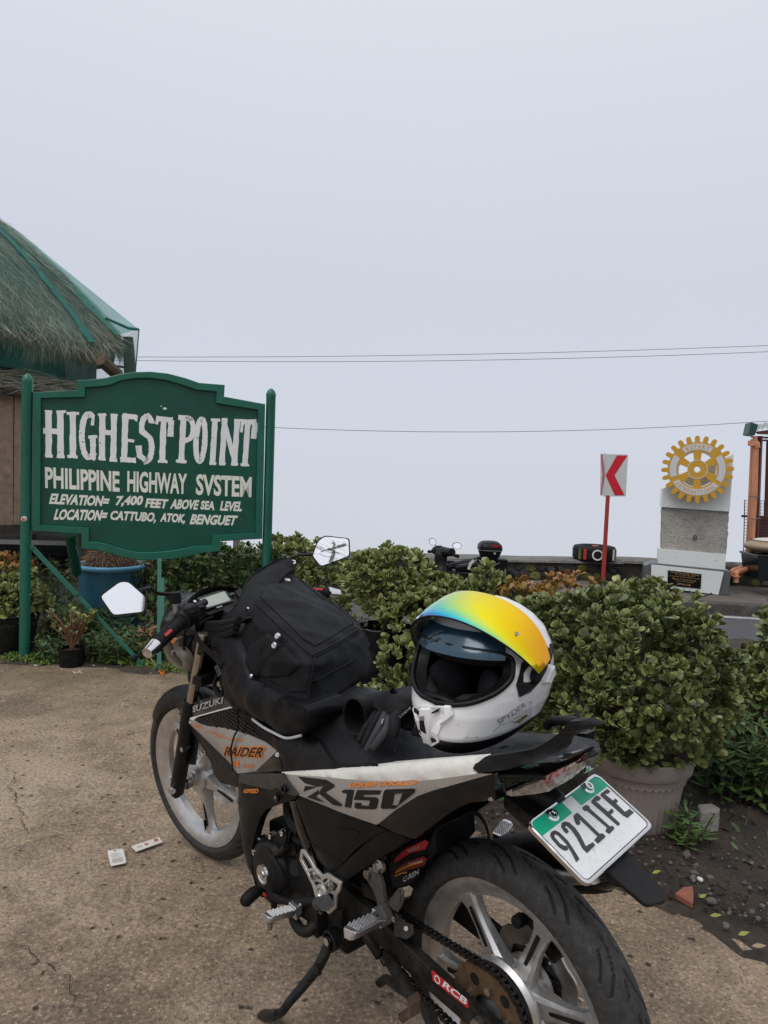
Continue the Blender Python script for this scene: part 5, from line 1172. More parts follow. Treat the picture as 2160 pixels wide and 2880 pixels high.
new('hood', loft([[V(*a), V(*b_), V(*b_)+V(.02, 0, -.03), V(*a)+V(.03, 0, -.045)] for a, b_ in zip(hd_, hi_)]), 'black_plastic', cb, smooth=True, angle=40)
# headlamp nacelle, lamp shell and indicator seen from behind
rg = []
for x, ry, rz, cz_ in ((1.13, .085, .09, .78), (1.18, .105, .115, .775), (1.23, .11, .12, .765), (1.29, .10, .10, .745), (1.34, .075, .075, .725), (1.365, .03, .04, .715)):
    rg.append([V(x+(.03 if sin(t) > 0 else -.02)*abs(sin(t)), math.copysign(abs(cos(t))**.7, cos(t))*ry, cz_+math.copysign(abs(sin(t))**.8, sin(t))*rz) for t in [2*pi*i/24 for i in range(24)]])
nc = new('headlamp_cowl', loft(rg), 'gloss_black', bike, smooth=True, angle=50)
for s_ in (1, -1):
    q = [V(p[0], p[1]*s_, p[2]) for p in [(1.1809,0.135,0.7785),(1.1704,0.13,0.7881),(1.1626,0.125,0.7881),(1.1691,0.122,0.7588),(1.1472,0.115,0.7401),(1.1445,0.108,0.7151),(1.1603,0.1,0.6778),(1.1711,0.105,0.6732),(1.1681,0.115,0.6993),(1.1625,0.12,0.7177),(1.177,0.13,0.7413)]]
    g_, _ = pillow(q, s_, .02, .006, .012, .012); lp = new('lamp_shell', g_, 'lens_clear' if 0 else 'lamp_grey', nc, smooth=True, angle=50)
    q = [V(p[0], (p[1]+.001)*s_, p[2]) for p in [(1.1766,0.137,0.7811),(1.1654,0.133,0.7911),(1.1573,0.13,0.7878),(1.1665,0.134,0.773)]]
    new('indicator_lens', prism(q, (0, .005*s_, 0)), 'lens_amber', nc)
    new('bolt', cyl((1.205, .115*s_, .735), (1.205, .124*s_, .735), .008, seg=10), 'steel', nc)
new('front_cables', [tube([(1.07, .10, .86), (1.13, .12, .82), (1.17, .10, .70), (1.15, .06, .56)], .004, 6, 5), tube([(1.08, .06, .85), (1.15, .07, .80), (1.19, .06, .66), (1.2, .06, .5)], .005, 6, 5), tube([(1.07, -.10, .86), (1.13, -.12, .82), (1.17, -.10, .70), (1.15, -.06, .56)], .004, 6, 5)], 'rubber', bike, smooth=True)
XF[0] = None

# --- rear wheel
rw = wheel(.288, .045, 0, .288, .226, [51, 111, 163, 222, 288, 348], [(.001, .064), (.020, .064), (.020, .056), (.066, .056), (.084, .050), (.090, .040), (.086, .030), (.068, .020), (.056, .008), (.05, -.03), (.060, -.034), (.060, -.045), (.001, -.045)], 9, bike, 'rear_wheel', (.052, .034))
tyre(.288, .0465, 0, .288, 9, rw, NU=1140, NV=52, period=.128)
new('carrier_ring', lathe([(.05, .050), (.086, .052), (.088, .062), (.086, .069), (.04, .069)], (0, 0, .288), (0, 1, 0), 40), 'dirty_black', rw, smooth=True, angle=40)
disc(0, .288, -.062, .105, .005, bike)
new('brake_caliper', [box((-.02, -.075, .425), (.085, .06, .06), Matrix.Rotation(-.3, 3, 'Y')), box((-.05, -.06, .40), (.05, .05, .05), Matrix.Rotation(-.5, 3, 'Y')), cyl((-.03, -.045, .40), (-.03, -.02, .40), .013, seg=12), cyl((.02, -.045, .415), (.02, -.02, .415), .013, seg=12), cyl((-.06, -.03, .395), (-.035, -.03, .41), .008, seg=10), ribbon([(0, -.07, .30), (-.02, -.07, .36), (-.02, -.07, .42)], .03, .01)], 'dirty_black', bike, bevel=.005)
# sprocket with ten round windows, carrier bolts, teeth
SR = .0905; N = 43; rg = []
outer = []
for i in range(N*4):
    a = 2*pi*i/(N*4); r = SR+(.0035 if i % 4 in (0, 1) else -.003); outer.append((a, r))
NS = N*4
g = [loft([[V(cos(a)*r, y, .288+sin(a)*r) for r, y in ((.036, .0715), (rr_, .0715), (rr_, .0765), (.036, .0765))] for a, rr_ in outer], closed=True)]
spk = new('sprocket', g, 'brass_dirty', bike, smooth=True, angle=30)
for k in range(5): a = 2*pi*k/5+.33; new('sprocket_window', cyl((cos(a+.63)*.062, .0768, .288+sin(a+.63)*.062), (cos(a+.63)*.062, .0762, .288+sin(a+.63)*.062), .0115, seg=18), 'decal_black', spk); new('sprocket_bolt', cyl((cos(a)*.049, .076, .288+sin(a)*.049), (cos(a)*.049, .084, .288+sin(a)*.049), .0075, seg=6), 'steel', spk)
# chain: upper run, round the sprocket, lower run, round the front sprocket, one object per link
C0, C1, R0, R1 = V(0, .288), V(.425, .318), SR, .034
dd = (C1-C0); D = dd.length; th = atan2(dd.y, dd.x); be = math.asin((R0-R1)/D)
def tp(c, r, a): return V(c.x+cos(a)*r, c.y+sin(a)*r)
aU = th+pi/2-be*1.0; aL = th-pi/2+be
path = []
pU0, pU1 = tp(C1, R1, aU), tp(C0, R0, aU); pL0, pL1 = tp(C0, R0, aL), tp(C1, R1, aL)
for i in range(60): q = pU0.lerp(pU1, i/60); path.append(V(q.x, q.y-.004*sin(pi*i/60)))
for i in range(80): path.append(tp(C0, R0, aU+(2*pi-(aU-aL))*i/80))
for i in range(60): q = pL0.lerp(pL1, i/60); path.append(V(q.x, q.y-.016*sin(pi*i/60)))
for i in range(24): path.append(tp(C1, R1, aL+(aU-aL)*i/24))
L = [0]
for i in range(len(path)): L.append(L[-1]+(path[(i+1) % len(path)]-path[i]).length)
NLk = 2*round(L[-1]/.0127/2); pit = L[-1]/NLk
def at_len(s):
    s %= L[-1]; lo = 0
    for i in range(len(path)):
        if L[i+1] >= s: t = (s-L[i])/(L[i+1]-L[i]); return path[i].lerp(path[(i+1) % len(path)], t)
    return path[0]
def link_mesh(outer_):
    w = .0075 if outer_ else .0055; h = .0052; g = []
    for sd in (-1, 1):
        P_ = []
        for k in range(7): a = -pi/2+pi*k/6; P_.append(V(pit/2+cos(a)*h, sd*w, sin(a)*h))
        P_.append(V(0, sd*w, h*.66))
        for k in range(7): a = pi/2+pi*k/6; P_.append(V(-pit/2+cos(a)*h, sd*w, sin(a)*h))
        P_.append(V(0, sd*w, -h*.66))
        g.append(prism(P_, (0, -sd*.0015, 0)))
    for x in (-pit/2, pit/2):
        g.append(cyl((x, -w-(.001 if outer_ else 0), 0), (x, w+(.001 if outer_ else 0), 0), .0024 if outer_ else .0044, seg=8))
    return g
chm = new('chain', link_mesh(True), 'chain_steel', bike, smooth=True, angle=40); mA = chm.data
mi = new('tmp', link_mesh(False), 'chain_steel', None, smooth=True, angle=40); mB = mi.data; bpy.data.objects.remove(mi)
for i in range(NLk):
    a, b_ = at_len(i*pit), at_len((i+1)*pit); c = (a+b_)/2; an = atan2(b_.y-a.y, b_.x-a.x)
    if i == 0: chm.location = (c.x, .0742, c.y); chm.rotation_euler = (0, -an, 0); CI = (Matrix.Translation(chm.location) @ Matrix.Rotation(-an, 4, 'Y')).inverted(); continue
    o = bpy.data.objects.new('chain_link', mA if i % 2 == 0 else mB); COL.objects.link(o); o.parent = chm
    Mx = CI @ Matrix.Translation((c.x, .0742, c.y)) @ Matrix.Rotation(-an, 4, 'Y'); o.matrix_local = Mx
# swing arm, axle plates, mudflap
for s_ in (1, -1):
    yb = .098 if s_ == 1 else -.105
    tpz = [(.43, .335), (.30, .345), (.10, .318), (-.045, .300), (-.062, .290), (-.055, .268), (.10, .268), (.30, .282), (.43, .29)]
    if s_ == 1: tpz = [(.43, .345), (.30, .335), (.15, .313), (.02, .299), (-.06, .292), (-.068, .276), (-.055, .262), (.02, .256), (.15, .262), (.30, .275), (.43, .285)]
    sa_ = new('swing_arm', prism([V(x, yb, z) for x, z in tpz], (0, -.024*s_, 0)), 'dirty_black', bike, bevel=.005)
    new('adjuster', [box((-.045, yb+.004*s_, .281), (.03, .01, .034)), cyl((-.09, yb-.012*s_, .281), (-.05, yb-.012*s_, .281), .004, seg=8)], 'worn_alloy', sa_, bevel=.002)
    new('axle_nut', cyl((0, yb, .284), (0, yb+.014*s_, .284), .014, seg=6), 'steel', sa_)
    new('adjuster_bolt', cyl((-.02, yb, .27), (-.02, yb+.010*s_, .27), .008, seg=6), 'steel', sa_)
sa_ = [o for o in bike.children if o.name.startswith('swing_arm')][0]
c4 = [V(*p) for p in [(0.1273,0.1005,0.3138),(0.0299,0.1005,0.3081),(0.0292,0.1005,0.2959),(0.1234,0.1005,0.2961)]]
stk = new('sticker', prism([p+V(0, -.0025, 0) for p in c4], (0, .003, 0)), 'decal_red', sa_, label='red sticker lettered RCB')
new('lettering', text_on('RCB', *[(0.0969,0.1015,0.3002),(0.0341,0.1015,0.2995),(0.0906,0.1015,0.3146)], bold=.03, n=(0, 1, 0)), 'decal_white', stk)
new('lettering', [lathe([(.0058, 0), (.0082, 0), (.0082, .0006), (.0058, .0006), (.0058, 0)], (0.1102,0.1012,0.3055), (0, 1, 0), 16)], 'decal_white', stk)
new('chain_guard', [ribbon([(.36, .085, .365), (.28, .09, .385), (.235, .09, .372)], .03, .003), ], 'dirty_black', bike)
new('swing_arm_bracket', [prism([(0.2388,0.1,0.3759),(0.2237,0.1,0.3669),(0.1859,0.1,0.3763),(0.1814,0.1,0.3583),(0.1997,0.1,0.338),(0.2411,0.1,0.324)], (0, -.006, 0))], 'worn_dark', bike, bevel=.002)
new('bolt', cyl((0.196,0.106,0.3671), (0.2046,0.098,0.359), .0045, seg=12), 'steel', bike)
# exhaust on the far side
ex = new('exhaust', [tube([(.72, -.05, .42), (.80, -.09, .30), (.70, -.12, .16), (.50, -.14, .16), (.34, -.15, .28), (.28, -.155, .36)], .018, 14, 5)], 'matt_black', bike, smooth=True)
new('muffler', tube([(.36, -.150, .33), (.30, -.153, .36), (.12, -.158, .44), (-.055, -.162, .525), (-.075, -.162, .535)], [.03, .048, .054, .056, .054], 26, flat=1.1), 'dirty_black', ex, smooth=True, angle=40)
new('end_cap', tube([(-.070, -.162, .532), (-.105, -.164, .549), (-.110, -.164, .551), (-.09, -.163, .543)], [.057, .050, .040, .02], 26), 'gloss_black', ex, smooth=True, angle=40)
new('heat_shield', tube([(.20, -.11, .40), (.02, -.112, .48), (-.10, -.115, .53)], [.035, .045, .03], 14, flat=.35), 'worn_alloy', ex, smooth=True)

# --- engine
en = new('engine', [tube([(.735, 0, .26), (.60, 0, .27), (.46, 0, .29), (.40, 0, .31)], [.09, .13, .115, .07], 12, flat=.85), box((.62, 0, .30), (.25, .18, .16), Matrix.Rotation(.1, 3, 'Y')), box((.53, .0, .36), (.14, .17, .12)), box((.50, .03, .24), (.20, .14, .11))], 'engine_black', bike, bevel=.012)
cyg = [box((.66+i*.0042, 0, .402+i*.0145), (.12, .12, .0085), Matrix.Rotation(-.28, 3, 'Y')) for i in range(5)]
new('cylinder', [box((.672, 0, .445), (.10, .105, .12), Matrix.Rotation(-.28, 3, 'Y'))], 'engine_black', en, bevel=.006)
for q in cyg: new('cooling_fin', q, 'engine_black', en)
new('cylinder_head', [box((.70, 0, .515), (.125, .13, .06), Matrix.Rotation(-.28, 3, 'Y')), cyl((.70, .06, .52), (.70, .085, .52), .035, seg=20)], 'worn_dark', en, bevel=.008)
PC, PR = V(.672, 0, .277), .083
prf = [(.001, .150), (.030, .150), (.033, .149), (.050, .149), (.066, .146), (.076, .138), (.083, .120), (.085, .09)]
mg = new('magneto_cover', [lathe(prf, (PC.x, 0, PC.z), (0, 1, 0), 44), box((.62, .10, .345), (.12, .05, .05), Matrix.Rotation(.35, 3, 'Y')), prism([(0.7592,0.128,0.3017),(0.6869,0.128,0.3657),(0.6055,0.128,0.4138),(0.5988,0.128,0.3991),(0.6232,0.128,0.3433),(0.7208,0.128,0.3226)], (0, -.05, 0)), prism([(0.621,0.125,0.3353),(0.5472,0.125,0.376),(0.5408,0.125,0.3521),(0.5605,0.125,0.3122),(0.6074,0.125,0.3019),(0.6281,0.125,0.3122)], (0, -.05, 0))], 'engine_black', bike, smooth=True, angle=32)
new('timing_cap', lathe([(.001, .1555), (.008, .1555), (.010, .153), (.017, .153), (.020, .1555), (.0235, .1555), (.025, .150)], (PC.x, 0, PC.z), (0, 1, 0), 28), 'chrome', mg, smooth=True, angle=30)
new('rib', [tube([(0.6907,0.146,0.3402),(0.6579,0.146,0.3465),(0.6332,0.146,0.3397),(0.6021,0.146,0.3243),(0.5853,0.146,0.3049)], .003, 6, 4), tube([(0.6428,0.14,0.3331),(0.6043,0.14,0.364),(0.5839,0.14,0.3827)], .008, 8, 3), tube([(0.6037,0.125,0.3509),(0.5967,0.125,0.3852),(0.5797,0.125,0.437)], .004, 6, 4)], 'engine_black', mg, smooth=True)
for q, y in (((0.7246,0.142,0.31), .142), ((0.719,0.13,0.3429), .13), ((0.6667,0.13,0.3726), .13), ((0.6127,0.13,0.4033), .13), ((0.5736,0.11,0.3791), .11)):
    new('cover_bolt', lathe([(.001, .008), (.0035, .008), (.0035, .004), (.0075, .006), (.0082, .0), (.0082, -.012)], (q[0], y, q[2]), (0, 1, 0), 14), 'chrome', mg, smooth=True, angle=30)
new('sprocket_cover', [pillow([(0.6212,0.118,0.3533),(0.5434,0.118,0.3811),(0.4859,0.118,0.3349),(0.4656,0.118,0.2823),(0.5119,0.118,0.2494),(0.6049,0.118,0.2285),(0.6276,0.118,0.2674)], 1, .05, .012, .02, .02)[0], cyl((0.5529,0.13,0.3398), (0.5976,0.1,0.3076), .018, seg=14)], 'engine_black', bike, smooth=True, angle=40)
new('engine_hose', [tube([(0.5957,0.11,0.4096),(0.5924,0.11,0.3954),(0.5692,0.11,0.3917),(0.5497,0.11,0.3962),(0.5305,0.11,0.3778)], .011, 10, 4), tube([(0.6287,0.12,0.3319),(0.6012,0.12,0.3383),(0.5679,0.12,0.3262)], .006, 8, 3), tube([(0.6058,0.12,0.4976),(0.6061,0.12,0.4553),(0.5894,0.12,0.4361),(0.5565,0.12,0.4241)], .012, 10, 4)], 'rubber', bike, smooth=True)
# gear lever
gl = new('gear_lever', [tube([(0.4511,0.14,0.3147),(0.4887,0.15,0.2964),(0.5484,0.155,0.2668),(0.6364,0.16,0.2447)], .0085, 10), tube([(0.6461,0.165,0.245),(0.6396,0.185,0.2653),(0.6341,0.2,0.2682)], .009, 10, 3)], 'matt_black', bike, smooth=True)
new('rubber_tip', tube([(0.6412,0.183,0.2617),(0.6359,0.2,0.2654),(0.6329,0.225,0.2568),(0.6331,0.227,0.2557)], [.013, .0155, .0155, .012], 14, 2), 'rubber', gl, smooth=True)
new('red_band', tube([(0.6427,0.167,0.2504),(0.6424,0.172,0.2463)], .0150, 14), 'decal_red', gl, smooth=True)
new('linkage', [cyl((0.6198,0.155,0.2389), (0.6228,0.15,0.2156), .008, seg=8), tube([(0.6397,0.158,0.2363),(0.5663,0.152,0.2566)], .006, 8)], 'matt_black', gl)
# silver rearset plate with windows
hp_o = [(0.4839,0.158,0.4235),(0.4757,0.158,0.4259),(0.4535,0.158,0.417),(0.4348,0.158,0.4051),(0.4057,0.158,0.399),(0.3868,0.158,0.4126),(0.3428,0.158,0.4152),(0.3454,0.158,0.4033),(0.3581,0.158,0.3842),(0.3612,0.158,0.355),(0.3819,0.158,0.3322),(0.4129,0.158,0.3374),(0.4289,0.158,0.348),(0.4387,0.158,0.3658),(0.4596,0.158,0.3816),(0.4881,0.158,0.402)]
hp = new('heel_plate', ribbon([V(*p) for p in hp_o], .0095, .006, (0, 1, 0), closed=True), 'worn_alloy', bike, bevel=.0012)
for P_, w in (([(0.4672,0.158,0.3841),(0.4471,0.158,0.3979),(0.4299,0.158,0.4059)], .006), ([(0.4471,0.158,0.3723),(0.4299,0.158,0.382),(0.4081,0.158,0.3878),(0.4057,0.158,0.3979)], .006), ([(0.4081,0.158,0.3878),(0.3962,0.158,0.3758),(0.359,0.158,0.3837)], .007), ([(0.3962,0.158,0.3876),(0.3821,0.158,0.4031),(0.3868,0.158,0.4109)], .005), ([(0.3962,0.158,0.3758),(0.3867,0.158,0.3598),(0.3612,0.158,0.355)], .005), ([(0.4299,0.158,0.3655),(0.4129,0.158,0.3558),(0.408,0.158,0.3403)], .010)):
    new('plate_rib', ribbon([V(*p) for p in P_], w, .0055, (0, 1, 0)), 'worn_alloy', hp, bevel=.001)
for q in ((0.4358,0.166,0.3898), (0.3792,0.166,0.3914)):
    new('socket_bolt', [lathe([(.001, -.002), (.0035, -.002), (.004, .003), (.0085, .003), (.0095, -.004), (.013, -.005), (.013, -.009)], q, (0, 1, 0), 18)], 'steel', hp, smooth=True, angle=30)
q = (0.4084,0.164,0.3635); new('pivot_boss', lathe([(.001, -.001), (.009, -.001), (.011, .003), (.017, .003), (.019, -.006)], q, (0, 1, 0), 24), 'worn_alloy', hp, smooth=True, angle=30)
new('lever_pad', [tube([(0.4176,0.165,0.334),(0.3639,0.185,0.3708)], [.014, .016], 10)]+[sphere(V(*(0.3824,0.18,0.3589))+V(rnd.uniform(-.014, .014), .012, rnd.uniform(-.012, .012)), .003, 6, 4) for _ in range(14)], 'worn_dark', bike, smooth=True)
# footrests: knurled alloy pegs
def peg(a, b_, r, parent, nm='footrest'):
    a, b_ = V(*a), V(*b_); d = (b_-a).normalized(); z = V(0, 0, 1); z = (z-d*z.dot(d)).normalized(); x = d.cross(z)
    rg = []
    for t, k in ((0, .62), (.04, .8), (.10, .95), (.88, 1.0), (.96, .85), (1, .55)):
        p = a.lerp(b_, t); rg.append([p+x*r*1.15*k+z*r*.3, p+x*r*.95*k+z*r*.62, p-x*r*.95*k+z*r*.62, p-x*r*1.15*k+z*r*.3, p-x*r*.8*k-z*r*.62, p+x*r*.8*k-z*r*.62])
    o = new(nm, loft(rg), 'peg_alloy', parent, bevel=.0012); g = []
    n_ = 11
    for i in range(n_):
        for j in range(5):
            p = a.lerp(b_, .12+.76*(i+.5)/n_)+x*((j-2+(.5 if i % 2 else 0))*r*.42)+z*r*.62; s_ = r*.24
            k0 = [p+d*s_*1.15, p+x*s_, p-d*s_*1.15, p-x*s_]; g.append((k0+[p+z*s_*.7], [(0, 1, 4), (1, 2, 4), (2, 3, 4), (3, 0, 4)]))
    new('knurling', g, 'peg_alloy', o, kind='stuff'); return o
pg = peg((0.5107,0.165,0.2711), (0.5078,0.245,0.2869), .0125, bike)
new('hinge', [box(V(*(0.515,0.16,0.2724)), (.030, .02, .022)), box(V(*(0.5183,0.16,0.2547)), (.03, .012, .012)), cyl((0.5002,0.155,0.2909), (0.497,0.155,0.285), .006, seg=8)], 'peg_alloy', pg, bevel=.003)
new('feeler_bolt', tube([(0.5053,0.235,0.2765),(0.5055,0.235,0.26)], [.0075, .006], 10), 'steel', pg, smooth=True)
new('return_spring', tube([V(*(0.523,0.16,0.2665))+V(cos(t*1.3)*.008, t*.0012-.01, sin(t*1.3)*.008) for t in range(24)], .0015, 5), 'chrome', pg)
new('crash_tube', [tube([(0.53,0.15,0.2472),(0.5291,0.155,0.2385),(0.512,0.16,0.2344),(0.4899,0.16,0.231),(0.4693,0.155,0.2379),(0.4662,0.14,0.2477),(0.473,0.12,0.2466)], .0125, 12, 5), tube([(0.5287,0.14,0.255),(0.5021,0.13,0.251),(0.473,0.12,0.2466)], .014, 12, 2), box(V(*(0.4699,0.12,0.2707)), (.04, .05, .09))], 'matt_black', bike, smooth=True)
rp = peg((0.2482,0.13,0.3725), (0.2229,0.235,0.3981), .0145, bike)
new('hinge', [box(V(*(0.2495,0.125,0.3749)), (.03, .03, .03)), ribbon([(0.2498,0.135,0.3634),(0.2229,0.135,0.3888)], .008, .004)], 'peg_alloy', rp, bevel=.003)
hg = new('footrest_hanger', [ribbon([(0.2542,0.135,0.4869),(0.2334,0.137,0.4563),(0.227,0.137,0.4185),(0.2201,0.135,0.4006)], [.022, .024, .022, .03], .012, (0, 1, 0)), ribbon([(0.2879,0.13,0.4528),(0.2542,0.132,0.4381),(0.2334,0.134,0.414)], [.020, .022, .022], .008, (0, 1, 0)), ribbon([(0.2564,0.14,0.3779),(0.2323,0.14,0.4047),(0.2176,0.14,0.4244)], .010, .008), prism([(0.2306,0.139,0.4175),(0.2159,0.139,0.4289),(0.1952,0.139,0.409),(0.2155,0.139,0.3965)], (0, .02, 0))], 'worn_dark', bike, bevel=.003)
for q in ((0.2401,0.147,0.4919), (0.2765,0.142,0.459)): new('hanger_bolt', [lathe([(.001, .0), (.004, .0), (.005, .004), (.009, .004), (.011, -.004), (.014, -.005), (.014, -.012)], q, (0, 1, 0), 16)], 'steel', hg, smooth=True, angle=30)
new('shark_guard', [tube([(0.208,0.142,0.4301),(0.1756,0.142,0.4757),(0.1671,0.142,0.4704),(0.1696,0.142,0.4493),(0.1834,0.142,0.4264)], .003, 6, 3), prism([(0.2092,0.141,0.4291),(0.1767,0.141,0.4742),(0.1709,0.141,0.4641),(0.174,0.141,0.4467),(0.1874,0.141,0.425),(0.2004,0.141,0.4254)], (0, .003, 0))], 'worn_dark', bike, bevel=.001)
# pillion peg and cable seen past the tyre on the far side
XP = peg((0.1794,-0.15,0.4743), (0.1864,-0.2,0.489), .013, bike)
new('brake_hose', tube([(0.2279,-0.11,0.4641),(0.2351,-0.11,0.4953),(0.2335,-0.12,0.5185),(0.2157,-0.13,0.5211),(0.1913,-0.13,0.5065),(0.1702,-0.12,0.4815)], .0055, 8, 5), 'brass_dirty', bike, smooth=True)
new('hanger_far', [ribbon([(0.3328,-0.12,0.4476),(0.285,-0.12,0.4478),(0.2295,-0.12,0.456)], .02, .01), ribbon([(0.2861,-0.12,0.4944),(0.265,-0.12,0.4718),(0.2345,-0.12,0.4577)], .02, .01), ribbon([(0.317,-0.12,0.4622),(0.2804,-0.12,0.4732),(0.2395,-0.12,0.4594)], .015, .01)], 'matt_black', bike, bevel=.003)
new('far_bracket', ribbon([(0.353,-0.13,0.4054),(0.3339,-0.13,0.4095),(0.3266,-0.13,0.3985),(0.3415,-0.13,0.3799),(0.3497,-0.13,0.3795)], .010, .006), 'worn_alloy', bike, bevel=.001)
# side stand, centre stand, springs
new('frame_foot', [prism([(0.4587,0.115,0.2743),(0.3991,0.115,0.3066),(0.3988,0.115,0.2411),(0.4145,0.115,0.2198),(0.4677,0.115,0.1944)], (0, -.05, 0)), prism([(0.4802,0.1,0.2673),(0.4114,0.1,0.2929),(0.3975,0.1,0.3395),(0.3646,0.1,0.2657),(0.4111,0.1,0.2224),(0.475,0.1,0.1876)], (0, -.08, 0))], 'dirty_black', bike, bevel=.004)
ss = new('side_stand', [tube([(0.4219,0.13,0.2271), (0.4242,0.155,0.1856), (0.4413,0.185,0.1416), (0.4581,0.215,0.1039), (0.4743,0.225,0.0746), (0.515,0.225,0.0396)], [.014, .013, .012, .011, .010, .011], 12, 4, flat=.8), tube([(0.485,0.225,0.0679), (0.5171,0.222,0.0383), (0.5664,0.216,0.0054), (0.5751,0.215,-0.0038)], [.013, .018, .018, .010], 12, 2, flat=.6)], 'side_stand_black', bike, smooth=True, angle=60)
new('pivot', [lathe([(.022, -.02), (.024, -.014), (.024, .006), (.018, .008)], (0.4104,0.135,0.2388), (0, 1, 0), 20)], 'side_stand_black', ss, smooth=True, angle=40)
new('pivot_bolt', [cyl(V(*(0.407,0.14,0.2441)), V(*(0.407,0.14,0.2441))+V(0, .012, 0), .010, seg=6)], 'chrome', ss)
new('spring_peg', [cyl((0.4075,0.185,0.1743), V(*(0.4075,0.185,0.1743))+V(0, .02, 0), .005, seg=8), box(V(*(0.3995,0.178,0.1959)), (.012, .01, .02))], 'side_stand_black', ss)
csd = new('centre_stand', [tube([(0.2618,0.1,0.2698), (0.2114,0.115,0.2677), (0.1603,0.13,0.2664), (0.1382,0.135,0.2643)], .0125, 12), tube([(0.1546,0.13,0.2637), (0.2186,0.1,0.2222), (0.2843,0.06,0.1737), (0.3751,0.0,0.1004), (0.45,-0.05,0.025), (0.5343,-0.09,-0.0663)], [.010, .010, .010, .010, .010, .009], 12, 3)], 'dirty_black', bike, smooth=True)
new('foot_plate', [ribbon([(0.1276,0.135,0.2847),(0.1065,0.15,0.2915),(0.1011,0.16,0.2806),(0.1221,0.155,0.257),(0.1476,0.14,0.2409)], .010, .03, (0, 1, 0))], 'rusty', csd, bevel=.003)
def coil(a, b_, r, n, w): 
    a, b_ = V(*a), V(*b_); x, y, d = frame(b_-a); return tube([a.lerp(b_, i/(n*10))+x*cos(i*2*pi/10)*r+y*sin(i*2*pi/10)*r for i in range(n*10+1)], w, 6)
new('stand_spring', [coil((0.2929,0.13,0.3096), (0.2488,0.13,0.2893), .0085, 15, .0019), tube([(0.2512,0.13,0.2879), (0.2425,0.13,0.2801), (0.2349,0.13,0.2761), (0.2304,0.13,0.2829)], .0022, 6, 2), tube([(0.3026,0.13,0.3109), (0.2929,0.13,0.3096)], .002, 6)], 'matt_black', bike, smooth=True)
# shock absorber, inner mudguard with stickers
new('shock_absorber', [cyl((.34, 0, .36), (.27, 0, .56), .022, seg=16), coil((.335, 0, .38), (.275, 0, .55), .034, 7, .006)], 'dirty_black', bike, smooth=True)
img = new('rear_hugger', [prism([(0.2777,0.075,0.4811),(0.2126,0.075,0.5368),(0.1649,0.075,0.5592),(0.1455,0.08,0.5931),(0.1504,0.07,0.5356),(0.2052,0.07,0.4678),(0.2163,0.07,0.4376),(0.2372,0.075,0.4211),(0.2709,0.08,0.4025),(0.284,0.08,0.448)], (0, -.12, 0))], 'black_plastic', bike, bevel=.006)
for nm_, P_, mt_, tx, c_ in (('sticker', [(0.2627,0.0785,0.4646),(0.2598,0.0785,0.4776),(0.2259,0.0785,0.5136),(0.1696,0.0785,0.5565),(0.1613,0.0785,0.554),(0.172,0.0785,0.5353),(0.217,0.0785,0.5072)], 'decal_red', 'WORX', [(0.2221,0.0805,0.5056),(0.1866,0.0805,0.5312),(0.2222,0.0805,0.5129)]), ('sticker', [(0.2638,0.0785,0.4332),(0.258,0.0785,0.4551),(0.2255,0.0785,0.4847),(0.1745,0.0785,0.52),(0.1661,0.0785,0.5177),(0.1741,0.0785,0.4999),(0.2252,0.0785,0.466)], 'decal_dark_red', 'TUNING', [(0.2188,0.0805,0.4791),(0.1763,0.0805,0.5067),(0.2189,0.0805,0.4853)]), ('sticker', [(0.2395,0.0785,0.4278),(0.2397,0.0785,0.4445),(0.2193,0.0785,0.4646),(0.1879,0.0785,0.4854),(0.1906,0.0785,0.4759),(0.2018,0.0785,0.4624),(0.2335,0.0785,0.4317)], 'decal_black', 'C-REN', [(0.2344,0.0805,0.4363),(0.1885,0.0805,0.4756),(0.2331,0.0805,0.4485)])):
    st = new(nm_, prism(P_, (0, .001, 0)), mt_, img); new('lettering', text_on(tx, *c_, bold=.02, n=(0, 1, 0)), 'decal_silver', st)
new('yellow_script', [tube([(0.2577,0.08,0.4473),(0.2383,0.08,0.4647),(0.2093,0.08,0.4864),(0.1783,0.08,0.5067)], .0016, 5), tube([(0.2591,0.08,0.4381),(0.2382,0.08,0.4543),(0.2235,0.08,0.4632)], .0012, 5)], 'gear_yellow', img)

# --- bodywork
def part(nm, pts, mat, th=.018, bulge=.008, edge=.018, grid=.018, far=True, parent=None, ang=50):
    g_, fy = pillow(pts, 1, th, bulge, edge, grid); o = new(nm, g_, mat, parent or bike, smooth=True, angle=ang)
    if far: new(nm, mirror_geo(g_), mat, parent or bike, smooth=True, angle=ang)
    return o, fy
def decal(nm, pts, fy, mat, parent, off=.0014):
    P_ = [V(*p) for p in pts]; t = tessellate_polygon([[V(p.x, p.z, 0) for p in P_]]); v = [V(p.x, fy(p.x, p.z)+off, p.z) for p in P_]
    return new(nm, (v, [tuple(q) for q in t]), mat, parent)
def letter(s, c, fy, mat, parent, bold=0, shear=0, off=.0016, sp=1): return new('lettering', text_on(s, *c, fy=fy, off=off, bold=bold, shear=shear, spacing=sp), mat, parent)
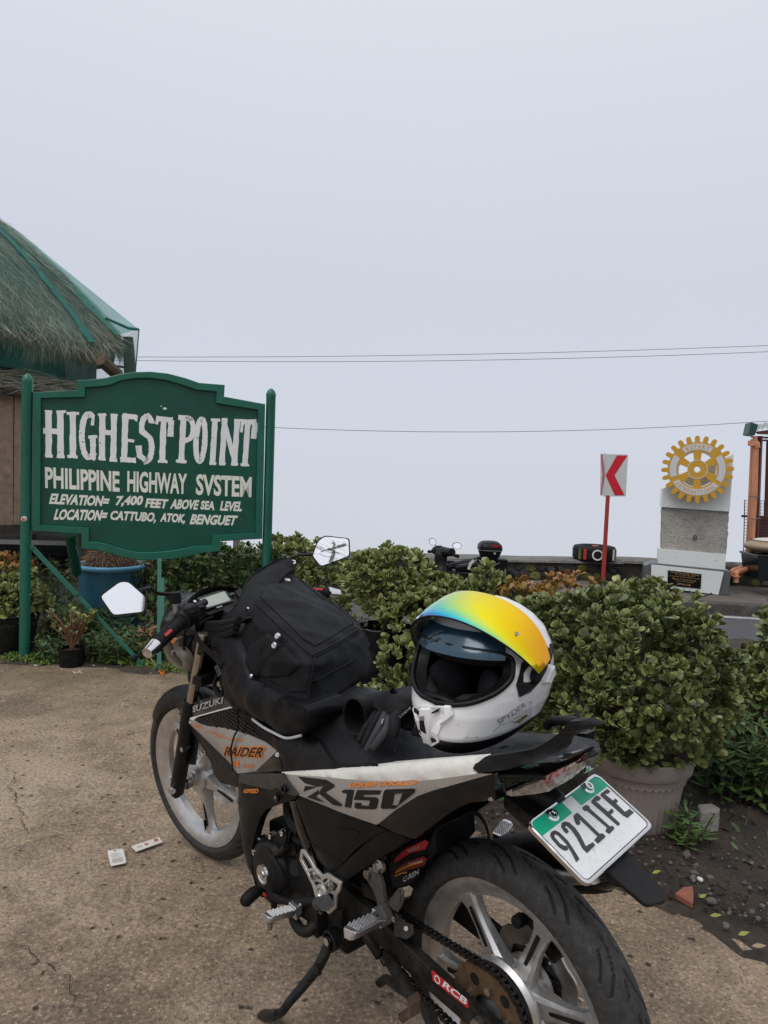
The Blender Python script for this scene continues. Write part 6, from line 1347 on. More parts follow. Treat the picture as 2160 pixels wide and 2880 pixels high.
# inner masses so that nothing is see-through: frame spine, tank, under-seat
new('frame', [tube([(1.10, 0, .70), (.95, 0, .66), (.75, 0, .60), (.55, 0, .55), (.42, 0, .42)], [.05, .065, .07, .06, .06], 14, 3), tube([(.50, 0, .62), (.2, 0, .655), (.02, 0, .73)], [.08, .055, .035], 14, 3)], 'matt_black', bike, smooth=True)
spar, _ = part('frame_spar', [(0.3813,0.15,0.415),(0.2414,0.147,0.5645),(0.2104,0.145,0.5835),(0.1595,0.14,0.5862),(0.1833,0.14,0.559),(0.2152,0.142,0.5311),(0.3514,0.15,0.4082),(0.3832,0.152,0.4084)], 'spar_black', .03, .006, .012, .02)
down, _ = part('down_strut', [(0.5576,0.148,0.509),(0.5319,0.15,0.5201),(0.4964,0.15,0.469),(0.4609,0.15,0.4264),(0.446,0.15,0.4029),(0.4674,0.149,0.4079),(0.4943,0.148,0.417),(0.5286,0.146,0.4449)], 'gloss_black', .02, .003, .008, .015)
cc, fcc = part('centre_cover', [(0.5292,0.15,0.5205),(0.5059,0.154,0.5442),(0.3578,0.156,0.5658),(0.2361,0.155,0.5848),(0.2066,0.15,0.5855),(0.2378,0.15,0.5644),(0.3035,0.15,0.5046),(0.3766,0.15,0.4201),(0.4048,0.15,0.4094),(0.4411,0.15,0.4202),(0.4735,0.15,0.4543)], 'dark_panel', .03, .004, .012, .02)
new('cover_vent', prism([V(p[0], fcc(p[0], p[2])+.0006, p[2]) for p in [(0.3565,0.15,0.5323),(0.2848,0.15,0.5509),(0.2994,0.15,0.5301)]], (0, .0008, 0)), 'rubber', cc)
new('cover_seam', tube([V(p[0], fcc(p[0], p[2])+.0004, p[2]) for p in [(0.4786,0.15,0.4491),(0.4411,0.15,0.4502),(0.393,0.15,0.4536),(0.3562,0.15,0.457)]], .0016, 5), 'rubber', cc)
# lower fairing: lighter grey shoulder and dark leg
fa, ff = part('front_fairing', [(0.7924,0.15,0.4904),(0.5624,0.165,0.579),(0.5,0.162,0.5501),(0.5156,0.16,0.535),(0.6595,0.15,0.4492),(0.6905,0.148,0.4137),(0.7175,0.146,0.3614),(0.7327,0.146,0.3174),(0.7298,0.15,0.2652),(0.7114,0.15,0.2259),(0.7409,0.14,0.2354),(0.8057,0.125,0.2563),(0.8327,0.12,0.2965),(0.8434,0.12,0.346),(0.8304,0.13,0.4257)], 'dark_panel', .02, .010, .03, .02)
fg, fgf = part('fairing_shoulder', [(0.7848,0.1535,0.4948),(0.5569,0.1685,0.5826),(0.4943,0.1655,0.5539),(0.507,0.165,0.5459),(0.6192,0.16,0.5172),(0.7288,0.156,0.4879),(0.7883,0.1525,0.4719)], 'grey_panel', .006, .006, .02, .02, parent=fa)
letter('6SPEED', [(0.7576,0.16,0.4561),(0.6787,0.16,0.4871),(0.7574,0.16,0.4671)], ff, 'orange', fa, .03, .04, .0035)
decal('reflector_patch', [(0.8278,0.13,0.416),(0.8076,0.13,0.4149),(0.8046,0.13,0.3967),(0.8268,0.13,0.3969)], ff, 'grey_panel', fa)
for q in ((0.5422,0.175,0.5524), (0.5848,0.168,0.513)): new('fastener', lathe([(.001, -.004), (.005, -.004), (.006, .001), (.0095, .001), (.010, -.006)], q, (0, 1, 0), 16), 'gloss_black', fa, smooth=True)
new('fastener_screw', cyl(V(*(0.5848,0.168,0.5142))+V(0, -.004, 0), V(*(0.5848,0.168,0.5142))+V(0, .002, 0), .004, seg=8), 'chrome', fa)
# leg shield bridge from the fairing to the steering head
ls, _ = part('inner_fairing', [(1.2539,0.098,0.51),(1.2053,0.102,0.5035),(0.9965,0.112,0.4867),(0.877,0.125,0.4817),(0.8143,0.14,0.4821),(0.8199,0.135,0.441),(0.9495,0.12,0.4034),(1.0017,0.112,0.4074),(1.0271,0.105,0.4251),(1.0921,0.1,0.4524),(1.1729,0.095,0.4732)], 'black_plastic', .03, .006, .015, .018)
# front side panel: black top with the maker's name, white stripe, silver field, black grille
up_, fu = part('upper_cowl', [(1.2405,0.104,0.5243),(1.1951,0.104,0.5492),(1.0277,0.11,0.6238),(0.9269,0.115,0.6708),(0.837,0.118,0.6978),(0.7431,0.135,0.6525),(0.8528,0.128,0.6504),(1.0348,0.115,0.5776),(1.1966,0.106,0.5102)], 'gloss_black', .02, .005, .012, .018)
letter('SUZUKI', [(1.1248,0.12,0.5523),(0.9242,0.12,0.638),(1.1241,0.12,0.572)], fu, 'decal_silver', up_, .025, .0, .0020)
ws_, fws = part('white_stripe', [(1.1945,0.107,0.5099),(1.0329,0.116,0.5777),(0.851,0.129,0.6536),(0.8317,0.131,0.6559),(0.9406,0.124,0.6122),(1.096,0.113,0.5472),(1.1255,0.111,0.5291),(1.1519,0.11,0.5104)], 'white_panel', .01, .002, .006, .012)
sp_, fs = part('silver_side_panel', [(1.1915,0.108,0.5102),(1.1235,0.112,0.5296),(1.0822,0.116,0.5327),(1.026,0.12,0.5429),(0.9195,0.128,0.5719),(0.8342,0.136,0.592),(0.7492,0.143,0.6084),(0.6575,0.15,0.62),(0.5983,0.156,0.6191),(0.6548,0.152,0.5729),(0.7105,0.148,0.5275),(0.8143,0.14,0.4831),(0.8715,0.128,0.4851),(0.9927,0.114,0.4885)], 'silver_panel', .012, .006, .020, .018)
gr, fgr = part('intake_grille', [(1.1233,0.11,0.5299),(0.8473,0.128,0.6509),(0.7283,0.14,0.6581),(0.6338,0.15,0.6499),(0.6031,0.153,0.6186),(0.6595,0.147,0.6199),(0.7511,0.14,0.6084),(0.8382,0.133,0.5914),(0.9232,0.126,0.5717),(1.024,0.119,0.5447),(1.0862,0.114,0.5333)], 'rubber', .02, -.002, .01, .014)
pts_g = []
for i in range(34):
    for j in range(17):
        x = .70+i*.0125+(j % 2)*.006; z = .50+j*.0092; pts_g.append((x, z))
gb = [V(*p) for p in [(1.0414,0.12,0.5561),(0.8605,0.12,0.6386),(0.7688,0.12,0.6363),(0.6913,0.12,0.6211),(0.6706,0.12,0.5997),(0.7856,0.12,0.596),(0.863,0.12,0.5841),(1.0102,0.12,0.5529)]]
def inpoly(x, z, P_):
    c = False; j = len(P_)-1
    for i in range(len(P_)):
        a, b_ = P_[i], P_[j]
        if (a.z > z) != (b_.z > z) and x < (b_.x-a.x)*(z-a.z)/(b_.z-a.z)+a.x: c = not c
        j = i
    return c
g = []
for x, z in pts_g:
    if inpoly(x, z, gb):
        y = fgr(x, z)+.0006; w, h = .0048, .0030; k = [V(x-w, y, z), V(x-w*.5, y, z+h), V(x+w*.5, y, z+h), V(x+w, y, z), V(x+w*.5, y, z-h), V(x-w*.5, y, z-h)]; k2 = [V(p.x, p.y+.0022, p.z) for p in k]
        g.append(loft([k, k2]))
new('honeycomb', g, 'gloss_black', gr, kind='stuff')
new('grille_glint', tube([V(p[0], fgr(p[0], p[2])+.003, p[2]) for p in [(0.8348,0.13,0.5889),(0.7781,0.13,0.5995)]], .0016, 5), 'decal_silver', gr)
for s_, c, bo_ in (('DOHC', [(1.1176,0.12,0.5153),(1.0597,0.12,0.5312),(1.1174,0.12,0.5224)], .03), ('4VALVE', [(1.1145,0.12,0.5092),(1.0438,0.12,0.5284),(1.1143,0.12,0.5147)], .03), ('SUZUKI', [(1.0345,0.12,0.5229),(0.9498,0.12,0.546),(1.0311,0.12,0.5292)], 0), ('ADVANCED', [(1.0007,0.13,0.5283),(0.9018,0.13,0.5547),(0.9974,0.13,0.5346)], 0), ('TWIN SPAR', [(0.961,0.13,0.5326),(0.8489,0.13,0.5635),(0.9578,0.13,0.5387)], 0), ('FRAME', [(0.8579,0.14,0.5597),(0.7767,0.14,0.5834),(0.8536,0.14,0.5667)], .01)):
    letter(s_, c, fs, 'orange', sp_, bo_, .06)
letter('RAIDER', [(0.9105,0.14,0.4958),(0.6589,0.14,0.5812),(0.8837,0.14,0.5352)], fs, 'orange', sp_, .075, .0, .0016)
letter('RAIDER', [(0.9002,0.14,0.5018),(0.6672,0.14,0.581),(0.8766,0.14,0.5346)], fs, 'decal_black', sp_, .022, .0, .0021)
letter('R', [(0.8413,0.14,0.4933),(0.7937,0.14,0.5098),(0.8341,0.14,0.5113)], fs, 'orange', sp_, .05, .1)
letter('150', [(0.7818,0.14,0.5132),(0.7201,0.14,0.5339),(0.7784,0.14,0.5226)], fs, 'orange', sp_, .03, .1)
new('side_screw', cyl(V(*(0.5977,0.155,0.6102)), V(*(0.5882,0.161,0.615)), .0055, seg=14), 'chrome', bike)
# black tank side between silver panel and seat
tk, ft = part('tank_side_cover', [(0.7517,0.13,0.6471),(0.6739,0.125,0.654),(0.5321,0.13,0.6793),(0.447,0.14,0.6845),(0.3839,0.155,0.6675),(0.3661,0.158,0.6583),(0.4681,0.16,0.6195),(0.5707,0.16,0.5796),(0.5709,0.158,0.597),(0.5972,0.156,0.6157),(0.5999,0.155,0.6193)], 'black_plastic', .03, .008, .02, .02)
lo_, _ = part('fairing_joint', [(0.8068,0.143,0.4866),(0.7071,0.15,0.5286),(0.6516,0.154,0.574),(0.596,0.1575,0.6165),(0.57,0.16,0.5948),(0.569,0.16,0.5811),(0.6914,0.152,0.5318)], 'gloss_black', .02, .003, .008, .014)
# rear side: white rail and silver field with big numerals
wr, fw_r = part('white_rail', [(0.5688,0.158,0.5842),(0.3684,0.158,0.6555),(0.3284,0.157,0.6746),(0.1738,0.155,0.7344),(0.0698,0.152,0.7752),(-0.0326,0.145,0.8135),(-0.0362,0.144,0.8123),(-0.0306,0.146,0.807),(-0.0193,0.15,0.7977),(-0.0162,0.152,0.7897),(-0.0194,0.154,0.7839),(-0.0253,0.1545,0.7838),(0.0304,0.158,0.7588),(0.0931,0.162,0.7315),(0.1823,0.164,0.6987),(0.2616,0.165,0.6719),(0.3744,0.164,0.6367),(0.5676,0.161,0.5756),(0.5708,0.16,0.578)], 'white_panel', .02, .007, .009, .012, far=False)
new('white_rail', mirror_geo(([V(p.co.x, p.co.y, p.co.z-.04) for p in wr.data.vertices], [tuple(p.vertices) for p in wr.data.polygons])), 'white_panel', bike, smooth=True, angle=50)
sv, fv = part('silver_rear_panel', [(0.568,0.16,0.5748),(0.3737,0.1645,0.6368),(0.2604,0.166,0.6724),(0.1806,0.1655,0.6995),(0.0921,0.163,0.7319),(0.0294,0.159,0.7592),(-0.0251,0.155,0.7834),(-0.0581,0.15,0.7941),(0.0005,0.156,0.7608),(0.0742,0.16,0.7183),(0.1112,0.161,0.6946),(0.1723,0.162,0.6426),(0.2202,0.161,0.5966),(0.2275,0.161,0.5919),(0.3317,0.161,0.5734),(0.5009,0.16,0.5489)], 'silver_panel', .014, .005, .012, .016)
DK = 'decal_dark'
for P_ in ([(0.5007,0.16,0.594),(0.3869,0.16,0.6287),(0.3563,0.16,0.6298),(0.3539,0.16,0.6254),(0.3869,0.16,0.6009),(0.3309,0.16,0.5959),(0.3317,0.16,0.591),(0.3617,0.16,0.5822),(0.4111,0.16,0.5895),(0.4048,0.16,0.6002),(0.3931,0.16,0.6122),(0.416,0.16,0.6026),(0.4681,0.16,0.5912)], [(0.4666,0.16,0.5853),(0.4175,0.16,0.6015),(0.4734,0.16,0.5692)], [(0.4126,0.16,0.5967),(0.4609,0.16,0.5609),(0.4284,0.16,0.5672),(0.3902,0.16,0.5762),(0.4254,0.16,0.5762),(0.4116,0.16,0.5887)]): decal('logo_r', P_, fv, DK, sv)
decal('numeral_one', [(0.3288,0.16,0.6261),(0.3189,0.16,0.6326),(0.2877,0.16,0.6436),(0.2996,0.16,0.6006),(0.3223,0.16,0.5932),(0.3117,0.16,0.6267),(0.3274,0.16,0.6223)], fv, DK, sv)
decal('numeral_five', [(0.2774,0.16,0.6474),(0.2031,0.16,0.6739),(0.2085,0.16,0.6638),(0.2562,0.16,0.6451),(0.2582,0.16,0.6404),(0.2188,0.16,0.6542),(0.2108,0.16,0.6532),(0.2178,0.16,0.6321),(0.2258,0.16,0.6262),(0.2792,0.16,0.6067),(0.2879,0.16,0.6067),(0.2853,0.16,0.6175),(0.2648,0.16,0.6251),(0.2661,0.16,0.6191),(0.2414,0.16,0.6273),(0.2374,0.16,0.6406),(0.2897,0.16,0.6217)], fv, DK, sv)
decal('numeral_zero', [(0.1898,0.16,0.681),(0.1161,0.16,0.709),(0.1103,0.16,0.7083),(0.1159,0.16,0.6996),(0.1447,0.16,0.6722),(0.167,0.16,0.6499),(0.201,0.16,0.637),(0.2066,0.16,0.6376),(0.1964,0.16,0.674),(0.1906,0.16,0.6804),(0.1644,0.16,0.6817),(0.1739,0.16,0.654),(0.1588,0.16,0.6597),(0.1442,0.16,0.6893),(0.164,0.16,0.682)], fv, DK, sv)
letter('LIQUID COOLED', [(0.3065,0.16,0.6412),(0.1098,0.16,0.7172),(0.3044,0.16,0.6522)], fv, 'orange', sv, .05, .02)
decal('sheen_stripe', [(0.4966,0.16,0.5511),(0.4136,0.16,0.6035),(0.3931,0.16,0.6128),(0.4682,0.16,0.5557)], fv, 'silver_panel', sv, .0018)
# black lower tail cowl
tc_, ftc = part('tail_cowl', [(-0.024,0.153,0.7828),(-0.0635,0.148,0.7963),(-0.0539,0.135,0.742),(-0.0329,0.138,0.7335),(-0.0032,0.142,0.7204),(0.0308,0.146,0.6958),(0.0762,0.15,0.6515),(0.1265,0.152,0.6028),(0.1707,0.156,0.596),(0.2237,0.158,0.593),(0.1745,0.16,0.6416),(0.1133,0.159,0.6937),(0.0762,0.158,0.7174),(0.0014,0.155,0.7606)], 'gloss_black', .03, .006, .016, .02)
tc2, _ = part('tail_tip_cowl', [(-0.0333,0.147,0.7894),(-0.0952,0.125,0.8131),(-0.1306,0.085,0.8222),(-0.15,0.045,0.8315),(-0.1498,0.015,0.8303),(-0.1493,0.012,0.8251),(-0.1468,0.035,0.8178),(-0.1176,0.075,0.7938),(-0.0598,0.105,0.7541),(-0.0484,0.11,0.7447),(-0.0587,0.112,0.7435),(-0.0436,0.128,0.737),(-0.0286,0.14,0.7307),(-0.023,0.147,0.7569)], 'gloss_black', .02, .005, .010, .014, far=False)
new('cowl_screw', lathe([(.001, .003), (.004, .003), (.006, 0), (.007, -.006)], (-0.0446,0.136,0.7425), (0, 1, 0), 12), 'chrome', bike, smooth=True)
# tail lamp wrapped round the tail
tl, ftl = part('tail_light', [(-0.0498,0.11,0.7453),(-0.066,0.104,0.7573),(-0.1197,0.078,0.7954),(-0.1475,0.036,0.8175),(-0.1484,0.012,0.8231),(-0.1475,0.01,0.8125),(-0.1411,0.03,0.7931),(-0.1265,0.05,0.7725),(-0.1121,0.066,0.7578),(-0.0924,0.08,0.7499),(-0.0628,0.104,0.7422)], 'lens_clear', .03, .006, .010, .012)
g_, _ = pillow([V(p[0], p[1]+.003, p[2]) for p in [(-0.1072,0.083,0.7831),(-0.1198,0.078,0.7935),(-0.149,0.038,0.8163),(-0.1499,0.016,0.8212),(-0.1464,0.02,0.8135),(-0.1301,0.056,0.7926),(-0.1152,0.071,0.7747)]], 1, .003, .003, .006, .012); new('red_lens', g_, 'lens_red', tl, smooth=True)
g_, _ = pillow([V(p[0], p[1]+.004, p[2]) for p in [(-0.0667,0.104,0.7564),(-0.0807,0.1,0.7666),(-0.0775,0.101,0.7612),(-0.0702,0.104,0.756)]], 1, .003, .001, .006, .01); new('amber_lens', g_, 'lens_amber', tl, smooth=True)
new('lens_teeth', [prism([V(*p) for p in (a, b_, c)], (0, .002, 0)) for a, b_, c in [(V(*(-0.07,0.109,0.7603)).lerp(V(*(-0.1184,0.085,0.7939)), i/26), V(*(-0.07,0.109,0.7603)).lerp(V(*(-0.1184,0.085,0.7939)), (i+.8)/26), V(*(-0.07,0.109,0.7603)).lerp(V(*(-0.1184,0.085,0.7939)), (i+.4)/26)+V(0, 0, -.006)) for i in range(26)]], 'gloss_black', tl)
# grab rail: two cast arms with a raised tip
for s_ in (1,):
    q = [V(p[0], p[1]*s_, p[2]) for p in [(-0.0156,0.15,0.7885),(-0.0225,0.148,0.7995),(-0.0377,0.145,0.8155),(-0.0826,0.138,0.8339),(-0.1245,0.125,0.8522),(-0.1435,0.115,0.8685),(-0.1552,0.1,0.8833),(-0.1611,0.085,0.8989),(-0.177,0.062,0.8997),(-0.1898,0.045,0.8902),(-0.1742,0.052,0.8804),(-0.1634,0.074,0.8746),(-0.1583,0.088,0.8687),(-0.1577,0.094,0.8575),(-0.1537,0.1,0.8493),(-0.138,0.12,0.841),(-0.0833,0.138,0.8072),(-0.0313,0.15,0.7859)]]
    g_, _ = pillow(q, s_, .022, .008, .012, .012); new('grab_rail', g_, 'matt_rail', bike, smooth=True, angle=60)
new('grab_rail', tube([V(*p) for p in [(-0.0042,-0.07,0.8027),(-0.0138,-0.07,0.8157),(-0.0383,-0.06,0.8284),(-0.0883,-0.02,0.8529),(-0.143,0.03,0.8795)]], [.008, .009, .009, .009, .008], 12, 3), 'matt_rail', bike, smooth=True)
# seat: long two-level vinyl cushion
def srow(x, zt, hw_, zb, hb): 
    q = []
    for k in range(17):
        t = -1+2*k/16; y = t*hw_*1.0; zz = zt-(abs(t)**3.2)*(zt-zb)*.42; q.append(V(x, y, zz))
    q = [V(x, -hb, zb)]+q+[V(x, hb, zb)]; return q
def ztop(x): return None
SEAT = [(.66, .690, .085, .60, .120), (.60, .728, .105, .605, .135), (.54, .752, .115, .618, .142), (.47, .755, .120, .632, .148), (.40, .748, .128, .648, .152), (.33, .740, .138, .672, .154), (.26, .732, .142, .698, .154), (.18, .734, .140, .718, .152), (.10, .750, .134, .735, .150), (.03, .772, .124, .758, .146), (-.04, .792, .114, .778, .138), (-.09, .802, .098, .788, .115), (-.115, .798, .07, .785, .08)]
P_ = smooth_path([V(a, b_, c) for a, b_, c, d, e in SEAT], 4); Q_ = smooth_path([V(c, d, e) for a, b_, c, d, e in SEAT], 4)
rows = [srow(p.x, p.y, q.x, q.y, q.z) for p, q in zip(P_, Q_)]
new('seat', loft(rows), 'seat_vinyl', bike, smooth=True, angle=60)
new('seat_piping', [tube([r[-1]+V(0, .001, .003) for r in rows[6:]], .004, 6)], 'rubber', bike, smooth=True)
new('tail_top', loft([[V(-.06, -.10, .775), V(-.06, -.07, .800), V(-.06, .07, .800), V(-.06, .10, .775)], [V(-.12, -.065, .79), V(-.12, -.04, .812), V(-.12, .04, .812), V(-.12, .065, .79)], [V(-.155, -.018, .815), V(-.155, -.01, .822), V(-.155, .01, .822), V(-.155, .018, .815)]]), 'matt_rail', bike, bevel=.006)
# rear mudguard: bracket under the tail lamp and the long tongue below the plate
new('mudguard_bracket', [loft([[V(*p) for p in [(-0.0083,0.05,0.7032),(-0.0648,0.01,0.718),(-0.0515,-0.05,0.7147),(-0.0203,-0.06,0.7083)]], [V(*p) for p in [(-0.03,0.02,0.6771),(-0.0333,0.0,0.6656),(-0.035,-0.09,0.6836),(-0.0181,-0.09,0.6822)]]]), tube([(.05, 0, .735), (-.04, 0, .715), (-.09, 0, .70)], [.04, .032, .02], 14)], 'black_plastic', bike, bevel=.006)
tgv = [V(*p) for p in [(-0.1784,0.0105,0.6383),(-0.1753,-0.0651,0.6409),(-0.2571,-0.0688,0.5965),(-0.2675,-0.0519,0.5906),(-0.2578,-0.0123,0.5953),(-0.2527,-0.0084,0.5981)]]; nn = (tgv[1]-tgv[0]).cross(tgv[5]-tgv[0]).normalized(); nn = nn if nn.z > 0 else -nn
new('mudguard_tongue', prism([p for p in tgv], tuple(nn*-.010)), 'black_plastic', bike, bevel=.004)
new('mudguard_inner', loft([[V(-.0, -.05, .68), V(-.0, .05, .68), V(-.0, .05, .71), V(-.0, -.05, .71)], [V(-.07, -.05, .655), V(-.07, .05, .655), V(-.07, .05, .685), V(-.07, -.05, .685)], [V(-.13, -.04, .630), V(-.13, .04, .630), V(-.13, .04, .648), V(-.13, -.04, .648)]]), 'dirty_black', bike, bevel=.005)

# --- number plate, embossed
XF[0] = Matrix.Translation((-.143, -.019, .683)) @ Matrix.Rotation(.104, 4, 'Z') @ Matrix.Rotation(-.495, 4, 'Y') @ Matrix.Rotation(-.061, 4, 'X')
PWd, PHt = .230, .126
def pp(u, v, h=0): return V((.5-v)*PHt, (.5-u)*PWd, h)
def rrect(u0, v0, u1, v1, ru, rv, h, n=5):
    out = []
    for cu_2, cv_2, a0 in ((u1-ru, v0+rv, -90), (u1-ru, v1-rv, 0), (u0+ru, v1-rv, 90), (u0+ru, v0+rv, 180)):
        for i in range(n+1): a = radians(a0+90*i/n); out.append(pp(cu_2+cos(a)*ru, cv_2+sin(a)*rv, h))
    return out
pl = new('number_plate', prism(rrect(.006, .010, .994, .990, .05, .09, -.0015), (0, 0, .0018)), 'plate_white', bike)
new('plate_frame', loft([rrect(-.012, -.02, 1.012, 1.02, .06, .11, -.006), rrect(-.012, -.02, 1.012, 1.02, .06, .11, .0015), rrect(.0, .0, 1, 1, .055, .1, .003), rrect(.010, .018, .990, .982, .05, .09, .0020), rrect(.010, .018, .990, .982, .05, .09, -.006)]), 'chrome', pl, smooth=True, angle=30)
new('frame_back', prism(rrect(.0, .0, 1, 1, .055, .1, -.008), (0, 0, .0055)), 'rusty', pl)
new('border_line', ribbon(rrect(.017, .03, .983, .97, .045, .08, .0004), .0016, .0003, (0, 0, 1), closed=True), 'plate_ink', pl)
for q in ([(0.0169,0.0163),(0.4373,0.0254),(0.4364,0.2324),(0.0045,0.2351)], [(0.5764,0.0122),(0.9929,0.0165),(1.0062,0.2336),(0.5728,0.2265)]):
    new('green_band', prism([pp(u, v, .0004) for u, v in q], (0, 0, .0004)), 'plate_green', pl)
GL_ = {'nine': [[(0.1069,0.5589),(0.0755,0.5395),(0.0598,0.4699),(0.0667,0.332),(0.0809,0.2871),(0.1161,0.2619),(0.1517,0.2739),(0.1691,0.3206),(0.1712,0.4774),(0.1561,0.5711),(0.1242,0.7281),(0.08,0.7319),(0.1143,0.6087),(0.1384,0.489),(0.1409,0.3571),(0.1323,0.3147),(0.1137,0.3115),(0.0984,0.3408),(0.0918,0.4436),(0.1043,0.4876),(0.1257,0.5127),(0.1215,0.5374)]],
 'two': [[(0.252,0.3933),(0.221,0.3961),(0.2165,0.359),(0.2294,0.2887),(0.2646,0.2542),(0.3032,0.2637),(0.3255,0.305),(0.3292,0.4152),(0.3125,0.5115),(0.2682,0.6619),(0.3537,0.6769),(0.3504,0.7247),(0.2283,0.7318),(0.2283,0.656),(0.2671,0.5149),(0.288,0.3906),(0.2842,0.3218),(0.269,0.3072),(0.2555,0.3245),(0.2585,0.3545)]],
 'one': [[(0.4185,0.2703),(0.4683,0.266),(0.4767,0.2945),(0.4762,0.6551),(0.5054,0.6714),(0.5049,0.7278),(0.3877,0.732),(0.3843,0.67),(0.4069,0.6654),(0.4428,0.6601),(0.4422,0.36),(0.4203,0.3761),(0.4146,0.3983),(0.3846,0.4078),(0.372,0.3804),(0.3846,0.3388)]],
 'letter_i': [[(0.5562,0.267),(0.5746,0.2524),(0.6185,0.2618),(0.6282,0.3001),(0.6137,0.3297),(0.6247,0.665),(0.6547,0.6831),(0.6445,0.7239),(0.5589,0.7322),(0.5476,0.679),(0.569,0.6618),(0.5941,0.6554),(0.575,0.3297),(0.5521,0.3031)]],
 'letter_f': [[(0.7003,0.2577),(0.7687,0.2396),(0.7973,0.2532),(0.8048,0.3102),(0.7613,0.3186),(0.746,0.2976),(0.7292,0.3048),(0.7392,0.5053),(0.8014,0.5033),(0.7955,0.5508),(0.732,0.5588),(0.7362,0.7151),(0.719,0.7296),(0.6995,0.7216),(0.6848,0.284)]],
 'letter_e': [[(0.8431,0.2596),(0.9481,0.26),(0.9515,0.3142),(0.9146,0.3184),(0.8975,0.2973),(0.8771,0.305),(0.885,0.4323),(0.9275,0.431),(0.9272,0.4805),(0.8877,0.4876),(0.8836,0.6461),(0.9512,0.6555),(0.9583,0.7269),(0.8537,0.7259),(0.8392,0.6645),(0.8286,0.2794)]]}
for nm_, pls in GL_.items():
    for q in pls: new('raised_numeral' if nm_ in ('nine', 'two', 'one') else 'raised_letter', prism([pp(u, v, .0004) for u, v in q], (0, 0, .0018)), 'plate_ink', pl, bevel=.0006)
for u, v in [(0.2517,0.1031),(0.7881,0.0897)]:
    c = pp(u, v, 0)
    new('plate_bolt', lathe([(.001, .006), (.004, .006), (.0045, .0085), (.0080, .0085), (.0085, .004), (.0125, .002), (.0125, .0004)], tuple(c), (0, 0, 1), 20), 'chrome', pl, smooth=True, angle=35)
XF[0] = None

# ================================================================== HELMET
HPROF=[(-.125,.143,.092,.092),(-.115,.152,.100,.100),(-.09,.166,.114,.113),(-.05,.168,.132,.124),(-.02,.162,.140,.128),(.0,.157,.144,.129),(.03,.147,.146,.128),(.06,.132,.140,.122),(.085,.112,.124,.108),(.105,.088,.100,.087),(.12,.062,.072,.063),(.131,.034,.042,.036),(.137,.004,.006,.005)]
def hprof(z):
    z=max(-.125,min(.137,z))
    for a,b in zip(HPROF,HPROF[1:]):
        if z<=b[0]:
            t=(z-a[0])/(b[0]-a[0]); t2=t
            return [a[i]*(1-t2)+b[i]*t2 for i in (1,2,3)]
    return HPROF[-1][1:]
def hpt(phi,z,off=0.):
    """phi in radians from straight ahead, + to the wearer's left; returns local (x,y,z)"""
    import math
    f,b,w=hprof(z); c,s=math.cos(phi),math.sin(phi)
    e=1.0
    ax=f if c>0 else b
    # slightly pointed chin towards the front below the eye port
    k=1.0
    x=math.copysign(abs(c)**.92,c)*ax*k; y=math.copysign(abs(s)**.92,s)*w
    n=math.hypot(x/(ax*ax),y/(w*w)); nx,ny=x/(ax*ax)/n,y/(w*w)/n
    dz=.012; 
    f2,b2,w2=hprof(z+dz); f1,b1,w1=hprof(z-dz); sl=-((w2-w1)/(min(.137,z+dz)-max(-.125,z-dz)))
    m=math.sqrt(1+sl*sl); nx/=m;ny/=m;nz=sl/m
    zo=z+nz*off
    if zo<0: zo*=1-.28*min(1.,1-c)
    else: zo*=1+.13*min(1,zo/.08)
    return (x+nx*off,y+ny*off,zo)

HM = Matrix.Translation((.215, 1.445, .890)) @ Matrix.Rotation(-2.2689, 4, 'Z')
hel = thing('helmet', 'white full-face helmet with raised rainbow-yellow mirror visor, standing on the motorcycle seat', 'helmet', mat=HM)
def hp_(phi, z, off=0): return V(*hpt(radians(phi), z, off))
def zlow(p): return -.028+.036*(abs(p)/55)**2
def open_(p, z):
    lo = zlow(p); hi = .066; c = (lo+hi)/2; h = max(.004, (hi-lo)/2)
    return (abs(p)/58)**4+(abs(z-c)/h)**4 < 1
def hshell(off, zs0, NU=180, NV=72, hole=True):
    zz = [zs0+(.1368-zs0)*(1-(1-i/NV)**1.25) for i in range(NV+1)]; v = []; f = []
    for z in zz:
        for i in range(NU): v.append(hp_(-180+360*i/NU, z, off))
    for j in range(NV):
        for i in range(NU):
            ph = -180+360*(i+.5)/NU; z = (zz[j]+zz[j+1])/2
            if hole and abs(ph) < 62 and open_(ph, z): continue
            f.append((j*NU+i, j*NU+(i+1) % NU, (j+1)*NU+(i+1) % NU, (j+1)*NU+i))
    k = len(v); v.append(V(0, 0, hp_(0, .137, off).z)); f += [(NV*NU+i, NV*NU+(i+1) % NU, k) for i in range(NU)]
    return v, f
new('shell', hshell(0, -.098), 'helmet_white', hel, smooth=True, angle=60)
new('base_trim', loft([[hp_(-180+4*i, z, o) for i in range(90)] for z, o in ((-.096, .0018), (-.100, .003), (-.120, .002), (-.125, .000), (-.125, -.018), (-.112, -.02))], cap=False), 'helmet_trim', hel, smooth=True, angle=50)
li = hshell(-.024, -.12, 90, 40); new('lining', li, 'helmet_lining', hel, smooth=True, angle=180)
def port(k=1.0, n=96):
    out = []
    for i in range(n):
        t = 2*pi*i/n; c, s = cos(t), sin(t); c = math.copysign(abs(c)**.5, c); s = math.copysign(abs(s)**.5, s)
        ph = 58*k*c; lo = zlow(ph); hi = .066; out.append((ph, (lo+hi)/2+(hi-lo)/2*s*k))
    return out
pt_ = port()
new('port_gasket', [tube([hp_(p, z, .0005) for p, z in pt_], .0052, 8, closed=True), loft([[hp_(p, z, .001), hp_(p, z, -.012), hp_(p*.95, z*.96+.0006, -.026)] for p, z in pt_], closed=True, cap=False, wrap=False)], 'helmet_trim', hel, smooth=True, angle=60)
pt2 = port(1.05)
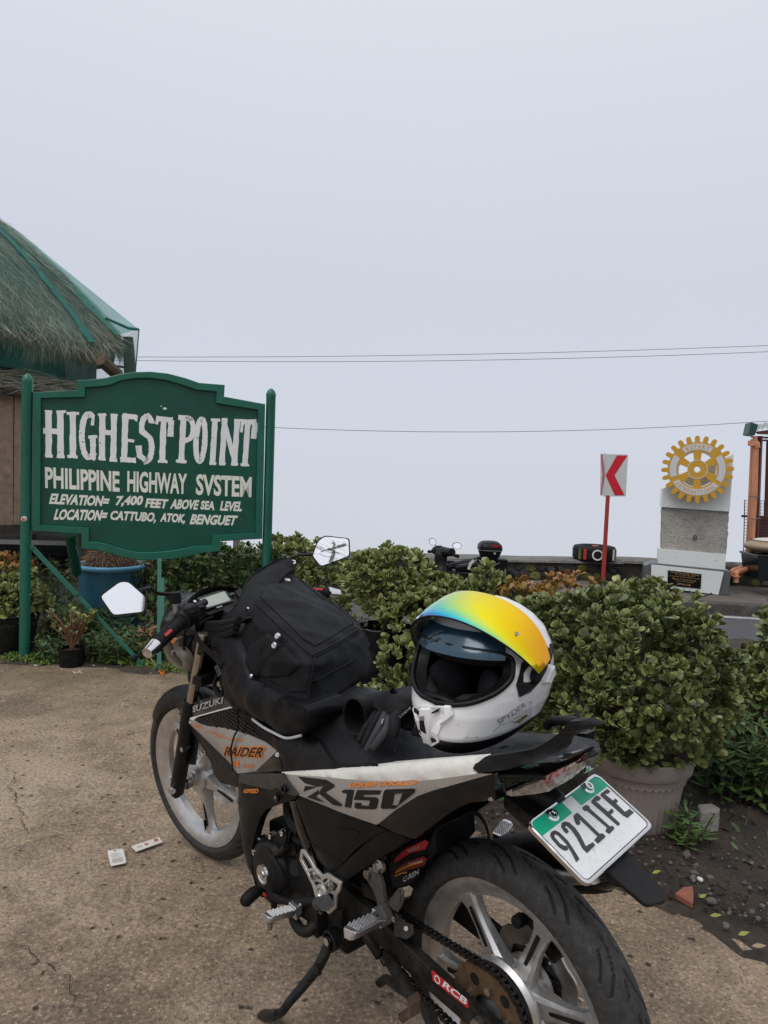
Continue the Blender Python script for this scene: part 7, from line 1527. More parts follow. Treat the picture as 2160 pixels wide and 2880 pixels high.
new('port_lip', tube([hp_(p, z, -.0010) for p, z in pt2], .0036, 8, closed=True), 'helmet_white', hel, smooth=True)
for s_ in (1, -1):
    new('cheek_pad', sphere(hp_(62*s_, -.045, -.066), (.045, .022, .055), 20, 12, Matrix.Rotation(radians(52*s_), 3, 'Z')), 'lining_grey', hel, smooth=True, angle=180)
    new('chin_pad', tube([hp_(8*s_, -.040, -.028), hp_(22*s_, -.030, -.030), hp_(38*s_, -.026, -.034), hp_(52*s_, -.018, -.036)], [.007, .013, .011, .008], 12, 4), 'lining_grey', hel, smooth=True)
new('nose_guard', [tube([hp_(p, -.022-.010*abs(p)/30, -.014) for p in (-26, -14, 0, 14, 26)], [.006, .010, .013, .010, .006], 10, 3, flat=.6)], 'helmet_trim', hel, smooth=True)
new('brow_lining', tube([hp_(p, .060, -.030) for p in range(-60, 61, 12)], .016, 10, 2), 'helmet_lining', hel, smooth=True)
# drop-down sun shade tucked under the brow
def hpatch(nm, p0, p1, z0, z1, off, mat, par=hel, NU=40, NV=10, th=.0015, edge=None):
    o_, i_ = [], []
    for j in range(NV+1):
        o_.append([hp_(p0+(p1-p0)*i/NU, z0+(z1-z0)*j/NV, off) for i in range(NU+1)])
    return new(nm, loft(o_, cap=False, wrap=False), mat, par, smooth=True, angle=180)
hpatch('sun_shade', -56, 50, .052, .088, .0045, 'shade_blue')
for q in ((-26, .068, -16, .078), (-24, .074, -12, .082), (-22, .064, -12, .072)): new('shade_mark', loft([[hp_(q[0], q[1], .006), hp_(q[2], q[3], .006)], [hp_(q[0]+1, q[1]-.003, .006), hp_(q[2]+3, q[3]-.002, .006)]], cap=False, wrap=False), 'shade_dark', hel)
# visor: the same curve as the port, swung up about the side hinges
VANG = radians(59); PVX, PVZ = -.006, .004
def vis_pt(e, s, off):
    p = -79+156*s; k = abs(2*s-1)
    zl = -.060+.030*k**2.6; zh = .044-.026*k**3.5; z = zl+(zh-zl)*e
    q = hp_(p, z, .014+off); x, zz = q.x-PVX, q.z-PVZ
    return V(PVX+x*cos(VANG)-zz*sin(VANG), q.y*1.045, PVZ+x*sin(VANG)+zz*cos(VANG))
NU, NV = 84, 30
for off, mt_, nm in ((.0, 'iridescent', 'visor'), (-.0022, 'clear_smoke', 'visor_inside')):
    rows = [[vis_pt(j/NV, i/NU, off) for i in range(NU+1)] for j in range(NV+1)]
    o = new(nm, loft(rows, cap=False, wrap=False), mt_, hel, smooth=True, angle=180)
    if nm == 'visor':
        vz = o; fl = []
        for j in range(NV+1):
            for i in range(NU+1):
                s, e = i/NU, j/NV; fl.append(max(0, min(1, -.02+.34*e**.62+1.12*max(0, s-.42)*(.35+.65*min(1, e*2.2+.3)))))
        set_attr(o, 'film', fl)
new('visor_rim', tube([vis_pt(0, i/NU, -.0011) for i in range(NU+1)]+[vis_pt(j/6, 1, -.0011) for j in range(1, 7)], .0017, 6), 'helmet_trim', vz, smooth=True)
pq_ = vis_pt(.42, .80, .0006); pn_ = (vis_pt(.42, .80, .01)-vis_pt(.42, .80, 0)).normalized()
new('visor_pin', cyl(pq_, pq_+pn_*.0015, .0042, seg=16), 'steel', vz, smooth=True)
for s_ in (1, -1):
    P = [(62, .012), (66, -.012), (76, -.006), (86, .010), (94, .028), (101, .055), (97, .064), (88, .060), (76, .058), (66, .046)]
    t = tessellate_polygon([[V(a, b_*1000, 0) for a, b_ in P]]); n = len(P)
    g = ([hp_(a*s_, b_, .0035) for a, b_ in P]+[hp_(a*s_, b_, -.004) for a, b_ in P], [tuple(q) for q in t]+[(i, (i+1) % n, n+(i+1) % n, n+i) for i in range(n)])
    hg_ = new('hinge_plate', g, 'helmet_trim', hel); new('hinge_disc', [lathe([(.001, .006), (.010, .006), (.013, .003), (.015, -.002)], hp_(80*s_, .022, .004), tuple(hp_(80*s_, .022, .02)-hp_(80*s_, .022, 0)), 20)], 'lining_grey', hg_, smooth=True)
    new('hinge_tab', [tube([hp_(92*s_, .038, .006), hp_(98*s_, .054, .008), hp_(102*s_, .062, .008)], [.007, .006, .005], 8, flat=.6)], 'helmet_trim', hg_, smooth=True)
def hpoly(nm, P, off, mat, th=.004, par=hel, inset=None, bev=0):
    n = len(P); t = tessellate_polygon([[V(a, b_*1000, 0) for a, b_ in P]]); c = (sum(a for a, b_ in P)/n, sum(b_ for a, b_ in P)/n); k = inset or 1
    top_ = [hp_(c[0]+(a-c[0])*k, c[1]+(b_-c[1])*k, off) for a, b_ in P]; bot = [hp_(a, b_, off-th) for a, b_ in P]
    return new(nm, (top_+bot, [tuple(q) for q in t]+[(i, (i+1) % n, n+(i+1) % n, n+i) for i in range(n)]), mat, par, bevel=bev)
# chin vent: faceted, with two slits and a black slider
cv = hpoly('chin_vent', [(-34.7,-0.0596),(-13.5,-0.0374),(2.7,-0.027),(11.7,-0.0212),(16.9,-0.0404),(9.9,-0.0561),(5.1,-0.0864),(5.6,-0.103),(-6.7,-0.1237),(-18.8,-0.1235),(-27.5,-0.111),(-26.4,-0.0755)], .0045, 'helmet_white', .010, inset=.86, bev=.0015)
hpoly('vent_slit', [(-20.9,-0.0508),(-14.9,-0.0533),(-14.0,-0.0579),(-20.9,-0.058)], .0080, 'helmet_trim', .004, cv); hpoly('vent_slit', [(-0.5,-0.043),(4.1,-0.0335),(3.7,-0.0396),(-0.8,-0.0469)], .0080, 'helmet_trim', .004, cv)
hpoly('vent_slider', [(-12.9,-0.0669),(-8.0,-0.0634),(-5.3,-0.0867),(-12.0,-0.085)], .0090, 'helmet_trim', .006, cv, .92); hpoly('slider_recess', [(-12.6,-0.0592),(-7.4,-0.0554),(-7.5,-0.063),(-12.9,-0.0669)], .0082, 'line_grey', .006, cv)
hpoly('vent_wing', [(6.8,-0.0259),(12.6,-0.0233),(16.3,-0.0407),(9.9,-0.0561),(4.7,-0.0653),(9.1,-0.044)], .0085, 'helmet_white', .008, cv, .8, .001)
hpoly('vent_centre', [(-13.9,-0.0424),(-3.0,-0.0354),(-1.0,-0.0526),(-3.0,-0.0904),(-5.0,-0.1146),(-19.5,-0.123),(-15.8,-0.0731)], .0075, 'helmet_white', .008, cv, .85, .001)
hpoly('rear_fin', [(93.8,0.0232),(103.2,0.032),(107.6,0.0122),(95.0,-0.0024),(88.5,0.0042)], .010, 'helmet_white', .012, None or hel, .8, .0015)
hpoly('top_spoiler', [(55.7,0.126),(92.5,0.112),(100.5,0.084),(105.7,0.058),(100.7,0.052),(85.5,0.0833),(70.1,0.108),(51.6,0.12)], .007, 'helmet_white', .009, hel, .9, .001)
hpoly('top_latch', [(18.6,0.13),(32.5,0.134),(68.5,0.134),(42.3,0.132),(32.0,0.1296)], .011, 'helmet_trim', .008, hel, .8)
hpoly('gold_triangle', [(15.6,-0.1011),(28.0,-0.0853),(38.2,-0.0864),(37.6,-0.088),(25.2,-0.0974)], .0008, 'gold_decal', .001); hpoly('gold_triangle', [(67.1,-0.076),(78.3,-0.0657),(81.4,-0.0727),(75.3,-0.0815)], .0008, 'gold_decal', .001)
q0, q1, q2 = [(53.4,-0.067),(75.3,-0.04),(51.0,-0.0541)]; tv, tf = text_tris('SPYDER', .0)
new('lettering', ([hp_(q0[0]+(q1[0]-q0[0])*x+(q2[0]-q0[0])*y, q0[1]+(q1[1]-q0[1])*x+(q2[1]-q0[1])*y, .0010) for x, y in tv], tf), 'line_grey', hel)
for P in ([(50.4,-0.0799),(56.4,-0.0682),(65.4,-0.0678),(76.2,-0.0874)], [(76.7,-0.0312),(81.1,-0.0363),(73.6,-0.0637),(66.4,-0.0637)], [(92.1,0.0239),(95.2,0.0218),(90.2,0.008),(86.2,0.0105),(90.0,0.0221)]):
    new('pinstripe', tube([hp_(a, b_, .0003) for a, b_ in P], .0007, 5), 'line_grey', hel)
new('chin_strap', [tube([hp_(-60, -.10, -.02), V(.10, -.05, -.118), V(.125, -.075, -.112), V(.11, -.085, -.12)], [.007, .008, .010, .008], 8, 3, flat=.5)], 'nylon', hel, smooth=True)

# ================================================================== BACKPACK
bag = thing('backpack', 'black nylon backpack with silver snaps lying across the motorcycle tank', 'backpack', mat=BM)
C8 = {(0,0,0): (0.8402,0.165,0.7348), (1,0,0): (0.4591,0.165,0.7298), (0,1,0): (.93, -.17, .72), (1,1,0): (0.6181,-0.17,0.7563),
      (0,0,1): (0.7486,0.13,0.9561), (1,0,1): (0.4907,0.13,0.8653), (0,1,1): (1.0534,-0.17,0.9669), (1,1,1): (0.6656,-0.17,0.8554)}
C8 = {k: V(*v) for k, v in C8.items()}
def tri(u, v, w):
    r = V(0, 0, 0)
    for (a, b_, c), p in C8.items(): r = r+p*((u if a else 1-u)*(v if b_ else 1-v)*(w if c else 1-w))
    return r
CC_ = tri(.5, .5, .5)
def bagp(x, y, z, exx=7, k=1.03):
    n = (abs(x)**exx+abs(y)**exx+abs(z)**exx)**(1/exx); x, y, z = x/n*k, y/n*k, z/n*k
    p = tri(x*.5+.5, y*.5+.5, z*.5+.5)
    out = (p-CC_).normalized()
    puff = .012*(1-abs(x)**3)*(1-abs(y)**3)*(1 if z > .5 else .6)
    w = .0065*noise.noise(V(p.x*7, p.y*10, p.z*7))+.0045*noise.noise(V(p.x*20+p.y*8, p.y*14, p.z*24))+.0085*(1-abs(noise.noise(V(p.x*9-p.z*7, p.y*5, p.z*9))))**4+.004*(1-abs(noise.noise(V(p.x*17+p.z*12, p.y*15, p.z*8+4))))**5
    return p+out*(puff+w)
def cube_surface(fn, N):
    v, f, idx = [], [], {}
    def key(a):
        k = tuple(round(c, 5) for c in a)
        if k not in idx: idx[k] = len(v); v.append(fn(*a))
        return idx[k]
    for ax in range(3):
        for sg in (-1, 1):
            for i in range(N):
                for j in range(N):
                    q = []
                    for di, dj in ((0, 0), (1, 0), (1, 1), (0, 1)):
                        s, t = math.sin((2*(i+di)/N-1)*pi/2*.98)/math.sin(pi/2*.98), math.sin((2*(j+dj)/N-1)*pi/2*.98)/math.sin(pi/2*.98); a = [0, 0, 0]; a[ax] = sg; a[(ax+1) % 3] = s; a[(ax+2) % 3] = t; q.append(key(a))
                    f.append(tuple(q if sg == 1 else q[::-1]))
    return v, f
new('main_body', cube_surface(bagp, 44), 'nylon', bag, smooth=True, angle=180)
from mathutils.bvhtree import BVHTree
bme = [o for o in bag.children if o.name.startswith('main_body')][0].data
BVT = BVHTree.FromPolygons([v.co for v in bme.vertices], [tuple(p.vertices) for p in bme.polygons]); EYE = BM.inverted() @ V(0, 0, 1.2914)
def onbag(p, off=.0):
    p = V(*p); d = (p-EYE).normalized(); h = BVT.ray_cast(EYE, d)
    return (h[0]+h[1]*(1 if h[1].dot(d) < 0 else -1)*off, h[1]*(1 if h[1].dot(d) < 0 else -1)) if h[0] is not None else (p, -d)
def seam(pts, r=.0032, nm='piping', n=14, off=.004):
    P = []
    for i in range(len(pts)-1):
        a, b_ = V(*pts[i]), V(*pts[i+1])
        for k in range(n): P.append(a.lerp(b_, k/n))
    P.append(V(*pts[-1])); Q = []
    for p in P:
        q = bagp(*p); o = (q-CC_).normalized(); Q.append(q+o*(off-.003))
    return new(nm, tube(Q, r, 7), 'nylon', bag, smooth=True)
seam([(-1, -.93, .93), (.93, -.93, .93), (.93, .93, .93), (-1, .93, .93)]); seam([(.97, -1, -.9), (.97, -.9, .9), (.97, .9, .9), (.97, .95, -.9)], .0028)
seam([(.97, -.93, .2), (.99, 0, .15), (.97, .93, .2)], .0026); seam([(-1, -.7, .97), (-.6, -.75, 1), (.55, -.78, 1), (.8, -.7, 1), (.8, .7, 1), (-.5, .72, 1)], .0022)
seam([(-.9, -1, -.1), (-.2, -1, -.25), (.6, -1, -.3), (.9, -.98, -.1)], .0024)
# side pocket with flap, held by snaps
def stuck(nm, pts, off, mat, par, edge=.02, n=13, wr=.003):
    """a padded piece sewn on the bag: follows its surface, swelling from the seam"""
    P2 = [V(*p) for p in pts]; D = []
    for i, p in enumerate(P2):
        q = P2[(i+1) % len(P2)]; k = max(1, int((q-p).length/.014)); D += [p.lerp(q, t/k) for t in range(k)]
    c = sum(D, V(0, 0, 0))/len(D); v = []; no = len(D)
    for k in range(n, -1, -1):
        for p in D:
            q = c+(p-c)*k/n; h, nr = onbag(q); e = (1-math.exp(-(1-k/n)*(p-c).length/edge)); v.append(h+nr*(-.002 if k == n else off*(.35+.65*e)+wr*noise.noise(h*34)*min(1, (n-k)*.5)))
    f = [(k*no+i, k*no+(i+1) % no, (k+1)*no+(i+1) % no, (k+1)*no+i) for k in range(n) for i in range(no)]
    return new(nm, (v, f), mat, par, smooth=True, angle=180)
pkt = stuck('side_pocket', [(0.756,0.15,0.7834),(0.7279,0.15,0.8404),(0.6423,0.15,0.8935),(0.5734,0.15,0.8773),(0.5067,0.15,0.8552),(0.4991,0.15,0.8478),(0.5474,0.15,0.8104),(0.6543,0.15,0.7801),(0.706,0.15,0.7752)], .010, 'nylon', bag, .03)
stuck('pocket_flap', [(0.7536,0.15,0.786),(0.7263,0.15,0.8427),(0.6422,0.15,0.8958),(0.5734,0.15,0.8803),(0.5802,0.15,0.8714),(0.5891,0.15,0.8581),(0.6325,0.15,0.8146),(0.6873,0.15,0.7731),(0.7136,0.15,0.7746)], .0135, 'nylon', pkt, .010, wr=.002)
def snap(c, n, r=.0075, par=bag, mat='chrome', nm='snap'):
    return new(nm, lathe([(.001, .0036), (r*.35, .0036), (r*.45, .0026), (r*.8, .0030), (r, .0012), (r, -.002)], c, n, 20), mat, par, smooth=True, angle=40)
for q, r_, o_ in (((0.5854,0.15,0.8955), .0078, .0125), ((0.5992,0.15,0.8733), .0078, .0130), ((0.7,0.15,0.7767), .006, .0125)):
    h, nr = onbag(q, o_); snap(tuple(h), tuple(nr), r_, pkt)
h, nr = onbag((0.9445,-0.1,0.951), .0005)
new('white_button', lathe([(.001, .003), (.008, .003), (.0105, .001), (.0105, -.003)], tuple(h), tuple(nr), 20), 'decal_white', bag, smooth=True)
# folded top flap lying over the instruments, with its strap end by the mirror
F0 = [(0.9201,0.125,0.8741),(0.8848,0.105,0.907),(0.9263,0.06,0.9336),(0.9702,0.02,0.9536),(1.0065,-0.03,0.9707),(1.0097,-0.075,0.9892),(1.0119,-0.115,1.0017),(1.0062,-0.145,1.002),(0.9902,-0.16,0.9919)]
F1 = [(0.7708,0.138,0.9018),(0.7168,0.128,0.9183),(0.7566,0.088,0.9329),(0.8053,0.045,0.9464),(0.8754,-0.02,0.9547),(0.9201,-0.075,0.972),(0.9589,-0.125,0.9755),(0.9753,-0.15,0.9789),(0.9843,-0.16,0.985)]
rows = []
for k in range(5):
    t = k/4; rows.append([p.lerp(q, t)+V(-.004*sin(pi*t), 0, .006*sin(pi*t))+V(0, 0, .006*noise.noise(p.lerp(q, t)*22)) for p, q in zip([V(*p) for p in F0], [V(*p) for p in F1])])
up2 = [[p+V(.012, 0, -.014) for p in r] for r in rows]
fl_ = new('top_flap', loft([a+b_[::-1] for a, b_ in zip(rows, up2)]), 'nylon', bag, smooth=True, angle=60)
new('flap_edge', tube(smooth_path([V(*p)+V(-.002, 0, .002) for p in F1[:8]], 4), .0025, 8), 'nylon', fl_, smooth=True)
new('flap_edge', tube(smooth_path([V(*p) for p in F0], 4), .0025, 8), 'nylon', fl_, smooth=True)
new('white_button', lathe([(.001, .003), (.008, .003), (.0105, .001), (.0105, -.003)], V(*(0.9956,-0.155,0.9845))+V(-.004, .004, .008), (-.4, .3, .85), 18), 'decal_white', fl_, smooth=True)
new('edge_snap', tube([(0.7915,0.125,0.9176),(0.7795,0.125,0.9279)], .003, 6), 'chrome', fl_, smooth=True)
new('collar_fold', loft([[V(*p) for p in [(0.7806,0.13,0.912),(0.8213,0.085,0.9363),(0.9299,-0.01,0.956),(0.9852,-0.12,0.9783)]], [V(*p) for p in [(0.7462,0.125,0.9134),(0.7821,0.08,0.9295),(0.8479,0.0,0.9384),(0.9431,-0.12,0.9603)]], [V(*p)+V(.02, 0, -.03) for p in [(0.7462,0.125,0.9134),(0.7821,0.08,0.9295),(0.8479,0.0,0.9384),(0.9431,-0.12,0.9603)]]], cap=False, wrap=False), 'nylon', bag, smooth=True, angle=180)
# loose lower skirt: rain cover and straps bunched between the bag and the cowl
def blob(nm, pts, rads, mat, amp=.010, fr=22, par=bag, seg=22, flat=.6):
    v, f = tube(pts, rads, seg, 5, flat=flat); v = [p+V(noise.noise(p*fr), noise.noise(p*fr+V(5, 5, 5)), noise.noise(p*fr+V(9, 2, 1)))*amp for p in v]; return new(nm, (v, f), mat, par, smooth=True, angle=180)
g_, _ = pillow([V(*p) for p in [(0.9753,0.13,0.8238),(0.8931,0.135,0.8582),(0.7905,0.15,0.8557),(0.7206,0.17,0.8176),(0.6844,0.176,0.776),(0.5815,0.182,0.7691),(0.4421,0.185,0.7786),(0.4309,0.17,0.7572),(0.4579,0.168,0.7202),(0.495,0.166,0.6893),(0.5685,0.165,0.6763),(0.6982,0.16,0.6733),(0.806,0.148,0.6601),(0.8664,0.14,0.6758),(0.9233,0.135,0.7035),(0.89,0.138,0.7515),(0.9407,0.132,0.7738)]], 1, .10, .022, .03, .013)
vv = [V(p.x+.004*noise.noise(p*25), p.y+.011*noise.noise(p*17)+.007*abs(noise.noise(V(p.x*38+p.z*22, p.z*14, 3))), p.z+.004*noise.noise(p*25+V(3, 3, 3))) for p in g_[0]]
new('rain_cover', (vv, g_[1]), 'nylon_thin', bag, smooth=True, angle=80)
new('reflective_piping', tube([V(*p) for p in [(0.685,0.17,0.6748),(0.6323,0.173,0.6723),(0.58,0.175,0.6742),(0.5249,0.176,0.6789),(0.4692,0.175,0.7023)]], .0032, 8, 3), 'decal_silver', bag, smooth=True)
new('shoulder_strap', [ribbon(smooth_path([V(*p) for p in [(1.023,0.15,0.8166),(0.9636,0.16,0.8002),(0.885,0.168,0.7884),(0.8188,0.176,0.7777)]], 4), .016, .004, (.2, 1, .1))], 'nylon', bag, smooth=True, angle=40)
new('buckle', [ribbon([(0.8371,0.182,0.7746),(0.8181,0.182,0.7583),(0.8267,0.182,0.7521),(0.8449,0.182,0.7698)], .004, .004, closed=True)], 'worn_dark', bag)
new('strap_tail', [tube(smooth_path([V(*p) for p in [(0.9129,0.145,0.7213),(0.9176,0.15,0.6905),(0.8875,0.152,0.6771),(0.8654,0.152,0.6916),(0.8731,0.152,0.7325)]], 4), .006, 7), tube(smooth_path([V(*p) for p in [(0.793,0.15,0.6688),(0.7884,0.152,0.6196),(0.8146,0.15,0.5836),(0.8377,0.146,0.5404),(0.828,0.148,0.5058),(0.8211,0.152,0.4884)]], 4), .0026, 6)], 'nylon', bag, smooth=True)
new('bellows', [tube([(0.9886,0.13,0.8457),(0.8742,0.145,0.8719),(0.7817,0.15,0.8984)], .010, 8, 3), tube([(0.9937,0.13,0.8336),(0.8689,0.148,0.8607),(0.7846,0.153,0.886)], .010, 8, 3), tube([(0.9753,0.13,0.8216),(0.8484,0.15,0.8503),(0.7893,0.155,0.8732)], .010, 8, 3)], 'nylon', bag, smooth=True)

# ================================================================== GLOVES
def glove(nm, lab, parts_, mat):
    return thing(nm, lab, 'glove', mat=BM, group='pair of riding gloves')
g1 = glove('glove', 'dark glove lying palm down with its fingers hanging over the seat edge', None, None)
pl_ = [V(*(0.3113,-0.0179,0.8)), V(*(0.2785,0.0382,0.805)), V(*(0.2652,0.0749,0.806)), V(*(0.2924,0.075,0.7874)), V(*(0.296,0.088,0.7777))]
v, f = tube(pl_, [.030, .034, .040, .042, .030], 20, 4, flat=.45, up=(0, 0, 0.0001) if 0 else None); new('palm', (v, f), 'glove_black', g1, smooth=True, angle=180)
for P_, mt_ in (([(0.3207,0.075,0.7794),(0.3089,0.105,0.7694),(0.3107,0.125,0.7487),(0.3075,0.142,0.73)], 'glove_black'), ([(0.2972,0.085,0.7837),(0.2839,0.118,0.7737),(0.2807,0.138,0.7521),(0.2809,0.152,0.7305)], 'glove_black'), ([(0.2798,0.09,0.7852),(0.2573,0.125,0.7773),(0.2539,0.145,0.7592),(0.2631,0.158,0.7311)], 'glove_grey'), ([(0.2614,0.1,0.7821),(0.2292,0.13,0.7839),(0.2279,0.15,0.7672),(0.2414,0.16,0.7432)], 'glove_grey')):
    new('finger', tube([V(*p) for p in P_], [.0098, .0088, .0080, .0062], 14, 5), mt_, g1, smooth=True, angle=180)
new('thumb', tube([V(*p) for p in [(0.2393,0.09,0.8014),(0.2222,0.118,0.7995),(0.2063,0.132,0.7884),(0.2042,0.138,0.7715)]], [.010, .012, .011, .007], 14, 5, flat=.7), 'glove_black', g1, smooth=True, angle=180)
new('wrist_cuff', tube([V(*(0.2848,0.0427,0.79)), V(*(0.2636,0.0473,0.775)), V(*(0.2503,0.0366,0.77))], [.030, .034, .030], 18, 3, flat=.5), 'glove_black', g1, smooth=True, angle=180)
new('lettering', text_on('LOEVE', V(*(0.2021,0.122,0.8078)), V(*(0.1813,0.112,0.8305)), V(*(0.2027,0.124,0.8118)), bold=.02), 'decal_silver', g1)
new('seam_line', [tube([V(*p) for p in [(0.2412,0.136,0.7878),(0.2483,0.128,0.7912),(0.2496,0.124,0.7914)]], .0012, 5)], 'decal_silver', g1)
g2 = glove('glove', 'dark glove with its round cuff opening facing the camera', None, None)
o0, o1, o2, o3 = V(*(0.3388,0.128,0.7717)), V(*(0.3502,0.095,0.7709)), V(*(0.36,0.05,0.7723)), V(*(0.3635,0.0,0.7733))
P_ = smooth_path([o0, o1, o2, o3], 6); dx_ = (o0-o1).normalized()
X_, Y_, D_ = frame((V(0, 0, 1)).cross(dx_)); sidev = V(0, 0, 1).cross((o1-o0).normalized()).normalized()
rg = []
for i, p in enumerate(P_):
    t = i/(len(P_)-1); rv = .043*(1-t)+.022*t; rh = .032*(1-t*.0); rg.append([p+V(0, 0, 1)*sin(a)*rv+sidev*cos(a)*rh*.92 for a in [2*pi*k/24 for k in range(24)]])
inn = [[c+(q-c)*.86 for q in r] for r, c in zip(rg[:9], P_[:9])]
new('cuff', loft(inn[::-1]+[[p0_.lerp(q, .5)+dx_*.003 for p0_, q in zip(inn[0], rg[0])]]+rg, cap=False), 'glove_black', g2, smooth=True, angle=180)
new('cuff_lining', tube([P_[8], P_[8]+(P_[9]-P_[8])*.2], .03, 16), 'helmet_lining', g2)
new('hand', tube([o3, V(*(0.3601,-0.03,0.776)), V(*(0.355,-0.05,0.7832))], [.028, .030, .02], 16, 4, flat=.6), 'glove_black', g2, smooth=True, angle=180)

# ================================================================== PLANTS
def leaf_shape(L, W, cup, kind='jade'):
    """one leaf along +x: outline verts, a midrib, real curvature"""
    if kind == 'jade': prof = [(0, .06), (.28, .40), (.55, .86), (.80, 1.0), (.96, .62)]
    elif kind == 'herb': prof = [(0, .06), (.2, .62), (.42, 1.0), (.7, .66), (.9, .22)]
    else: prof = [(0, .35), (.3, .9), (.6, .8), (.85, .4)]
    v, f, rim = [], [], []
    for x, w in prof:
        z = cup*(x**2)*L*.35
        v += [V(x*L, -w*W/2, z+cup*.22*W*w), V(x*L, 0, z), V(x*L, w*W/2, z+cup*.22*W*w)]; rim += [.25*x, 0, .25*x]
    n = len(prof)
    for i in range(n-1): f += [(3*i, 3*i+1, 3*i+4, 3*i+3), (3*i+1, 3*i+2, 3*i+5, 3*i+4)]
    v.append(V(L, 0, cup*L*.36)); k = len(v)-1; f += [(3*n-3, 3*n-2, k), (3*n-2, 3*n-1, k)]; rim.append(1)
    for q in (n-2, n-1): rim[3*q] = rim[3*q+2] = .9
    return v, f, rim
JLF = [leaf_shape(1, .62, .55), leaf_shape(1, .70, .9), leaf_shape(1, .56, .25)]
HLF = [leaf_shape(1, .36, -.5, 'herb'), leaf_shape(1, .30, .3, 'herb')]
GLF = [leaf_shape(1, .09, -1.2, 'grass'), leaf_shape(1, .07, -.6, 'grass')]
class Foliage:
    def __init__(s): s.v, s.f, s.t, s.r, s.big = [], [], [], [], []
    def leaf(s, shp, M, tone_):
        k = len(s.v); v, f, rim = shp; s.v += [M @ p for p in v]; s.f += [tuple(i+k for i in q) for q in f]; s.t += [tone_+(.12*p.x) for p in v]; s.r += rim
    def build(s, nm, mat, par):
        if not s.f: return
        me = bpy.data.meshes.new(nm); me.from_pydata([tuple(p) for p in s.v], [], s.f); me.shade_smooth(); me.materials.append(MAT[mat])
        o = bpy.data.objects.new(nm, me); COL.objects.link(o); o.parent = par; o['kind'] = 'stuff'; set_attr(o, 'tone', s.t); set_attr(o, 'rim', s.r); return o
LEAFME = {}
def leaf_obj(kind, mat, i, M, par, tone_):
    k = (kind, mat, i)
    if k not in LEAFME:
        v, f, rim = (JLF if kind == 'jade' else HLF)[i]; vs = [p+V(0, 0, 0) for p in v]; m0 = len(v)
        # thick, fleshy: a second skin just below, joined round the edge
        bot = [V(p.x, p.y*.98, p.z-.05-.03*(1-abs(p.y)*2)) for p in v]; edge = [0]+[3*q for q in range(1, len(v)//3)]+[m0-1]+[3*q+2 for q in range(len(v)//3-1, -1, -1)]
        ff = f+[tuple(m0+j for j in q[::-1]) for q in f]+[(edge[a], edge[(a+1) % len(edge)], m0+edge[(a+1) % len(edge)], m0+edge[a]) for a in range(len(edge))]
        me = bpy.data.meshes.new('leaf'); me.from_pydata([tuple(p) for p in vs+bot], [], ff); me.shade_smooth(); me.materials.append(MAT[mat])
        a = me.attributes.new('tone', 'FLOAT', 'POINT'); a.data.foreach_set('value', [.5]*(2*m0)); a = me.attributes.new('rim', 'FLOAT', 'POINT'); a.data.foreach_set('value', rim+rim); LEAFME[k] = me
    o = bpy.data.objects.new('leaf', LEAFME[k]); COL.objects.link(o); o.parent = par; o.matrix_local = M; return o
def rosette_frames(c, d, n, L, r, spread):
    out = []; c0_ = c; x, y, d = frame(d); a0 = r.uniform(0, 6.28)
    for i in range(n):
        inner = i/n; a = a0+i*2.4; tilt = spread*(1-inner*.75); e = (d*cos(tilt)+(x*cos(a)+y*sin(a))*sin(tilt)+V(r.uniform(-.3, .3), r.uniform(-.3, .3), r.uniform(-.3, .3))).normalized()
        zz = (d-e*d.dot(e)); zz = zz.normalized() if zz.length > 1e-3 else x; yy = zz.cross(e); l = L*(1-.35*inner)*r.uniform(.62, 1.25); c = c0_+(x*r.uniform(-1, 1)+y*r.uniform(-1, 1)+d*r.uniform(-1, .6))*L*.18
        M = Matrix(((e.x*l, yy.x*l, zz.x*l, c.x), (e.y*l, yy.y*l, zz.y*l, c.y), (e.z*l, yy.z*l, zz.z*l, c.z), (0, 0, 0, 1))); out.append(M)
    return out
CAMP = V(0, 0, 1.29)
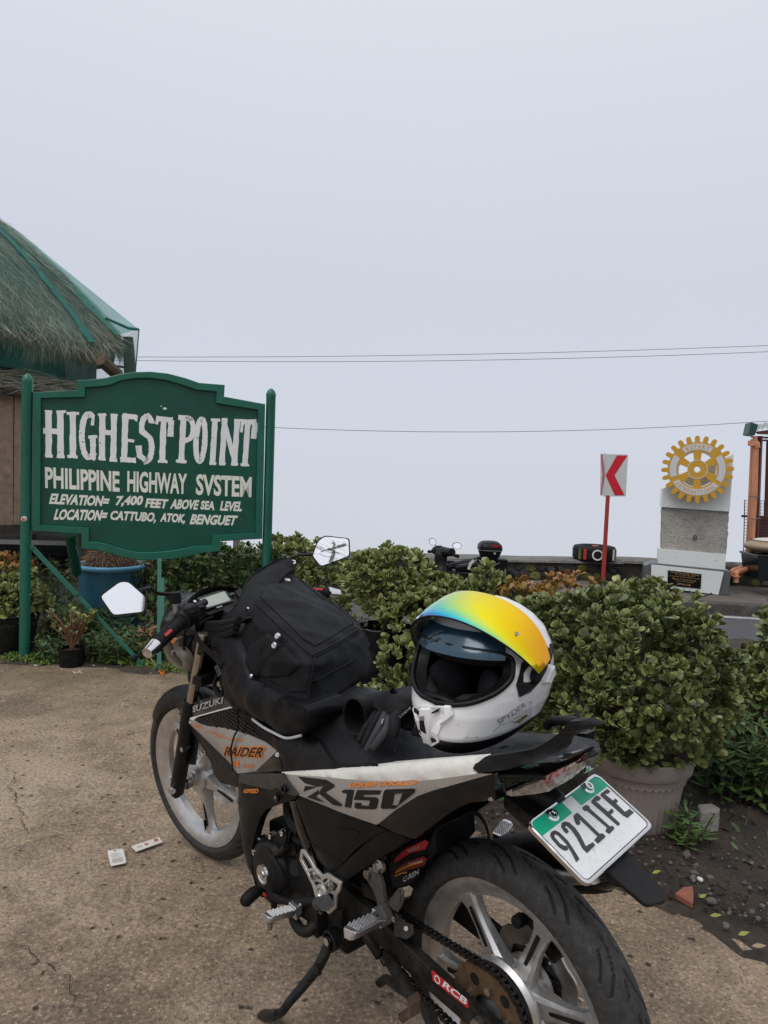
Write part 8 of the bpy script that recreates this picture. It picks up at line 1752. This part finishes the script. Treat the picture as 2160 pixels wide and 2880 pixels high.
def bush(nm, label, base, lobes, nros, L, mat='jade_leaf', cat='shrub', group=None, nleaf=8, singles=0, trunk=None, seed=0, toneb=0., redtop=None, spread=1.15, stem_r=.012, fill=.35, pot=None):
    """lobes: (x, y, z, rx, ry, rz) in the world; base: where the plant stands"""
    r = random.Random(seed); B = V(*base); t = thing(nm, label, cat, base, group=group); F = Foliage(); F2 = Foliage(); cand = []
    vol = [l[3]*l[4]*l[5] for l in lobes]; tot = sum(a**.67 for a in vol)
    anchors = []
    for li, l in enumerate(lobes):
        c, R3 = V(*l[:3])-B, l[3:]
        n = int(nros*(vol[li]**.67)/tot)
        for _ in range(n):
            d = V(r.gauss(0, 1), r.gauss(0, 1), r.gauss(0, 1)).normalized()
            if d.z < -.75 and r.random() < .6: d.z *= -1
            k = 1-fill*r.random()**1.6; bump_ = 1+.24*noise.noise(d*2.3+c*3+V(seed, 0, 0))+.09*noise.noise(d*6+V(0, seed, 0))
            p = c+V(d.x*R3[0], d.y*R3[1], d.z*R3[2])*k*bump_
            inside = False
            for lj, m in enumerate(lobes):
                if lj != li:
                    q = p+B-V(*m[:3]); e = (q.x/m[3])**2+(q.y/m[4])**2+(q.z/m[5])**2
                    if e < .55: inside = True
            if inside and r.random() < .8: continue
            if p.z+B.z < .01: continue
            ax = (d+V(0, 0, .75)+V(r.uniform(-.35, .35), r.uniform(-.35, .35), r.uniform(-.2, .2))).normalized()
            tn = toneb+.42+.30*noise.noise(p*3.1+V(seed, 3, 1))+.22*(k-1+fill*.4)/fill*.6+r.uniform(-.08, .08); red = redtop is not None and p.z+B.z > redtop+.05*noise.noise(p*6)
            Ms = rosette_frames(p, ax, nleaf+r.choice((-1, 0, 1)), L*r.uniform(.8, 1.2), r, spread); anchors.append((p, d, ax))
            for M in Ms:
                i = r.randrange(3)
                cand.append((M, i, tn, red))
    if singles:
        def near(q):
            w = B+q[0].translation; return -(w-CAMP).length+.12*q[0].to_scale()[0]*20
        cand.sort(key=near, reverse=True)
        for M, i, tn, red in cand[:singles*2:2]: leaf_obj('jade', 'jade_red' if red else mat, i, M, t, tn)
        rest = cand[1:singles*2:2]+cand[singles*2:]
    else: rest = cand
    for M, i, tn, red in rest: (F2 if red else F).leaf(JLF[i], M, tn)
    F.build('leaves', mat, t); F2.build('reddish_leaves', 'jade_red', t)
    # branching stems from the base into the crown
    g = []; hub = V(0, 0, 0)
    tp_ = trunk or [(0, 0, 0)]
    cen = sum((V(*l[:3])-B for l in lobes), V(0, 0, 0))/len(lobes)
    for s in range(26 if stem_r > .008 else 12):
        if not anchors: break
        p, d, ax = r.choice(anchors); b0 = V(*r.choice(tp_)); m = b0.lerp(p, .45)+V(r.uniform(-.1, .1)*L*3, r.uniform(-.1, .1)*L*3, 0); m = m.lerp(cen, .25)
        g.append(tube([b0, m, p-ax*L*.1], [stem_r, stem_r*.6, stem_r*.25], 6, 4))
    new('stems', g, 'bark' if mat != 'herb_leaf' else 'twig', t, smooth=True, kind='stuff')
    return t
# big jade plant in the fluted clay pot
pt = thing('fluted_pot', 'large beige-brown fluted clay pot holding the biggest succulent bush, behind the number plate', 'plant pot', (.99, 2.70, 0))
NF = 44; rg = []
for r_, z, fl_ in ((.148, 0, 0), (.150, .004, .4), (.158, .06, 1), (.172, .15, 1), (.178, .175, .9), (.180, .183, 0), (.184, .205, 0), (.194, .208, 0), (.201, .214, 0), (.204, .235, 0), (.212, .262, 0), (.213, .272, 0), (.205, .276, 0), (.196, .272, 0), (.188, .20, 0), (.14, .18, 0)):
    rg.append([V(cos(2*pi*i/(NF*6))*(r_-.0035*fl_*(1-abs(sin(pi*i/6)))), sin(2*pi*i/(NF*6))*(r_-.0035*fl_*(1-abs(sin(pi*i/6)))), z) for i in range(NF*6)])
new('pot_body', loft(rg, cap=False), 'pot_clay', pt, smooth=True, angle=50)
new('scallop_band', [tube([V(cos(a)*.1815, sin(a)*.1815, .186), V(cos(a+.5*2*pi/NF)*.1805, sin(a+.5*2*pi/NF)*.1805, .176), V(cos(a+2*pi/NF)*.1815, sin(a+2*pi/NF)*.1815, .186)], .0022, 5, 3) for a in [2*pi*k/NF for k in range(NF)]], 'pot_clay', pt, smooth=True, kind='stuff')
new('potting_soil', lathe([(.001, .225), (.10, .23), (.19, .22)], seg=24), 'soil', pt, smooth=True)
bush('jade_bush', 'biggest succulent bush, dense glossy green round leaves, growing in the fluted clay pot', (.99, 2.70, .20),
     [(.96, 2.72, .60, .36, .34, .27), (.74, 2.74, .52, .20, .24, .22), (1.18, 2.70, .54, .19, .22, .22), (.84, 2.56, .46, .20, .16, .14), (1.08, 2.56, .50, .20, .16, .15), (.66, 2.86, .62, .16, .2, .17), (.92, 2.8, .73, .27, .22, .10), (.88, 2.54, .36, .17, .10, .08), (1.08, 2.56, .35, .14, .10, .08), (1.20, 2.8, .62, .13, .16, .12)],
     2300, .037, singles=290, nleaf=8, trunk=[(-.05, 0, 0), (.04, .03, 0), (.0, -.05, 0)], seed=11, stem_r=.018)
def pbag(x, y, z, r_, h, nm='nursery_bag', lab='', g='black plant bags'):
    b_ = thing(nm, lab, 'plant bag', (x, y, z), group=g); R = []
    for r2, zz in ((.8, 0), (.95, .02), (1, .3), (.97, .6), (1.02, .9), (1.05, 1.0), (.95, 1.0), (.93, .8)):
        R.append([V(cos(2*pi*i/28)*r_*r2*(1+.05*noise.noise(V(cos(i*.22)*2, sin(i*.22)*2, zz*4+x))), sin(2*pi*i/28)*r_*r2*(1+.05*noise.noise(V(cos(i*.22)*2, sin(i*.22)*2, zz*4+x+5))), zz*h+(.01*noise.noise(V(cos(i*.22)*3, sin(i*.22)*3, x)) if zz > .85 else 0)) for i in range(28)])
    new('bag', loft(R), 'bin_bag', b_, smooth=True, angle=60); new('soil_fill', lathe([(.001, h*.84), (r_*.98, h*.82)], seg=20), 'soil', b_); return b_
# middle tree-like jade with a thick trunk in a black bag
pbag(.03, 4.25, 0, .17, .36, lab='crumpled black bag under the thick-trunked bush, between backpack and helmet')
bush('jade_bush', 'bush with a thick bare trunk and light green round leaves, right of the far mirror', (.03, 4.25, .34),
     [(-.03, 4.25, .69, .17, .22, .10), (.10, 4.3, .69, .17, .22, .12), (-.11, 4.2, .63, .08, .16, .10), (.24, 4.3, .58, .13, .2, .12), (.06, 4.2, .52, .18, .16, .10), (.36, 4.35, .50, .14, .2, .12)],
     560, .050, singles=120, nleaf=8, trunk=[(0, 0, -.05), (.02, 0, 0)], seed=21, toneb=.16, stem_r=.020)
for nm_, lab, base, lb, n, L, sg, kw in (
    ('jade_bush', 'low green bush directly behind the top of the helmet, under the scooter box', (.50, 4.15, 0), [(.60, 4.15, .66, .09, .14, .09), (.40, 4.15, .56, .11, .16, .10), (.48, 4.1, .50, .26, .2, .16), (.18, 4.05, .48, .18, .2, .14), (.48, 4.1, .28, .3, .2, .18), (.66, 4.1, .56, .14, .14, .12)], 560, .050, 100, dict(seed=31, toneb=.05)),
    ('jade_bush', 'bush with orange and red tipped leaves right of the helmet top', (.98, 4.0, 0), [(.78, 4.0, .56, .17, .18, .12), (1.02, 4.0, .60, .17, .18, .13), (1.20, 4.0, .54, .14, .18, .11), (.90, 3.9, .42, .28, .2, .16), (1.1, 4.1, .3, .3, .2, .2)], 560, .045, 90, dict(seed=41, toneb=.12, redtop=.53)),
    ('jade_bush', 'green bush with yellow tips between the helmet and the monument', (1.38, 3.7, 0), [(1.32, 3.7, .62, .20, .16, .12), (1.44, 3.6, .50, .20, .18, .14), (1.3, 3.6, .34, .28, .2, .2)], 360, .044, 60, dict(seed=45, toneb=.30)),
    ('jade_bush', 'small succulent peeping out between the backpack and the helmet', (.12, 3.25, 0), [(.10, 3.3, .38, .10, .12, .15), (.20, 3.3, .28, .15, .14, .16), (.02, 3.25, .18, .16, .14, .13), (.28, 3.2, .42, .12, .12, .14)], 260, .040, 90, dict(seed=51, toneb=.06)),
    ('jade_bush', 'tall bush cut off by the right edge of the picture, above the herbs', (1.98, 3.2, 0), [(1.88, 3.2, .62, .16, .2, .13), (2.05, 3.2, .55, .24, .24, .22), (1.72, 3.15, .42, .17, .18, .14), (1.95, 2.9, .26, .24, .2, .18), (1.72, 3.25, .24, .20, .16, .14)], 900, .048, 170, dict(seed=61, toneb=-.02)),
    ('jade_bush', 'bush filling the gap behind the fluted pot and the tail of the motorcycle', (.58, 3.15, 0), [(.56, 3.15, .46, .20, .18, .20), (.50, 3.05, .24, .22, .2, .20), (.36, 3.15, .20, .2, .2, .18), (.80, 3.3, .52, .2, .2, .2)], 420, .046, 80, dict(seed=66, toneb=-.08)),
    ('jade_bush', 'bush at the foot of the right sign post, left of the far mirror', (-.62, 5.1, 0), [(-.52, 5.15, .62, .16, .2, .12), (-.68, 5.2, .66, .15, .2, .11), (-.40, 5.15, .50, .18, .2, .13), (-.60, 5.1, .44, .24, .2, .16), (-.30, 5.2, .40, .16, .2, .12), (-.5, 5.0, .25, .3, .2, .2)], 560, .050, 80, dict(seed=71, toneb=.12)),
    ('jade_bush', 'yellow-green bushy succulent behind the left sign post', (-2.62, 4.95, 0), [(-2.60, 4.95, .46, .20, .2, .14), (-2.78, 4.95, .42, .2, .2, .16), (-2.45, 4.9, .30, .2, .2, .14), (-2.66, 4.85, .24, .24, .2, .14)], 420, .046, 80, dict(seed=81, toneb=.26, redtop=.50))):
    bush(nm_, lab, base, lb, n, L, singles=sg, group='succulent bushes along the planting bed', stem_r=.010, **kw)
# hedge of mixed twigs behind the sign and the drum
def herb(nm, lab, base, spots, h, L, seed, mat='herb_leaf', nst=18, tone_=0, group=None, single=0, cat='plant', droop=.5, kinds=HLF):
    r = random.Random(seed); B = V(*base); t = thing(nm, lab, cat, base, group=group); F = Foliage(); g = []; cnt_ = 0
    for (x, y, rad, n) in spots:
        for _ in range(n):
            a = r.uniform(0, 6.28); q = rad*sqrt(r.random()); p0 = V(x+cos(a)*q, y+sin(a)*q, 0)-B; p0.z = max(0, .0-B.z); hh = h*r.uniform(.55, 1.1)
            lean = V(cos(a), sin(a), 0)*r.uniform(.0, .35)*hh; p1 = p0+lean*.4+V(0, 0, hh*.55); p2 = p0+lean+V(0, 0, hh)
            P = smooth_path([p0, p1, p2], 6); g.append(tube(P, [.0028]*len(P), 4)); k = int(10*hh/.25)+6
            for i in range(k):
                s = .18+.82*i/k; pp_ = P[min(len(P)-1, int(s*(len(P)-1)))]; b_ = r.uniform(0, 6.28); e = V(cos(b_), sin(b_), r.uniform(-.25, .75)).normalized(); zz = V(0, 0, 1)-e*e.z; zz.normalize(); yy = zz.cross(e); l = L*r.uniform(.6, 1.25)*(1.15-.5*s)
                M = Matrix(((e.x*l, yy.x*l, zz.x*l, pp_.x), (e.y*l, yy.y*l, zz.y*l, pp_.y), (e.z*l, yy.z*l, zz.z*l, pp_.z), (0, 0, 0, 1))); tn = tone_+.42+.3*noise.noise(pp_*4+V(seed, 0, 0))+r.uniform(-.15, .2)
                if cnt_ < single and s > .4: leaf_obj('herb', mat, r.randrange(2), M, t, tn); cnt_ += 1
                else: F.leaf(r.choice(kinds), M, tn)
    F.build('leaves', mat, t); new('stems', g, 'bark', t, kind='stuff'); return t
herb('herb_clump', 'leafy dark green weeds at the right, below the bush cut by the picture edge', (1.50, 2.95, 0), [(1.46, 2.90, .12, 22), (1.62, 2.95, .16, 26), (1.78, 2.95, .14, 18), (1.40, 3.1, .1, 12)], .34, .085, 101, single=120)
herb('herb_clump', 'small bright weed growing at the foot of the fluted pot', (1.12, 2.52, 0), [(1.13, 2.52, .045, 9), (1.09, 2.47, .03, 5)], .13, .050, 102, tone_=.35, single=40)
bush('hedge', 'untidy dark hedge of small leaves behind the sign, right of the blue drum', (-1.4, 5.5, 0), [(-1.75, 5.5, .38, .16, .2, .18), (-1.5, 5.5, .46, .2, .2, .16), (-1.25, 5.5, .50, .2, .2, .15), (-1.0, 5.45, .52, .18, .2, .14), (-.8, 5.35, .46, .16, .2, .16), (-1.4, 5.4, .22, .5, .2, .22), (-.9, 5.3, .2, .35, .2, .22)], 1000, .050, mat='herb_leaf', cat='hedge', singles=60, nleaf=6, seed=103, toneb=.08, spread=1.35, stem_r=.006, fill=.5)
herb('herb_clump', 'twiggy shoots rising out of the hedge behind the sign', (-1.3, 5.45, 0), [(-1.6, 5.45, .2, 8), (-1.0, 5.4, .25, 12), (-1.3, 5.4, .1, 6)], .72, .06, 113, mat='dry_leaf')
herb('herb_clump', 'broad-leaved plant under the left mirror, in front of the drum', (-1.55, 4.85, 0), [(-1.6, 4.85, .14, 22), (-1.35, 4.9, .14, 20), (-1.15, 4.85, .16, 22), (-1.75, 4.8, .1, 12), (-.95, 4.8, .14, 16)], .19, .085, 104, single=90)
herb('herb_clump', 'low green weeds between the potted twiggy plant and the brace of the sign', (-1.7, 4.58, 0), [(-1.68, 4.56, .13, 26), (-1.5, 4.6, .12, 20), (-2.05, 4.52, .10, 20), (-1.85, 4.6, .1, 16)], .17, .070, 105, tone_=.15, single=60)
herb('grass_tuft', 'spiky long-leaved grass clump between the left post and the drum', (-2.2, 5.1, 0), [(-2.25, 5.1, .12, 26), (-2.05, 5.15, .12, 26), (-2.1, 5.0, .1, 18)], .24, .20, 106, tone_=.1, kinds=GLF, cat='grass')
herb('herb_clump', 'tangled weeds and twigs under the hut at the left edge', (-3.1, 6.0, 0), [(-3.15, 5.9, .3, 40), (-2.7, 6.2, .25, 36), (-2.35, 6.2, .2, 14)], .42, .075, 107, tone_=.1)
herb('herb_clump', 'brown dying plant at the foot of the toothed bar', (-1.25, 4.75, 0), [(-1.3, 4.75, .09, 16), (-1.5, 4.72, .06, 8)], .22, .11, 108, mat='dry_leaf')
herb('herb_clump', 'green sprout beside the road grip of the motorcycle, above the backpack', (-.18, 4.4, 0), [(-.18, 4.35, .08, 12), (-.05, 4.3, .06, 8)], .44, .07, 109, tone_=.3)
# left potted plants
pk1 = thing('nursery_pot', 'ribbed black nursery pot half cut off by the left picture edge', 'plant pot', (-2.40, 4.66, 0))
new('pot_body', lathe([(.001, 0), (.125, 0), (.13, .01), (.165, .20), (.163, .204), (.168, .21), (.166, .216), (.176, .235), (.175, .25), (.183, .262), (.180, .275), (.168, .275), (.16, .22)], seg=36), 'black_pot', pk1, smooth=True, angle=35)
new('potting_soil', lathe([(.001, .24), (.165, .235)], seg=20), 'soil', pk1)
bush('jade_bush', 'round-leaved succulent in the ribbed black pot at the left edge', (-2.40, 4.66, .24), [(-2.46, 4.66, .36, .17, .16, .12), (-2.30, 4.68, .34, .13, .14, .10), (-2.42, 4.6, .29, .15, .12, .07)], 300, .052, singles=120, seed=91, toneb=.02, group='succulent bushes along the planting bed', stem_r=.008)
pbag(-1.895, 4.42, 0, .075, .115, lab='small square-ish black bag of the twiggy plant at the foot of the sign')
tw = thing('twiggy_succulent', 'leggy succulent with bare orange-brown stems in the small black bag', 'plant', (-1.895, 4.42, .10)); r = random.Random(5); g = []; F = Foliage()
for i in range(24):
    a = r.uniform(0, 6.28); L_ = r.uniform(.12, .26); tip = V(cos(a)*L_*.62, sin(a)*L_*.4, L_*r.uniform(.75, 1.15)); m = V(tip.x*.35, tip.y*.35, tip.z*.5)+V(r.uniform(-.02, .02), 0, 0)
    g.append(tube([(0, 0, 0), m, tip], [.0055, .0045, .0028], 6, 4))
    for M in rosette_frames(tip, (tip.normalized()+V(0, 0, .8)).normalized(), 7, .030, r, 1.2): F.leaf(JLF[r.randrange(3)], M, .55+r.uniform(-.2, .35))
    if r.random() < .8:
        t2 = m+V(r.uniform(-.06, .06), r.uniform(-.05, .05), r.uniform(.03, .09)); g.append(tube([m, m.lerp(t2, .5)+V(0, 0, .01), t2], [.004, .003, .002], 5, 2))
        for M in rosette_frames(t2, V(0, 0, 1), 6, .026, r, 1.2): F.leaf(JLF[r.randrange(3)], M, .6+r.uniform(-.2, .3))
new('stems', g, 'twig', tw, smooth=True, kind='stuff'); F.build('leaves', 'jade_leaf', tw)
# moss and grass along the concrete edge
F = Foliage(); r = random.Random(8)
for (x0, y0, x1, y1, n, w) in ((-2.35, 4.50, -2.0, 4.46, 900, .09), (-1.55, 4.47, -1.0, 4.30, 900, .07), (-2.0, 4.47, -1.55, 4.47, 160, .04), (-1.0, 4.3, -.4, 3.7, 500, .10)):
    for _ in range(n):
        t = r.random(); c = V(x0+(x1-x0)*t+r.gauss(0, .02), y0+(y1-y0)*t+r.gauss(0, w*.6), .01+.02*r.random()); e = V(r.uniform(-1, 1), r.uniform(-1, 1), r.uniform(.2, 1.6)).normalized(); zz = V(r.uniform(-1, 1), r.uniform(-1, 1), 1); zz = (zz-e*zz.dot(e)).normalized(); yy = zz.cross(e); l = r.uniform(.012, .030)
        F.leaf(HLF[0], Matrix(((e.x*l, yy.x*l, zz.x*l, c.x), (e.y*l, yy.y*l, zz.y*l, c.y), (e.z*l, yy.z*l, zz.z*l, c.z), (0, 0, 0, 1))), .5+.4*noise.noise(c*8)+r.uniform(-.15, .15))
o = F.build('moss_edge', 'moss', None); o['label'] = 'bright moss and tiny weeds along the concrete edge below the sign'; o['category'] = 'moss'
F = Foliage()
for _ in range(3600):
    x, y = r.uniform(-.3, 2.6), r.uniform(2.1, 4.4)
    if y < 2.62-.55*(x-.2)+.25 or noise.noise(V(x*3, y*3, 2)) < .0: continue
    c = V(x, y, .012); e = V(r.uniform(-1, 1), r.uniform(-1, 1), r.uniform(.1, 1.3)).normalized(); zz = V(r.uniform(-1, 1), r.uniform(-1, 1), 1); zz = (zz-e*zz.dot(e)).normalized(); yy = zz.cross(e); l = r.uniform(.015, .05)
    F.leaf(r.choice((HLF[0], GLF[0])), Matrix(((e.x*l, yy.x*l, zz.x*l, c.x), (e.y*l, yy.y*l, zz.y*l, c.y), (e.z*l, yy.z*l, zz.z*l, c.z), (0, 0, 0, 1))), .35+r.uniform(-.2, .3))
o = F.build('ground_weeds', 'herb_leaf', None); o['label'] = 'sparse short weeds on the dark soil around the pots'; o['category'] = 'weeds'
# gravel and crumbs on the soil and along the ragged concrete edge; grit on the concrete
def scatter(nm, n, fn, smin, smax, mat, lab, cat, seed):
    r = random.Random(seed); v, f = [], []
    for _ in range(n):
        q = fn(r)
        if q is None: continue
        x, y, z = q; s = smin+(smax-smin)*r.random()**3; k = len(v); n_ = 5; sq = r.uniform(.5, .9); rot = r.uniform(0, 6.28)
        v.append(V(x, y, z+s*sq)); v += [V(x+cos(rot+2*pi*i/n_)*s*r.uniform(.7, 1.2), y+sin(rot+2*pi*i/n_)*s*r.uniform(.7, 1.2), z+s*sq*r.uniform(.3, .6)) for i in range(n_)]; v += [V(x+cos(rot+2*pi*i/n_)*s, y+sin(rot+2*pi*i/n_)*s, z-s*.3) for i in range(n_)]
        f += [(k, k+1+i, k+1+(i+1) % n_) for i in range(n_)]+[(k+1+i, k+1+n_+i, k+1+n_+(i+1) % n_, k+1+(i+1) % n_) for i in range(n_)]
    o = new(nm, (v, f), mat, None, smooth=True, angle=60, kind='stuff'); o['label'] = lab; o['category'] = cat; return o
EDGE = [V(p[0], p[1]) for p in apron[4:-6]]
def soilp(r):
    x, y = r.uniform(.2, 2.4), r.uniform(1.5, 3.0)
    lim = 2.62-.62*(x-.25)
    if y < lim-.05: return None
    if r.random() > math.exp(-(y-lim)*2.2): return None
    return x, y, .012
scatter('soil_gravel', 4200, soilp, .002, .010, 'stone', 'small stones and crumbs on the dark soil right of the motorcycle', 'gravel', 3)
scatter('soil_crumbs', 6500, soilp, .002, .010, 'soil', 'dark soil crumbs along the ragged concrete edge', 'soil crumbs', 4)
scatter('concrete_grit', 5200, lambda r: (r.uniform(-2.6, 1.3), .8+3.6*r.random()**1.3, .007), .0008, .0032, 'stone', 'fine grit scattered over the concrete', 'grit', 6)
def place_stone(p, s, mat, lab, name='loose_stone', sq=.6, cat='stone', grp='loose stones on the soil'):
    o_ = sphere((0, 0, 0), (s, s*.75, s*sq), 12, 7); r = random.Random(int(p[0]*1000)); off = V(r.random()*9, r.random()*9, 0)
    o = new(name, ([q*(1+.3*noise.noise(q/s*1.3+off)) for q in o_[0]], o_[1]), mat, smooth=True, angle=30, xf=False); o.location = (p[0], p[1], .012+s*sq*.5); o.rotation_euler = (0, 0, r.uniform(0, 3)); top(o, lab, cat, grp)
place_stone((1.072,2.4,0.02), .016, 'stone', 'flat grey stone nearest the fluted pot'); place_stone((1.049,2.284,0.02), .014, 'stone', 'greyish stone left of the pale one'); place_stone((1.053,2.249,0.02), .012, 'paper', 'pale angular stone above the brick shard'); place_stone((1.029,2.246,0.02), .013, 'stone', 'small brown-grey stone touching the pale one'); place_stone((1.091,2.264,0.02), .012, 'stone', 'grey stone right of the pale one'); place_stone((1.036,2.132,0.02), .017, 'stone', 'rough stone right of the brick shard'); place_stone((1.025,2.013,0.02), .013, 'stone', 'rounded stone by the yellow leaves near the concrete edge')
cb_ = new('concrete_block', prism([V(*p) for p in [(1.201,2.627,0.09),(1.262,2.637,0.09),(1.275,2.602,0.09),(1.256,2.571,0.09),(1.185,2.565,0.09)]], (0, 0, -.10)), 'old_concrete', bevel=.006); top(cb_, 'broken lump of mossy concrete half under the weeds', 'concrete lump')
bs_o = new('brick_shard', prism([V(*p) for p in [(0.935,2.156,0.022),(0.974,2.192,0.022),(1.007,2.199,0.022),(0.993,2.156,0.022),(0.969,2.105,0.022),(0.957,2.122,0.022)]], (0, 0, -.018)), 'brick_red', bevel=.002); top(bs_o, 'flat reddish brick shard lying on the soil behind the mudguard', 'brick shard')
def ground_leaf(p, s, a, mat, lab, cat='leaf'):
    v, f, rim = leaf_shape(s, s*.5, .9, 'herb'); o = new('fallen_leaf', (v, f), mat, smooth=True, angle=180); o.location = (p[0], p[1], .022); o.rotation_euler = (.2, 0, a); top(o, lab, cat, 'fallen yellow leaves')
ground_leaf((0.904,2.263,0.02), .030, .2, 'yellow_leaf', 'yellow leaf just right of the number plate tip'); ground_leaf((1.002,2.136,0.02), .026, .4, 'yellow_leaf', 'pale yellow leaf beside the brick shard'); ground_leaf((0.994,2.047,0.02), .032, -.2, 'yellow_leaf', 'folded yellow leaf in the middle of the soil'); ground_leaf((1.035,1.962,0.02), .032, .1, 'yellow_leaf', 'bright yellow leaf on the concrete edge at the right'); ground_leaf((1.05,1.916,0.02), .036, -.3, 'dry_tan', 'tan dry leaf nearest the right picture edge')
for i, (x, y) in enumerate([p[:2] for p in [(-2.097,4.368,0.0),(-2.078,4.344,0.0),(-2.081,4.365,0.0),(-1.81,4.25,0.0),(-1.794,4.234,0.0),(-1.782,4.248,0.0),(-1.782,4.274,0.0),(-1.762,4.238,0.0),(-1.897,4.289,0.0),(-1.657,4.35,0.0),(-1.752,4.403,0.0),(-2.087,4.423,0.0)]]):
    o = new('white_petal', sphere((0, 0, 0), (.008, .005, .0015), 8, 5), 'petal'); o.location = (x, y, .012); o.rotation_euler = (0, .1, i); top(o, 'tiny fallen white petal on the concrete in front of the green sign', 'petal', 'white petals on the concrete below the sign')
# two printed swing tags
def flat_tag(nm, P, lab):
    o = new(nm, prism([V(*p) for p in P], (0, 0, .0009)), 'paper'); return top(o, lab, 'price tag', 'paper tags on the concrete')
t1 = flat_tag('price_tag', [(-0.859,2.291,0.014),(-0.817,2.309,0.014),(-0.808,2.297,0.014),(-0.776,2.231,0.014),(-0.776,2.223,0.014),(-0.813,2.203,0.014),(-0.821,2.213,0.014)], 'squarish white paper tag with a bar code, lying on the concrete')
A_, B_2, D_2 = [V(*p)+V(0, 0, .0012) for p in [(-0.816,2.207,0.014),(-0.776,2.228,0.014),(-0.856,2.288,0.014)]]
g = []
for i in range(16):
    x = .16+i*.045; w = (.012, .02, .008, .026)[i*7 % 4]; q = [A_+(B_2-A_)*xx+(D_2-A_)*yy for xx, yy in ((x, .10), (x+w, .10), (x+w, .40), (x, .40))]; g.append((q, [(0, 1, 2, 3)]))
new('bar_code', g, 'ink', t1, kind='stuff'); new('tag_hole', lathe([(.001, 0), (.004, 0)], tuple(A_+(B_2-A_)*.47+(D_2-A_)*.93), (0, 0, 1), 12), 'ink', t1)
new('tag_rule', [([A_+(B_2-A_)*x+(D_2-A_)*y for x, y in ((.15, k), (.8-.2*(j % 2), k), (.8-.2*(j % 2), k+.02), (.15, k+.02))], [(0, 1, 2, 3)]) for j, k in enumerate((.5, .58, .66, .74))], 'line_grey', t1, kind='stuff')
t2 = flat_tag('faded_tag', [(-0.793,2.324,0.014),(-0.729,2.384,0.014),(-0.723,2.391,0.014),(-0.708,2.369,0.014),(-0.698,2.359,0.014),(-0.766,2.292,0.014)], 'long faded reddish paper tag right of the bar code tag')
new('faded_print', [prism([V(*p)+V(0, 0, .0011) for p in q], (0, 0, .0002)) for q in ([(-0.736,2.373,0.014),(-0.725,2.381,0.014),(-0.715,2.366,0.014),(-0.725,2.355,0.014)], [(-0.756,2.342,0.014),(-0.748,2.349,0.014),(-0.739,2.338,0.014),(-0.748,2.332,0.014)], [(-0.773,2.32,0.014),(-0.761,2.331,0.014),(-0.758,2.327,0.014),(-0.771,2.316,0.014)])], 'pink_ink', t2, kind='stuff')
st_ = new('orange_string', [tube([V(*p)+V(0, 0, .006+.01*rnd.random()) for p in [(-1.329,4.307,0.0),(-1.32,4.347,0.0),(-1.299,4.363,0.0),(-1.296,4.291,0.0),(-1.325,4.328,0.0),(-1.276,4.263,0.0),(-1.304,4.285,0.0),(-1.29,4.325,0.0),(-1.283,4.238,0.0)]], .0022, 6, 4)], 'orange', smooth=True); top(st_, 'tangle of orange string at the foot of the toothed bar', 'string')
rt = new('dry_root', tube([V(*p)+V(0, 0, z) for p, z in zip([(-1.508,4.582,0.0),(-1.449,4.519,0.0),(-1.387,4.431,0.0),(-1.362,4.341,0.0),(-1.367,4.277,-0.0)], (.05, .045, .03, .015, .005))], .0035, 6, 4), 'dry_tan', smooth=True); top(rt, 'pale dry root curling by the foot of the sign brace', 'root')

# ================================================================== BEHIND THE CAMERA (seen in the mirrors and the visor)
up = thing('utility_pole', 'concrete utility pole with a crossarm and cables, reflected in the right mirror', 'utility pole', (.95, -6.6, 0))
new('pole', tube([(0, 0, -.1), (0, 0, 11.4)], [.17, .11], 12), 'pole_grey', up, smooth=True)
new('crossarm', [box((0, 0, 10.3), (2.4, .12, .14), Matrix.Rotation(.5, 3, 'Z'))], 'pole_grey', up); new('crossarm', [box((0, .1, 9.6), (1.4, .1, .1), Matrix.Rotation(-.7, 3, 'Z'))], 'pole_grey', up)
for x in (-1.05, -.4, .45, 1.05): new('insulator', cyl((x*cos(.5), x*sin(.5), 10.37), (x*cos(.5), x*sin(.5), 10.55), .05, .03, 8), 'pole_grey', up)
for i, (x, z) in enumerate(((-1.05, 10.55), (-.4, 10.55), (.45, 10.55), (1.05, 10.55), (0, 9.7), (.2, 9.3), (-.2, 9.0))):
    cb2 = new('service_cable', tube([V(.95+x*cos(.5)-14, -6.6+x*sin(.5)+7, z-.5), V(.95+x*cos(.5)-5, -6.6+x*sin(.5)+2.4, z-.35), V(.95+x*cos(.5), -6.6+x*sin(.5), z), V(.95+x*cos(.5)+7, -6.6+x*sin(.5)-5, z-.3)], .012 if i < 4 else .022, 5, 3), 'cable'); top(cb2, 'cable on the utility pole behind the camera, seen only in the right mirror', 'cable', 'cables on the utility pole')
hs = thing('house', 'low cream house with a red roof behind the camera, reflected small in the visor', 'house', (3.5, -9, 0))
new('wall', box((0, 0, 1.4), (8, 5, 2.8)), 'wall_cream', hs); new('roof', prism([(-4.4, 2.9, 2.75), (-4.4, 0, 4.2), (-4.4, -2.9, 2.75)], (8.8, 0, 0)), 'roof_red', hs)
for x in (-2.6, 0, 2.6): new('window', box((x, 2.51, 1.5), (1.1, .06, 1.1)), 'car_glass', hs)
new('door', box((1.3, 2.51, 1.0), (.8, .06, 2.0)), 'wood_dark', hs)
